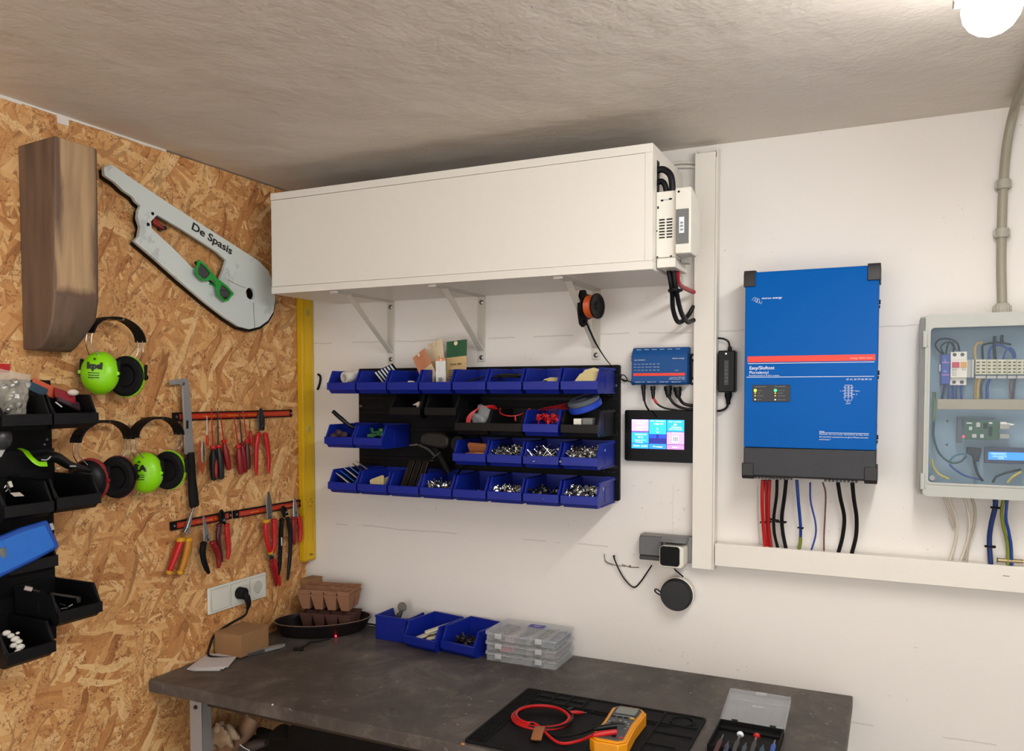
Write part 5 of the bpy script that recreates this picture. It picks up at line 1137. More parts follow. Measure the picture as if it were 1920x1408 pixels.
# magnetic strips
rail_or = mat('rail_red', S(176, 40, 24), .4); rail_y = mat('rail_yellow', S(230, 150, 50), .4)
def strip(lab, y0, y1, z0, z1, txt):
    o = thing('magnetic_strip', lab, 'tool strip', (0, (y0+y1)/2, min(z0, z1)), group=None)
    b = MB(); hh = .0125
    def pr(ya, yb, h, xa, xb):
        f = lambda y: z0+(z1-z0)*(y-y0)/(y1-y0); return [(ya, f(ya)-h), (yb, f(yb)-h), (yb, f(yb)+h), (ya, f(ya)+h)]
    part('body', MB().prism(pr(y0, y1, hh, 0, 0), .001, .010, 'x'), mblack, o, .001, True)
    part('magnet_bar', MB().prism(pr(y0+.018, y1-.016, .0085, 0, 0), .010, .0125, 'x'), rail_or, o, .0005, True)
    part('steel_band', MB().prism(pr(y0+.022, y1-.02, .0042, 0, 0), .0125, .0132, 'x'), mat('strip_orange', S(196, 66, 30), .35), o, 0, True)
    for yy in (y0+.009, y1-.008): part('screw', MB().lathe([(0, .002), (.0035, .002), (.004, 0)], (.010, yy, z0+(z1-z0)*(yy-y0)/(y1-y0)), (1, 0, 0), 12), steel, o, 0, True)
    t = MB()
    for s_, yy, w in txt: text_mb(t, s_, 0, 0, 0, .0058, w, M=Matrix(((0, 0, 1, .0133), (1, 0, 0, yy), (0, 1, 0, z0+(z1-z0)*(yy-y0)/(y1-y0)-.003), (0, 0, 0, 1))))
    part('lettering', t, rail_y, o, 0, True)
strip('long upper red tool strip behind the screwdrivers', -.605, -.098, 1.598, 1.597, [('Uaaovvaav', -.50, .075), ('Qaoopnaa', -.40, .075), ('Ocaqofn', -.315, .06)])
strip('short lower red tool strip behind the yellow-handled pliers', -.620, -.385, 1.2775, 1.2785, [('Oaovaaq', -.53, .06), ('vaaf', -.46, .03)])
strip('lower red tool strip nearest the yellow level', -.374, -.056, 1.2775, 1.2745, [('vaaova', -.31, .04), ('aavvoaa', -.16, .05)])

# screwdrivers
Z3s = 3.705
def t3(u, v, X=.03): return PX(240+u/Z3s, 740+v/Z3s, X)
def driver(lab, tip, neck, end, r, mh, ms, collar=red, sr=.0026, X=.028, inset=None):
    A, N, E_ = t3(*tip, X), t3(*neck, X), t3(*end, X)
    o = thing('screwdriver', lab, 'screwdriver', E_)
    part('blade', MB().tube([A, N], [sr*.6, sr, sr], 8, smooth=False), ms, o, 0, True)
    d = (E_-N)
    part('collar', MB().lathe([(sr, 0), (r*.75, .001), (r*.8, .008), (r*.55, .012)], N, d, 18), collar, o, 0, True)
    l = d.length
    hn = part('handle', MB().lathe([(r*.5, .010), (r*.62, l*.18), (r*.98, l*.34), (r*1.0, l*.6), (r*.86, l*.84), (r*.72, l*.96), (0, l)], N, d, 18), mh, o, 0, True)
    if inset: part('inlay', MB().ell(N+d*.62+V(r*.72, 0, 0), (r*.4, r*.42, l*.30), 12, 8), inset, hn, 0, True)
    return o
steel_red = mat('insulated_red', S(168, 40, 30), .45)
driver('small driver with a white blade and orange-red tip, first on the strip', (548, 150), (549, 280), (552, 358), .0042, red, print_white, red, .0014)
driver('large black screwdriver with a red stripe down its handle', (578, 95), (590, 352), (598, 600), .0125, black, steel_red, red, X=.030, inset=red)
driver('black screwdriver just right of the red-striped one', (623, 92), (627, 345), (648, 592), .0125, mat('driver_black', S(30, 28, 28), .4), dsteel, red, X=.022)
driver('dark red screwdriver, fourth from the left of the strip', (640, 130), (665, 312), (702, 528), .0105, dred, steel_red, red)
driver('dark red screwdriver with round shoulders in the strip middle', (735, 150), (765, 347), (785, 556), .0115, dred, steel_red, red)
driver('dark red screwdriver half behind the round-shouldered one', (775, 130), (790, 330), (815, 546), .0105, dred, dsteel, dred, X=.020)
driver('short dark screwdriver with a bright red collar, rightmost of the drivers', (798, 105), (824, 308), (838, 522), .0095, mat('handle_maroon', S(80, 22, 26), .35), steel_red, red)
driver('little all-red driver tucked beside the red cable cutter', (840, 150), (850, 250), (858, 356), .0062, red, dsteel, red, .0012, X=.018)
cw = thing('folding_tool', 'orange-ended shiny folding tool left of the screwdrivers', 'tool', t3(515, 555))
part('blade', MB().tube([t3(520, 320), t3(522, 400), t3(524, 470)], [.002, .006, .0055, .003], 8, flat=.4), steel, cw, 0, True)
part('handle', MB().tube([t3(500, 320), t3(496, 400), t3(502, 490), t3(520, 555)], [.003, .005, .0055, .002], 8, flat=.6), mat('orange_handle', S(170, 70, 34), .45), cw, 0, True)
part('handle', MB().tube([t3(524, 470), t3(520, 520), t3(518, 556)], [.005, .005, .002], 8, flat=.6), mat('orange_handle', S(170, 70, 34), .45), cw, 0, True)

# pliers
def pliers(lab, tip, piv, Lh, Rh, mL, mR, jaw=.006, jm=None, X=.026, r=.0065, gL=None, gR=None, head=.0095):
    r *= 1.3; jm = jm or dsteel; T, Pv = t3(*tip, X), t3(*piv, X)
    o = thing('pliers', lab, 'pliers', Pv); d = (T-Pv)
    side = V(1, 0, 0).cross(d).normalized()
    for s in (-1, 1):
        part('jaw', MB().tube([T+side*s*.0012, T.lerp(Pv, .5)+side*s*jaw*.55, Pv+side*s*head*.5, Pv-d.normalized()*.016+side*s*.008], [jaw*.3, jaw*.62, head*.78, .0055], 10, flat=.6), jm, o, 0, True)
    part('pivot', MB().lathe([(0, .0085), (.004, .0085), (.0048, .004)], Pv, (1, 0, 0), 14), steel, o, 0, True)
    for nm, H_, mm, g in (('handle', Lh, mL, gL), ('handle', Rh, mR, gR)):
        pp = [t3(*q_, X) for q_ in H_]
        h = part(nm, MB().tube(pp, [r*.9, r*1.15, r, r*.95, r*.9, r*.55], 12, flat=.85), mm, o, 0, True)
        h2 = part('grip_flare', MB().ell(pp[0], (r*1.05, r*1.25, r*.8), 12, 8), mm if not g else g, h, 0, True)
        if g: part('grip_end', MB().tube([pp[-2].lerp(pp[-1], .72), pp[-1]+(pp[-1]-pp[-2])*.02], [r*.98, r*.7], 12, smooth=False), g, h, 0, True)
    return o
pliers('red-handled cable cutter, rightmost on the upper strip', (922, 95), (926, 215), [(905, 275), (893, 360), (890, 470), (892, 562)], [(955, 275), (968, 350), (978, 450), (975, 548)], red, red, jaw=.013, jm=mat('cutter_grey', S(66, 64, 64), .4, .8), head=.012)
pliers('long-nose pliers with red and yellow handles, lower left strip', (455, 785), (410, 925), [(368, 1010), (335, 1100), (305, 1180), (285, 1245)], [(420, 1010), (410, 1090), (385, 1180), (358, 1248)], red, mat('ochre_handle', S(190, 124, 30), .42), jaw=.006, jm=steel, r=.0085, gL=yel, gR=yel, X=.03)
pliers('thin-nose pliers with one black and one red bent handle', (525, 845), (545, 985), [(525, 1035), (518, 1100), (535, 1180), (562, 1240)], [(588, 1030), (612, 1080), (630, 1140), (628, 1205)], mblack, dred, jaw=.006, jm=steel, r=.0072, X=.03)
pliers('side cutters with dark and red handles, right end of the short strip', (648, 800), (655, 870), [(635, 905), (628, 990), (640, 1090), (652, 1160)], [(686, 905), (692, 990), (700, 1080), (692, 1145)], mat('handle_maroon', S(80, 22, 26), .35), red, jaw=.012, jm=mblack, r=.0066, X=.024)
pliers('combination pliers with long grey jaws and bright red handles', (975, 675), (982, 830), [(960, 880), (962, 960), (975, 1050), (992, 1105)], [(1015, 875), (1020, 950), (1018, 1040), (1005, 1100)], red, red, jaw=.011, jm=mat('jaw_grey', S(110, 108, 106), .4, .8), r=.0078, gL=yel, X=.034)
pliers('red pliers hanging lowest, below the combination pliers', (985, 1010), (992, 1110), [(995, 1150), (1008, 1210), (1020, 1270), (1030, 1330)], [(1012, 1150), (1030, 1210), (1045, 1270), (1056, 1325)], dred, red, jaw=.005, r=.0058, X=.018)
pliers('black long-handled tongs beside the combination pliers', (1075, 775), (1088, 815), [(1068, 870), (1062, 1000), (1055, 1150), (1048, 1250)], [(1110, 860), (1128, 960), (1125, 1130), (1108, 1290)], mblack, black, jaw=.012, jm=mblack, r=.0062, X=.024)
pliers('small pliers with dark red handles nearest the yellow level', (1155, 715), (1163, 820), [(1152, 860), (1152, 930), (1155, 1000), (1156, 1042)], [(1188, 855), (1198, 920), (1198, 980), (1192, 1025)], dred, red, jaw=.008, jm=steel, r=.0068, X=.026)
p = t3(1068, 1020, .032); single('white_label', MB().box(.031, .0325, p.y-.0018, p.y+.0018, p.z-.014, p.z+.014), print_white, 'thin white sticker on the black tongs', 'sticker')

# socket plate
so = thing('socket_plate', 'white triple socket plate on the board above the bench', 'socket', (0, -.36, .98))
b = MB().prism([rrect(-.485, -.235, .980, 1.063, .003)], .001, .009, 'x'); pf_ = part('frame', b, mat('socket_white', S(222, 222, 212), .35), so, .002, True)
part('insert_gap', MB().box(.0088, .0094, -.4738, -.4032, .9872, 1.0558), mgrey, so, 0, True)
part('blank_insert', MB().box(.009, .0105, -.473, -.404, .988, 1.055), mat('socket_white', S(222, 222, 212), .35), so, .001, True)
for yy in (-.360, -.276):
    part('insert_gap', MB().box(.0088, .0094, yy-.0348, yy+.0348, .9872, 1.0558), mgrey, so, 0, True)
    si_ = part('socket_insert', MB().prism([rrect(yy-.034, yy+.034, .988, 1.055, .002), [(yy+.0205*math.cos(a/28*6.2832), 1.0215+.0205*math.sin(a/28*6.2832)) for a in range(28)]], .009, .0105, 'x'), mat('socket_white', S(222, 222, 212), .35), so, .0005, True)
    part('socket_well', MB().lathe([(.0205, .0), (.0195, -.0012), (.0, -.0012)], (.0104, yy, 1.0215), (1, 0, 0), 28), mat('socket_well', S(196, 196, 186), .4), si_, 0, True)
    part('contact_hole', MB().cyl((.0092, yy-.0095, 1.0215), (.0098, yy-.0095, 1.0215), .0026, n=10), mblack, si_, 0, True)
    part('contact_hole', MB().cyl((.0092, yy+.0095, 1.0215), (.0098, yy+.0095, 1.0215), .0026, n=10), mblack, si_, 0, True)
    part('earth_clip', MB().box(.0093, .0125, yy-.004, yy+.004, 1.037, 1.042).box(.0093, .0125, yy-.004, yy+.004, 1.001, 1.006), lgrey, si_, .0005, True)
pg = thing('power_plug', 'black angled plug in the middle of the white socket plate', 'plug', (.011, -.36, 1.0))
part('body', MB().lathe([(0, .026), (.014, .026), (.0185, .022), (.0195, 0), (0, 0)], (.011, -.360, 1.0215), (1, 0, 0), 28), rubber, pg, 0, True)
part('arm', MB().tube([(.028, -.358, 1.020), (.036, -.352, 1.005), (.036, -.346, .985), (.03, -.344, .968)], [.012, .0105, .0085, .005], 14), rubber, pg, 0, True)
part('lead', MB().tube([(.030, -.344, .968), (.026, -.346, .952), (.018, -.356, .942), (.010, -.375, .935), (.007, -.42, .925), (.006, -.462, .910), (.012, -.485, .885), (.020, -.500, .8625), (.045, -.495, .8565), (.085, -.47, .8540), (.125, -.41, .8540)], .0036, 10), rubber, pg, 0, True)

# ---------------- left bin rack ----------------
lr = thing('bin_rack', 'black rail panel carrying the black bins on the board at the left edge', 'rack', (0, -1.25, 1.05))
part('panel', MB().box(.001, .016, -1.60, -.983, 1.05, 1.70), mblack, lr, .0015, True)
part('hanging_rail', MB().box(.016, .0195, -1.598, -.985, 1.628, 1.640).box(.016, .0195, -1.598, -.98, 1.46, 1.53).box(.016, .0195, -1.598, -.985, 1.32, 1.332).box(.016, .0195, -1.598, -.985, 1.182, 1.19), black, lr, .001, True)
for (yy, zz) in ((-.997, 1.553), (-1.004, 1.541)): part('screw', MB().lathe([(0, .002), (.003, .002), (.0035, 0)], (.016, yy, zz), (1, 0, 0), 12), steel, lr, 0, True)
G2 = 'black bins on the left board'
big = (.112, .168, .078, .036)
def lb_(lab, y, z): return storage_bin(lab, (.0205, y, z), bin_black, H90, group=G2, size=big)
lb_('top black bin at the left edge holding the clear bag', -1.157, 1.586)
lb_('top right black bin of the left rack holding a red packet', -1.040, 1.586)
lb_('black bin of the left rack holding a white tag and small fittings', -1.157, 1.388)
lb_('empty black bin of the left rack beside the red-striped ear defenders', -1.038, 1.392)
lb_('black bin under the blue pouch at the left edge', -1.150, 1.262)
lb_('black bin of the left rack holding a grey lever tool', -1.040, 1.128)
lb_('lowest black bin at the left edge holding white clips', -1.160, 1.066)
# contents
cb = MB(); c = V(.12, -1.185, 1.66)
M = Matrix.Translation((.13, -1.165, 1.618))@Matrix.Rotation(H90, 4, 'Z')@Matrix.Rotation(.18, 4, 'Y')
cb.M = M; n = 10
for i in range(n):
    for j in range(n):
        P = []
        for (u, v) in ((i, j), (i+1, j), (i+1, j+1), (i, j+1)):
            x = -.045+.085*u/n; z = .1*v/n; bul = .022*math.sin(math.pi*u/n)*math.sin(math.pi*min(1, v/n/.8+.0))*(1 if v/n < .8 else .2)
            P.append((x, -bul-.004*math.sin(3*u+2*v), z))
        cb.add(P+[(p[0], -p[1]*.4+.002, p[2]) for p in P], [(0, 1, 2, 3), (7, 6, 5, 4)])
single('zip_bag', cb, mat('clear_bag', S(220, 214, 200), .12, alpha=.35), 'clear zip bag sticking up out of the top left black bin', 'bag')
gb = MB(); rnd = random.Random(11)
for i in range(9): q = M@Vector((rnd.uniform(-.028, .02), -.006, .012+.008*i)); gb.ell(q, (.009, .008, .009), 10, 7)
single('glass_bulbs', gb, mat('bulb_glass', S(170, 170, 165), .15, .6), 'small shiny bulbs inside the clear zip bag', 'bulbs', kind='stuff')
def slab(name, lab, cat, m, pos, rot, sx, sy, sz, bev=.0008):
    b = MB(); b.M = Matrix.LocRotScale(Vector(pos), __import__('mathutils').Euler([math.radians(a) for a in rot]), None); b.box(-sx/2, sx/2, -sy/2, sy/2, -sz/2, sz/2)
    return single(name, b, m, lab, cat, bev=bev)
slab('red_packet', 'red scrap at the very left edge above the zip bag', 'packet', mat('packet_red', S(190, 40, 40), .5), PX(4, 690, .09), (10, 0, 90), .035, .003, .02)
slab('orange_packet', 'orange and blue packet between the two top black bins', 'packet', mat('packet_orange2', S(206, 92, 60), .45), PX(82, 728, .12), (0, 24, 90), .062, .003, .026)
slab('blue_packet', 'dark blue and white packet in front of the orange one', 'packet', mat('packet_teal', S(40, 66, 84), .5), PX(72, 730, .13), (0, 24, 90), .045, .002, .020)
slab('red_foil', 'shiny dark red packet in the top right black bin', 'packet', mat('foil_red', S(140, 24, 40), .3), PX(122, 742, .13), (-30, 18, 90), .055, .003, .028)
single('pale_cap', MB().ell(PX(137, 736, .13), (.010, .014, .008), 14, 8), paper, 'pale cap lying in the top right black bin', 'cap')  # a pale cap, built as a small flattened ellipsoid
single('wire_piece', MB().tube([PX(104, 754, .155), PX(116, 763, .155)], .0016, 6, smooth=False), print_white, 'white stick in the top right black bin', 'stick')
slab('dark_packet', 'dark clear wrapped cable under the red packet in the top right black bin', 'packet', mat('wrap_dark', S(64, 48, 58), .3), PX(128, 754, .135), (-35, 22, 90), .06, .006, .022)
slab('price_tag', 'small white tag in the black bin at the left', 'tag', paper, PX(32, 927, .16), (-62, 4, 96), .024, .001, .016)
slab('white_fitting', 'white clip standing in the black bin above the tag', 'fitting', device_white, PX(19, 908, .12), (0, -16, 90), .007, .006, .014)
single('small_fittings', MB().tube([PX(8, 915, .13), PX(12, 910, .13), PX(15, 918, .13)], .0016, 6).tube([PX(10, 922, .14), PX(16, 917, .14), PX(19, 922, .14)], .0014, 6), steel, 'tangled little metal fittings in the left black bin', 'fittings')
b = MB(); M = Matrix.Translation(PX(48, 1018, .195))@Matrix.Rotation(H90, 4, 'Z')@Matrix.Rotation(math.radians(-11), 4, 'Y')@Matrix.Rotation(math.radians(-12), 4, 'X')
b.M = M
pr_ = [(-.095, .030), (.0, .036), (.056, .033), (.062, -.030), (.054, -.036), (0, -.043), (-.095, -.050)]
bp = thing('blue_pouch', 'bright blue hard pouch resting on a black bin at the left edge', 'pouch', PX(48, 1050, .19))
part('shell', b.prism(pr_, -.012, .012), mat('pouch_blue', S(20, 70, 160), .45), bp, .004, True)
b = MB(); b.M = M; part('face', b.prism([(x*.88-.004, z*.8-.002) for x, z in pr_], -.0135, -.0118), mat('pouch_face', S(26, 104, 196), .55, bump=.2, bscale=500), bp, .001, True)
b = MB(); b.M = M; part('pull_tab', b.box(.062, .070, -.003, .003, .006, .022), lgrey, bp, .001, True)
single('pouch_strap', MB().tube([PX(0, 1028, .205), PX(5, 1042, .205), PX(8, 1060, .205)], .010, 10, flat=.6), mgrey, 'grey rounded end at the left of the blue pouch', 'strap')
b = MB().tube([PX(38, 841, .05), PX(48, 846, .09), PX(58, 858, .12), (PX(72, 869, .13)), PX(88, 870, .13)], .006, 8, flat=.2)
single('green_strap', b, lime, 'lime green strap hanging at the left rack', 'strap')
b = MB().tube([PX(60, 862, .05), PX(100, 856, .07), PX(130, 872, .08), PX(160, 880, .085), PX(172, 884, .08)], [.02, .022, .018, .012, .006], 12, flat=.6)
single('safety_goggles', b, mat('soft_black', S(20, 20, 22), .35), 'black soft goggles lying above the empty black bin', 'goggles')
single('goggle_buckle', MB().tube([PX(78, 862, .13), PX(88, 862, .13), PX(95, 856, .13)], .0016, 6).tube([PX(131, 874, .12), PX(142, 874, .12)], .002, 6, smooth=False).tube([PX(106, 878.5, .13), PX(112, 878.5, .13)], .0022, 6, smooth=False), lgrey, 'small grey buckle pieces on the black goggles', 'buckle')
single('torch_head', MB().ell(PX(2, 822, .15), (.02, .022, .026), 16, 10), mat('torch_dark', S(50, 48, 52), .3), 'dark round torch head at the left edge', 'torch')
slab('silver_scrap', 'light grey triangular piece at the left edge', 'scrap', lgrey, PX(-2, 846, .15), (0, 30, 90), .02, .004, .02)
lt = thing('lever_tool', 'grey lever tool lying across a lower left black bin', 'tool', PX(90, 1110, .13))
part('arm', MB().tube([PX(50, 1103, .10), PX(90, 1112, .13), PX(130, 1118, .155), PX(146, 1120, .16)], [.004, .0055, .0065, .005], 8, flat=.5), mat('gunmetal', S(60, 56, 56), .4, .4), lt, 0, True)
part('white_end', MB().tube([PX(46, 1102, .10), PX(60, 1105, .107)], .0055, 10, smooth=False), mat('bone_end', S(176, 160, 154), .5), lt, 0, True)
part('head', MB().box(PX(146, 1120, .16).x-.004, PX(146, 1120, .16).x+.004, PX(146, 1120, .16).y-.005, PX(146, 1120, .16).y+.005, PX(146, 1130, .16).z, PX(146, 1119, .16).z), dsteel, lt, .001, True)
single('metal_bits', MB().tube([PX(111, 1132, .15), PX(122, 1135, .15)], .002, 6, smooth=False).tube([PX(128, 1138, .15), PX(136, 1133, .15)], .0018, 6, smooth=False).tube([PX(113, 1142, .15), PX(126, 1140, .15)], .0022, 6, smooth=False), steel, 'metal bits under the grey lever tool', 'bits', kind='stuff')
b = MB()
for (x, y, X_, r_) in ((12, 1187, .15, .008), (20, 1192, .15, .007), (28, 1198, .15, .0085), (35, 1203, .155, .007), (25, 1210, .16, .007), (38, 1213, .165, .0085), (33, 1221, .17, .006), (33, 1187, .14, .004)): b.ell(PX(x, y, X_), (r_*.8, r_*1.2, r_*.8), 10, 7)
single('white_clips', b, device_white, 'white plastic clips in the lowest black bin at the left edge', 'clips', kind='stuff')
# ---------------- workbench ----------------
BT = .85
bn = thing('workbench', 'dark workbench with a scuffed thick top along the back wall', 'bench', (.92, -.35, 0))
part('worktop', MB().box(.003, 1.840, -.703, -.002, BT-.036, BT), benchm, bn, .003, True)
leg_m = mat('leg_grey', S(150, 146, 144), .45)
for lx, ly in ((.112, -.655), (1.76, -.655), (.112, -.06), (1.76, -.06)):
    part('leg', MB().prism([(lx-.002, ly-.002), (lx+.042, ly-.002), (lx+.042, ly+.002), (lx+.002, ly+.002), (lx+.002, ly+.042), (lx-.002, ly+.042)], 0, BT-.037, 'z').box(lx+.002, lx+.040, ly+.0025, ly+.038, .02, BT-.06), leg_m, bn, .001, True)
for yy in (-.64, -.05): part('crossbar', MB().box(.16, 1.755, yy, yy+.03, BT-.075, BT-.037), dsteel, bn, .001, True)
SHZ = PY(460, 1402, -.5).z-.012
part('lower_shelf', MB().box(.158, 1.755, -.64, -.02, SHZ-.018, SHZ), mat('shelf_dark', S(70, 62, 60), .6), bn, .001, True)
part('bolt', MB().lathe([(0, .004), (.005, .004), (.006, 0)], (.135, -.658, .775), (0, -1, 0), 10), dsteel, bn, 0, True)
# under the bench: gloves, shoe, cloth
gm = mat('glove_suede', S(196, 168, 138), .85, bump=.3); gm2 = mat('glove_pale', S(204, 192, 168), .8, bump=.3)
g = thing('work_glove', 'pale tan work glove bunched on the shelf below the bench', 'glove', PY(420, 1400, -.52))
part('cuff', blob(PY(392, 1384, -.54), (.045, .03, .032), 41, .28, 30), gm2, g, 0, True)
part('palm', blob(PY(420, 1378, -.52), (.05, .03, .036), 43, .25, 30), gm, g, 0, True)
for k, (q0, q1) in enumerate((((405, 1372), (416, 1355)), ((352, 1404), (368, 1384)), ((346, 1392), (362, 1378)))): part('finger', MB().tube([PY(*q0, -.54), PY((q0[0]+q1[0])/2+3, (q0[1]+q1[1])/2, -.53), PY(*q1, -.52)], [.010, .012, .008], 10), gm2, g, 0, True)
single('leather_cuff', MB().tube([PY(415, 1405, -.5), PY(438, 1390, -.48), PY(462, 1368, -.45), PY(474, 1348, -.43)], [.024, .036, .034, .03], 18, flat=.8), mat('tan_leather', S(170, 132, 104), .7), 'brownish leather sleeve lying beside the pale glove under the bench', 'glove')
single('white_tag', MB().ell(PY(463, 1345, -.42), (.006, .004, .009), 8, 6), print_white, 'tiny pale tag on the dark bundle under the bench', 'tag')
b = blob(PY(515, 1396, -.36), (.10, .08, .04), 5, .25, 40)
single('fabric_bundle', b, mat('fabric_olive', S(52, 46, 38), .9, bump=.4), 'dark olive fabric bundle on the shelf under the bench', 'fabric')
sh_ = MB().tube([PY(455, 1404, -.55), PY(480, 1396, -.55), PY(500, 1392, -.54)], [.02, .026, .016], 14, flat=.6)
single('shoe', sh_, mat('shoe_grey', S(76, 66, 60), .7), 'grey-brown shoe tip on the shelf under the bench', 'shoe')
single('shoe_piping', MB().tube([PY(450, 1396, -.58), PY(458, 1402, -.58), PY(468, 1407, -.58)], .0014, 6), print_white, 'white piping line on the grey shoe under the bench', 'piping')

# oval tray with peat pots
tc = V(.165, -.135, BT)
ty = thing('plant_tray', 'oval black tray with dried soil in the bench corner', 'tray', tc, math.radians(38))
trm = mat('tray_black', S(24, 20, 20), .4)
sxx, syy = 1.0, .52
def ov(prof): return MB().lathe(prof, (0, 0, 0), (0, 0, 1), 48, sx=syy, sy=sxx)
b = MB()
for r_, h in (): pass
def oval(prof):
    m_ = MB(); n_ = 56
    vs = [(r*math.cos(2*math.pi*j/n_), (r*.60)*math.sin(2*math.pi*j/n_), h) for r, h in prof for j in range(n_)]
    N = len(prof); fs = [(i*n_+j, i*n_+(j+1) % n_, (i+1)*n_+(j+1) % n_, (i+1)*n_+j) for i in range(N-1) for j in range(n_)]
    if prof[0][0] > 0 and prof[0] != prof[-1]: fs.append(tuple(range(n_)))
    if prof[-1][0] > 0 and prof[0] != prof[-1]: fs.append(tuple((N-1)*n_+j for j in range(n_)))
    return m_.add(vs, fs)
part('bowl', oval([(0, 0.001), (.125, .001), (.145, .014), (.158, .042), (.162, .044), (.163, .048), (.159, .049), (.155, .044), (.142, .018), (.124, .006), (0, .006)]), trm, ty)
part('rim_line', oval([(.1585, .0488), (.1625, .0488), (.1625, .0498), (.1585, .0498), (.1585, .0488)]), mat('rim_tan', S(150, 120, 100), .5), ty)
soil = oval([(0, .0065), (.0, .011), (.08, .010), (.115, .011), (.130, .0125), (.122, .0068), (0, .0066)])
part('soil', soil, mat('dry_soil', S(66, 44, 36), .95, var=.4, scale=120, bump=1, bscale=150), ty)
pot_l = mat('peat_light', S(152, 108, 80), .85, var=.08, bump=.3, bscale=400); pot_d = mat('peat_dark', S(84, 52, 44), .8, var=.1, bump=.3, bscale=400)
def pot(mb, x, y, z, w, h, t=.0018):
    a, c = w/2, w*.29
    for (sx_, sy_) in ((0, -1), (1, 0), (0, 1), (-1, 0)):
        pass
    top = [(-a, -a), (a, -a), (a, a), (-a, a)]; bot = [(-c, -c), (c, -c), (c, c), (-c, c)]
    it = [(p_*(a-t)/a, q_*(a-t)/a) for p_, q_ in top]; ib = [(p_*(c-t)/c, q_*(c-t)/c) for p_, q_ in bot]
    vs = [(x+p_, y+q_, z) for p_, q_ in bot]+[(x+p_, y+q_, z+h) for p_, q_ in top]+[(x+p_, y+q_, z+h) for p_, q_ in it]+[(x+p_, y+q_, z+t) for p_, q_ in ib]
    fs = [(0, 3, 2, 1)]+[(i, (i+1) % 4, 4+(i+1) % 4, 4+i) for i in range(4)]+[(4+i, 4+(i+1) % 4, 8+(i+1) % 4, 8+i) for i in range(4)]+[(8+i, 8+(i+1) % 4, 12+(i+1) % 4, 12+i) for i in range(4)]+[(12, 13, 14, 15)]
    mb.add(vs, fs)
def potstrip(lab, loc, rz, nx, ny, w, h, m, ry=0, rx=0):
    o = thing('seedling_pots', lab, 'plant pots', loc, rz, ry=ry, rx=rx)
    for i in range(nx):
        for j in range(ny):
            b = MB(); pot(b, (i-(nx-1)/2)*w, (j-(ny-1)/2)*w, 0, w*.985, h); part('pot', b, m, o)
    b = MB()
    for j in range(ny+1): b.box(-nx*w/2, nx*w/2, (j-ny/2)*w-.0012, (j-ny/2)*w+.0012, h-.001, h+.002)
    for i in range(nx+1): b.box((i-nx/2)*w-.0012, (i-nx/2)*w+.0012, -ny*w/2, ny*w/2, h-.001, h+.002)
    part('rim_grid', b, m, o); return o
RZp = math.radians(12)
potstrip('upper light brown strip of peat pots nested on top in the oval tray', (.165, -.095, .945), RZp, 4, 2, .048, .052, pot_l, rx=math.radians(4))
potstrip('second light brown strip of peat pots nested under the top one', (.165, -.095, .930), RZp, 4, 2, .048, .052, pot_l, rx=math.radians(4))
potstrip('dark brown strip of peat pots standing in the soil of the oval tray', (.175, -.105, .866), RZp, 4, 2, .047, .050, pot_d)
single('cardboard_box', MB().box(.012, .058, -.062, -.004, BT, 1.005).box(.012, .058, -.064, -.0622, .985, .999), kraft, 'narrow upright cardboard box in the corner behind the pots', 'box', bev=.001)

# cardboard box, papers, pen
c0 = PZ(400, 1225, BT); 
kb = thing('cardboard_box', 'square brown cardboard box on the bench by the board wall', 'box', (.065, -.41, BT+.0045))
part('carton', MB().box(.012, .118, -.466, -.345, BT+.0045, BT+.073), kraft, kb, .0015, True)
part('top_flap', MB().box(.0125, .1175, -.4655, -.3455, BT+.0732, BT+.0745), mat('kraft_top', S(160, 122, 84), .8, bump=.15), kb, .0005, True)
part('tape', MB().box(.0122, .024, -.4668, -.466, BT+.010, BT+.0735), mat('kraft_tape', S(150, 116, 80), .4), kb, 0, True)
for k in range(3):
    b = MB(); b.M = Matrix.Translation((.066+.003*k, -.530+.008*k, BT+.0005+.0022*k))@Matrix.Rotation(math.radians(-64+3*k), 4, 'Z'); b.prism([(-.066, -.050), (.050, -.056), (.064, -.03), (.064, .045), (-.05, .050), (-.068, .02)], 0, .0021, 'z')
    single('paper_sheet', b, mat('sheet_white', S(206, 204, 206), .7), ('lowest folded', 'middle folded', 'topmost')[k]+' white sheet under the black lead on the bench', 'paper', bev=.0004)
p0, p1 = PZ(462, 1226, BT+.008), PZ(534, 1208, BT+.008)
kn = thing('craft_knife', 'translucent flat craft knife lying in front of the cardboard box', 'knife', (p0+p1)/2)
d = (p1-p0); a = math.atan2(d.y, d.x); b = MB(); b.M = Matrix.Translation((p0+p1)/2)@Matrix.Rotation(a, 4, 'Z'); l = d.length/2
part('sleeve', b.prism([(-l, -.010), (l*.7, -.012), (l, -.003), (l*.95, .004), (l*.6, .012), (-l, .010)], -.006, .003, 'z'), mat('knife_clear', S(140, 138, 138), .25), kn, .001, True)
b = MB(); b.M = Matrix.Translation((p0+p1)/2)@Matrix.Rotation(a, 4, 'Z'); part('silver_strip', b.box(-l, -.01, -.0125, -.007, -.004, .0042), steel, kn, .0005, True)
single('sensor_light', MB().box(PZ(625, 1194, BT).x-.014, PZ(625, 1194, BT).x+.014, PZ(625, 1194, BT).y-.006, PZ(625, 1194, BT).y+.006, BT, BT+.012), rubber, 'small black charging dongle in front of the oval tray', 'dongle', bev=.003)
q = PZ(631, 1192, BT+.008); single('status_light', MB().ell(q+V(0, -.004, 0), (.004, .003, .004), 10, 8), led_red, 'tiny red light on the black dongle', 'light')
cable('thin_cable', 'thin black cable running from the dongle along the bench', [PZ(620, 1197, BT+.004), PZ(600, 1202, BT+.003), PZ(583, 1204, BT+.003), PZ(572, 1211, BT+.004), PZ(560, 1216, BT+.004)], .0018, rubber, n=6)
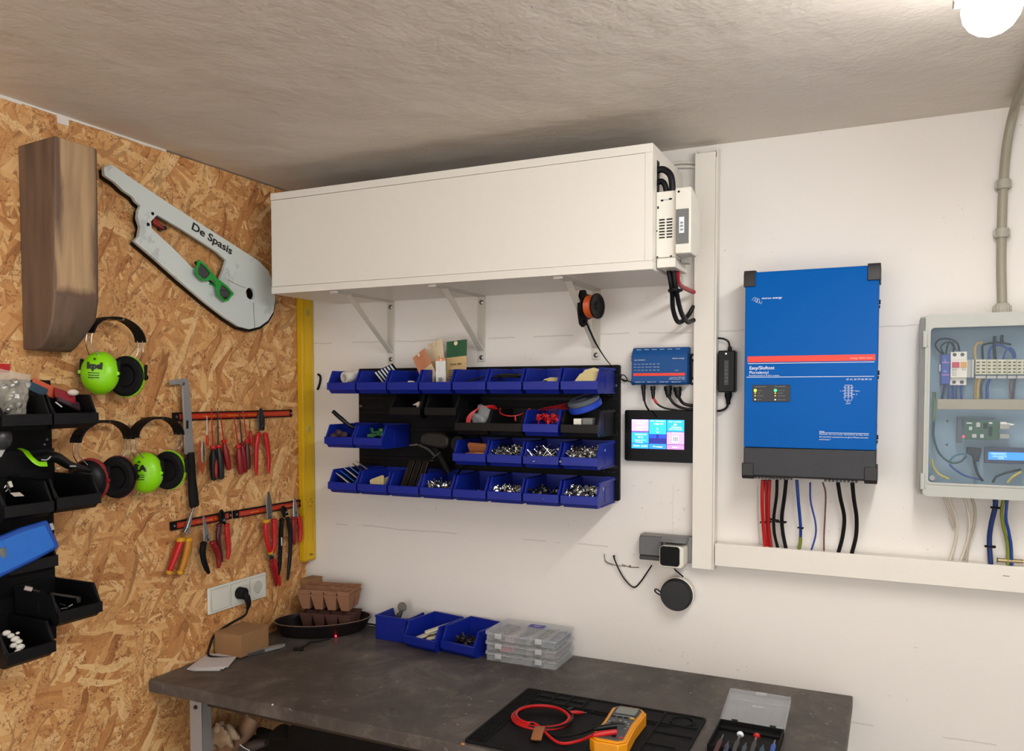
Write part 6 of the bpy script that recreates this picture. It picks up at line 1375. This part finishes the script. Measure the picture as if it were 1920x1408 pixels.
single('cable_plug', MB().obox(PZ(560, 1217, BT+.005), Matrix.Rotation(.4, 3, 'Z'), .032, .012, .009), rubber, 'black plug end lying at the end of the thin cable', 'plug', bev=.003)
cable('thin_cable', 'black cable behind the oval tray towards the blue bins', [PZ(670, 1180, BT+.004), PZ(685, 1170, BT+.004), PZ(706, 1172, BT+.004), PZ(716, 1180, BT+.004)], .003, rubber, n=6)

# three blue bins on the bench
bsz = (.128, .128, .082, .042)
c1 = V(.437, -.126, BT)
storage_bin('blue bin on the bench turned with its high back to the front', (.432, -.124, BT), bin_blue, math.pi-.03, size=(.130, .120, .078, .04), group='blue bins on the bench')
storage_bin('blue bin on the bench holding cream sticks and brown pieces', (.592, -.016, BT), bin_blue, math.radians(-9), size=(.132, .152, .080, .040), group='blue bins on the bench')
storage_bin('blue bin on the bench holding dark screws, beside the clear boxes', (.731, -.016, BT), bin_blue, math.radians(-9), size=(.132, .152, .080, .040), group='blue bins on the bench')
gd = thing('grinding_disc', 'round wire-mesh disc standing in the reversed blue bin', 'disc', (.43, -.05, .92))
pd = PY(754, 1138, -.05)
part('disc', MB().lathe([(0, 0), (.015, 0), (.0165, .001), (.015, .002), (0, .002)], pd, (.3, -1, .2), 24), mat('mesh_grey', S(96, 92, 84), .5, alpha=.7), gd, 0, True)
part('holder', MB().tube([pd+V(0, 0, -.012), pd+V(-.01, -.005, -.03), pd+V(-.016, -.01, -.045)], [.005, .010, .008], 10), dgrey, gd, 0, True)
single('green_scrap', MB().box(.385, .397, -.085, -.08, .893, .912), mat('pale_green', S(130, 140, 120), .6), 'pale green scrap in the reversed blue bin', 'scrap', bev=.001)
b = MB(); rnd = random.Random(8)
for k in range(40): b.ell((.39+rnd.random()*.09, -.02-rnd.random()*.085, BT+.03+rnd.random()*.02), (.006, .005, .004), 8, 5)
single('black_fittings', b, mblack, 'black small fittings filling the reversed blue bin', 'fittings', kind='stuff')
for k, (x_, y_, z_, a_, l_) in enumerate(((.60, -.095, .907, .70, .095), (.568, -.118, .888, .85, .075), (.602, -.130, .886, .35, .05))):
    b = MB(); b.M = Matrix.Translation((x_, y_, z_))@Matrix.Rotation(a_, 4, 'Z')@Matrix.Rotation(-.25, 4, 'Y'); b.prism(rrect(-l_/2, l_/2, -.011, .011, .009), -.004, .004, 'z')
    single('cream_rod', b, mat('cream_plastic', S(210, 204, 184), .5), ('longest', 'middle', 'shortest')[k]+' cream stick lying in the middle blue bench bin', 'stick', bev=.0025)
single('brown_piece', MB().ell((.588, -.118, .884), (.024, .014, .008), 12, 8), mat('olive_brown', S(96, 84, 52), .6), 'olive-brown piece between the cream sticks', 'piece')
b = MB(); rnd = random.Random(6)
for k in range(70):
    a = V(.685+rnd.random()*.075, -.135+rnd.random()*.04, BT+.030+rnd.random()*.014); d = V(rnd.uniform(-1, 1), rnd.uniform(-1, .3), rnd.uniform(0, .5)).normalized(); b.cyl(a, a+d*.014, .0022, n=6).cyl(a, a-d*.002, .0045, n=8)
single('screws', b, mat('black_screws', S(52, 48, 46), .35, .8), 'dark screws heaped in the right blue bench bin', 'screws', kind='stuff')

# three clear organisers
def organiser(lab, z, first=None, reds=()):
    X0_, X1_, Y0_, Y1_ = .803, 1.037, -.158, -.012
    o = thing('organiser_box', lab, 'organiser', ((X0_+X1_)/2, (Y0_+Y1_)/2, z), group='clear organisers stacked on the bench')
    h = .0305; t = .0016
    b = MB().box(X0_+.003, X1_-.003, Y0_+.003, Y1_-.003, z, z+t)
    for (a0, a1, b0, b1) in ((X0_+.003, X1_-.003, Y0_+.003, Y0_+.003+t), (X0_+.003, X1_-.003, Y1_-.003-t, Y1_-.003), (X0_+.003, X0_+.003+t, Y0_+.003, Y1_-.003), (X1_-.003-t, X1_-.003, Y0_+.003, Y1_-.003)): b.box(a0, a1, b0, b1, z+t, z+.022)
    part('base', b, frost, o, 0, True)
    b = MB().box(X0_, X1_, Y0_, Y1_, z+.0285, z+.0302)
    for (a0, a1, b0, b1) in ((X0_, X1_, Y0_, Y0_+t), (X0_, X1_, Y1_-t, Y1_), (X0_, X0_+t, Y0_, Y1_), (X1_-t, X1_, Y0_, Y1_)): b.box(a0, a1, b0, b1, z+.0205, z+.0285)
    b.box(X0_-.001, X1_+.001, Y0_-.001, Y0_, z+.0195, z+.022)
    part('lid', b, frost, o, .0005, True)
    for k, fx in enumerate((.16, .36, .40, .585, .62, .80)):
        xx = X0_+(X1_-X0_)*fx; part('divider', MB().box(xx, xx+.0012, Y0_+.005, Y1_-.005, z+t, z+.021), frost, o, 0, True)
    for fx in (.19, .76):
        xx = X0_+(X1_-X0_)*fx; part('latch', MB().box(xx-.011, xx+.011, Y0_-.0045, Y0_-.0015, z+.010, z+.026).box(xx-.006, xx+.006, Y0_-.0058, Y0_-.0045, z+.013, z+.020), mat('latch_white', S(206, 208, 210), .35, alpha=.85), o, .001, True)
    return o
fills = [[('grey', .02, .15, S(80, 80, 82)), ('dark', .18, .34, S(64, 60, 58)), ('grey', .42, .57, S(110, 106, 104)), ('dark', .63, .79, S(54, 52, 52)), ('screws', .82, .97, S(150, 146, 140))],
         [('grey', .02, .15, S(104, 100, 98)), ('red', .18, .35, S(190, 40, 40)), ('red', .36, .39, S(190, 40, 40)), ('dark', .42, .57, S(90, 80, 76)), ('grey', .63, .79, S(84, 80, 76)), ('brown', .82, .97, S(120, 96, 90))],
         [('dark', .02, .15, S(50, 50, 52)), ('brown', .18, .24, S(90, 60, 50)), ('pink', .26, .39, S(180, 150, 140)), ('dark', .42, .57, S(70, 66, 64)), ('black', .63, .79, S(42, 44, 48)), ('blue', .82, .97, S(36, 60, 96))]]
for lv_ in range(3):
    z = BT+.0005+.031*lv_
    organiser(('bottom clear organiser box of the stack on the bench', 'middle clear organiser box with a red compartment', 'topmost clear organiser box with a purple label')[lv_], z)
    for (nm, f0, f1, cl) in fills[lv_]:
        x0_, x1_ = .803+.234*f0+.002, .803+.234*f1-.001
        b = MB(); rnd = random.Random(int(f0*100)+lv_)
        for k in range(10):
            q = V(rnd.uniform(x0_+.004, x1_-.004) if x1_-x0_ > .01 else (x0_+x1_)/2, rnd.uniform(-.15, -.03), z+.0135+rnd.random()*.002); b.obox(q, __import__('mathutils').Euler((rnd.random()*3, rnd.random()*3, rnd.random()*3)).to_matrix(), .006, .005, .004)
        b.box(x0_, x1_, -.151, -.02, z+.0018, z+.0135)
        single('small_parts', b, mat('parts_%s_%d_%d' % (nm, lv_, int(f0*100)), cl, .5, var=.25, scale=200), '%s small parts in compartment %s of the %s clear organiser' % (nm, {.02: 'at the left end', .18: 'second from left', .26: 'left of the middle', .36: 'beside the red one', .42: 'in the middle', .63: 'right of the middle', .82: 'at the right end'}[f0], ('bottom', 'middle', 'top')[lv_]), 'parts', kind='stuff')
z = BT+.0005+.031*2+.0302
pl = MB().box(.905, .957, -.070, -.042, z, z+.0006)
single('purple_label', pl, mat('label_purple', S(66, 62, 150), .5), 'purple label on the lid of the topmost clear organiser', 'label')
text_ = text_mb(MB(), 'doos', 0, 0, 0, .005, .018, M=Matrix.Translation((.922, -.058, z+.0007)))
single('label_print', text_, print_white, 'white print on the purple label', 'print')
# silicone work mat
mx0, mx1, my0, my1 = 1.022, 1.515, -.690, -.326
wmx = thing('soldering_mat', 'black silicone work mat with ridged edge and compartments', 'mat', ((mx0+mx1)/2, (my0+my1)/2, BT))
def B2(*q): return MB().box(*q)
part('base', MB().prism(rrect(mx0, mx1, my0, my1, .012), BT, BT+.0035, 'z'), rubber, wmx, .001, True)
part('outer_rim', MB().prism([rrect(mx0, mx1, my0, my1, .012), list(reversed(rrect(mx0+.006, mx1-.006, my0+.006, my1-.006, .008)))], BT+.0034, BT+.006, 'z'), rubber, wmx, .0008, True)
rb = MB()
for k in range(44):
    yy = my0+.012+k*.0078; rb.box(mx0+.009, mx0+.040, yy, yy+.0036, BT+.0034, BT+.0058)
part('ridged_edge', rb, rubber, wmx, .0004, True, kind=None)
cell = MB(); wl_ = lambda x0, x1, y0, y1: cell.box(x0, x1, y0, y1, BT+.0034, BT+.0072)
wl_(mx0+.044, mx0+.048, my0+.008, my1-.006)
xs_ = [mx0+.048, mx0+.092, mx0+.136, mx0+.180]
wl_(mx0+.048, mx1-.008, my1-.076, my1-.072); wl_(mx0+.048, mx0+.180, my1-.040, my1-.036)
for x in xs_[1:]: wl_(x, x+.004, my1-.072, my1-.006)
wl_(mx0+.30, mx0+.304, my1-.072, my1-.006); wl_(mx0+.048, mx0+.42, my1-.088, my1-.085)
wl_(mx1-.105, mx1-.101, my0+.006, my1-.006); wl_(mx1-.101, mx1-.008, my1-.13, my1-.126); wl_(mx1-.101, mx1-.030, my1-.20, my1-.196)
for x in (mx0+.22, mx0+.26, mx0+.34, mx0+.38): wl_(x, x+.003, my1-.088, my1-.072)
part('compartment_walls', cell, rubber, wmx, .0008, True)
part('round_dish', MB().lathe([(.026, 0), (.030, 0), (.030, .004), (.026, .004), (.026, 0)], (mx1-.052, my1-.045, BT+.0034), (0, 0, 1), 28), rubber, wmx, 0, True)

# multimeter
pz = [PZ(1155, 1311, BT+.046), PZ(1218, 1321, BT+.046), PZ(1098, 1388, BT+.040), PZ(1168, 1407, BT+.036)]
up_ = ((pz[0]+pz[1])/2-(pz[2]+pz[3])/2); wid = ((pz[1]-pz[0]).length+(pz[3]-pz[2]).length)/2
up_.z = 0; Lm = up_.length; ang = math.atan2(up_.y, up_.x)-math.pi/2; cen = sum(pz, Vector())/4
mw = min(max(wid, .085), .10); Lm = min(max(Lm, .17), .215)
mm_ = thing('multimeter', 'yellow digital multimeter lying on the black silicone mat', 'multimeter', (cen.x, cen.y, BT+.0065), ang)
hw, hl = mw/2, Lm/2
def octa(w, l, c=.016): return [(-w+c, -l), (w-c, -l), (w, -l+c), (w-.004, 0), (w, l-c*1.2), (w-c, l), (-w+c, l), (-w, l-c*1.2), (-w+.004, 0), (-w, -l+c)]
part('holster', MB().prism(octa(hw, hl), 0, .036, 'z').prism(octa(hw-.003, hl-.003), .036, .041, 'z'), mat('meter_yellow', S(224, 146, 20), .42), mm_, .004)
part('face', MB().prism(octa(hw-.011, hl-.012, .010), .0405, .0435, 'z'), mat('meter_grey', S(72, 74, 76), .5), mm_, .001)
part('display_frame', MB().box(-hw+.015, hw-.015, hl*.40, hl*.88, .0432, .0445), dgrey, mm_, .001)
part('display', MB().box(-hw+.019, hw-.019, hl*.46, hl*.84, .0444, .0449), mat('lcd_off', S(118, 122, 116), .25), mm_)
for k in range(4): part('button', MB().box(-hw+.016+k*.0155, -hw+.027+k*.0155, hl*.25, hl*.31, .0433, .0458), yel if k == 3 else black, mm_, .0008)
part('dial', MB().lathe([(0, .005), (.0185, .005), (.020, 0)], (0, -hl*.16, .0433), (0, 0, 1), 32), mat('dial_grey', S(60, 62, 64), .5), mm_)
kb_ = MB(); kb_.M = Matrix.Translation((0, -hl*.16, 0))@Matrix.Rotation(math.radians(8), 4, 'Z'); part('dial_knob', kb_.box(-.017, .017, -.004, .004, .046, .050), black, mm_, .002)
for k in range(4): part('jack', MB().lathe([(0, .0008), (.0045, .0008), (.0055, 0)], (-hw+.021+k*.0165, -hl*.74, .0433), (0, 0, 1), 14), (black, black, black, red)[k], mm_)
t = MB()
for k in range(9):
    a = math.radians(210-30*k); text_mb(t, ('OFF', 'V~', 'V=', 'mV', 'R', 'D', 'A', 'mA', 'uA')[k], 0, 0, 0, .0032, .0055, M=Matrix.Translation((.0265*math.cos(a)-.003, -hl*.16+.0265*math.sin(a), .0434)))
text_mb(t, 'TRUE RMS MULTIMETER', 0, 0, 0, .0026, .05, M=Matrix.Translation((-.025, hl*.34, .0434)))
part('lettering', t, print_white, mm_)
mm_.scale.z = .82
RM = ROOT[mm_.name][0]
# test leads
lc = PZ(1017, 1349, BT+.008)
for k, (mm2, lab, j) in enumerate(((red, 'red test lead coiled on the black mat and plugged in the meter', (.0285)), (black, 'black test lead coiled on the black mat and plugged in the meter', .012))):
    o = thing('test_lead', lab, 'test lead', lc)
    pts = []; rnd = random.Random(k+20)
    turns = 2.9 if k == 0 else 1.4
    N = 42 if k == 0 else 26
    for i in range(N+1):
        a = math.radians(-80-22.5*N)+2*math.pi*i/16; rr = .074-.005*(i//16)+.003*math.sin(i*.35+k*2)
        pts.append(lc+V(rr*math.cos(a), rr*.92*math.sin(a), .004+.004*((i//16) % 3)+.004*k))
    J = RM@Vector((-hw+.021+(3 if k == 0 else 2)*.0165-.004, -hl*.74, .055))
    aend = PZ(1135, 1378 if k == 0 else 1368, BT+.058)
    side_ = [PZ(1046, 1392, BT+.012), PZ(1085, 1389, BT+.02)] if k == 0 else [PZ(1040, 1380, BT+.012), PZ(1085, 1376, BT+.024)]
    E0 = PZ(1112, 1378 if k == 0 else 1367, BT+.044)
    part('lead', MB().tube(pts+side_+[E0], .0034 if k == 0 else .0027, 8), mm2, o, 0, True)
    E1 = PZ(1156, 1372 if k == 0 else 1361, BT+.049)
    part('plug', MB().tube([E0, E0.lerp(E1, .3), E1], [.0038, .0062, .0068, .006], 12), mm2, o, 0, True)
    pr0 = pts[0]; pr1 = PZ(1094, 1336, BT+.008) if k == 0 else PZ(1072, 1328, BT+.010)
    part('probe', MB().tube([pr0, pr0.lerp(pr1, .4), pr1], [.003, .0052, .0055, .003], 10), mm2, o, 0, True)
    part('probe_tip', MB().cyl(pr1, pr1+(pr1-pr0).normalized()*.008, .0012, n=8), steel, o, 0, True)
st0, st1 = PZ(1013, 1362, BT+.021), PZ(1005, 1390, BT+.010)
ls = thing('cable_strap', 'brown leather strap buttoned round the coiled test leads', 'strap', (st0+st1)/2)
d = (st1-st0); a = math.atan2(d.y, d.x); b = MB(); b.M = Matrix.Translation((st0+st1)/2)@Matrix.Rotation(a, 4, 'Z'); l = d.length/2
b.tube([(-l*1.1, 0, -.006), (-l, 0, .004), (-l*.3, 0, .0065), (l*.6, 0, .002), (l, 0, -.002)], .0125, 12, flat=.15)
part('band', b, leather, ls, 0, True)
part('button', MB().lathe([(0, .003), (.004, .0028), (.0055, 0)], st1+V(.001, .008, .004), (0, 0, 1), 16), mat('button_tan', S(170, 110, 60), .5), ls, 0, True)

# precision screwdriver case
sx0_, sx1_ = 1.551, 1.703
cs = thing('tool_case', 'open black case of precision screwdrivers with a clear lid', 'case', (1.627, -.42, BT))
part('tray', MB().box(sx0_, sx1_, -.50, -.345, BT, BT+.004).box(sx0_, sx0_+.004, -.50, -.345, BT+.004, BT+.018).box(sx1_-.004, sx1_, -.50, -.345, BT+.004, BT+.018).box(sx0_+.004, sx1_-.004, -.349, -.345, BT+.004, BT+.018).box(sx0_+.004, sx1_-.004, -.50, -.496, BT+.004, BT+.018).box(sx0_+.004, sx1_-.004, -.375, -.349, BT+.004, BT+.009), mblack, cs, .0012, True)
for xx in (sx0_+.028, sx1_-.034): part('hinge', MB().cyl((xx, -.343, BT+.017), (xx+.014, -.343, BT+.017), .004, n=10), black, cs, 0, True)
E_a = PZ(1380, 1300, BT+.035); yl = E_a.y
A0, A1 = V(0, -.3415, BT+.006), V(0, yl, BT+.035)
M = Matrix.Translation((sx0_, A0.y, A0.z))@Matrix.Rotation(math.atan2(A1.z-A0.z, A1.y-A0.y), 4, 'X'); LL = min((A1-A0).length, .20)
b = MB(); b.M = M; w_ = sx1_-sx0_
b.box(0, w_, 0, LL, 0, .0018).box(0, .002, 0, LL, .0018, .014).box(w_-.002, w_, 0, LL, .0018, .014).box(.002, w_-.002, 0, .002, .0018, .012).box(.002, w_-.002, LL-.002, LL, .0018, .014)
part('clear_lid', b, frost, cs, .0008, True)
b = MB(); b.M = M; part('lid_catch', b.box(w_*.42, w_*.60, LL+.0005, LL+.013, .004, .007), frost, cs, .001, True)
b = MB(); b.M = M; part('lid_rib', b.box(w_*.2, w_*.205, .01, LL-.03, .0018, .0028).box(w_*.8, w_*.805, .01, LL-.03, .0018, .0028).box(.006, w_-.006, LL-.03, LL-.0285, .0018, .0028).box(w_*.42, w_*.60, LL-.055, LL-.045, .0018, .0035), frost, cs, 0, True)
dr = [(1356, 1378, 1343, 1408, mat('pd_maroon', S(70, 30, 34), .35), 'precision driver with a maroon grip, first in the case', steel),
      (1366, 1390, 1360, 1410, mat('pd_navy', S(44, 54, 72), .35), 'short dark blue precision driver, second in the case', steel),
      (1388, 1377, 1376, 1410, dgrey, 'precision driver with a white cap, third in the case', print_white),
      (1399, 1393, 1393, 1411, mat('pd_slate', S(60, 66, 74), .35), 'small slate precision driver in the middle of the case', steel),
      (1419, 1380, 1409, 1412, dgrey, 'precision driver with a red cap in the case', red),
      (1431, 1397, 1427, 1412, mat('pd_teal', S(46, 70, 84), .35), 'tiny teal precision driver right of the red-capped one', steel),
      (1453, 1388, 1447, 1412, mat('pd_blue', S(40, 80, 150), .35), 'blue precision driver, last in the case', steel)]
for (x0_, y0_, x1_, y1_, m_, lab, tipm) in dr:
    A_, B_ = PZ(x0_, y0_, BT+.024), PZ(x1_, y1_, BT+.014)
    o = thing('precision_screwdriver', lab, 'screwdriver', (A_+B_)/2); d = B_-A_
    part('grip', MB().tube([A_.lerp(B_, .3), A_.lerp(B_, .5), B_+d*.6], [.0032, .0062, .006, .0055], 12, smooth=False), m_, o, 0, True)
    cap = tipm in (print_white, red)
    if cap: part('cap', MB().lathe([(0, .004), (.0065, .0035), (.008, 0), (.003, -.004)], A_, (A_-B_), 18), tipm, o, 0, True)
    part('shank', MB().tube([A_, A_.lerp(B_, .35)], .0018 if not cap else .003, 8, smooth=False), steel, o, 0, True)
single('bench_crumb', MB().ell(PZ(511, 1321, BT+.002), (.003, .003, .0022), 8, 6), paper, 'tiny white crumb near the front edge of the bench', 'crumb')
single('bench_crumb', MB().ell(PZ(868, 1395, BT+.002), (.006, .004, .003), 8, 6), mat('crumb_orange', S(170, 110, 80), .8), 'small orange-brown crumb at the front edge beside the mat', 'crumb')
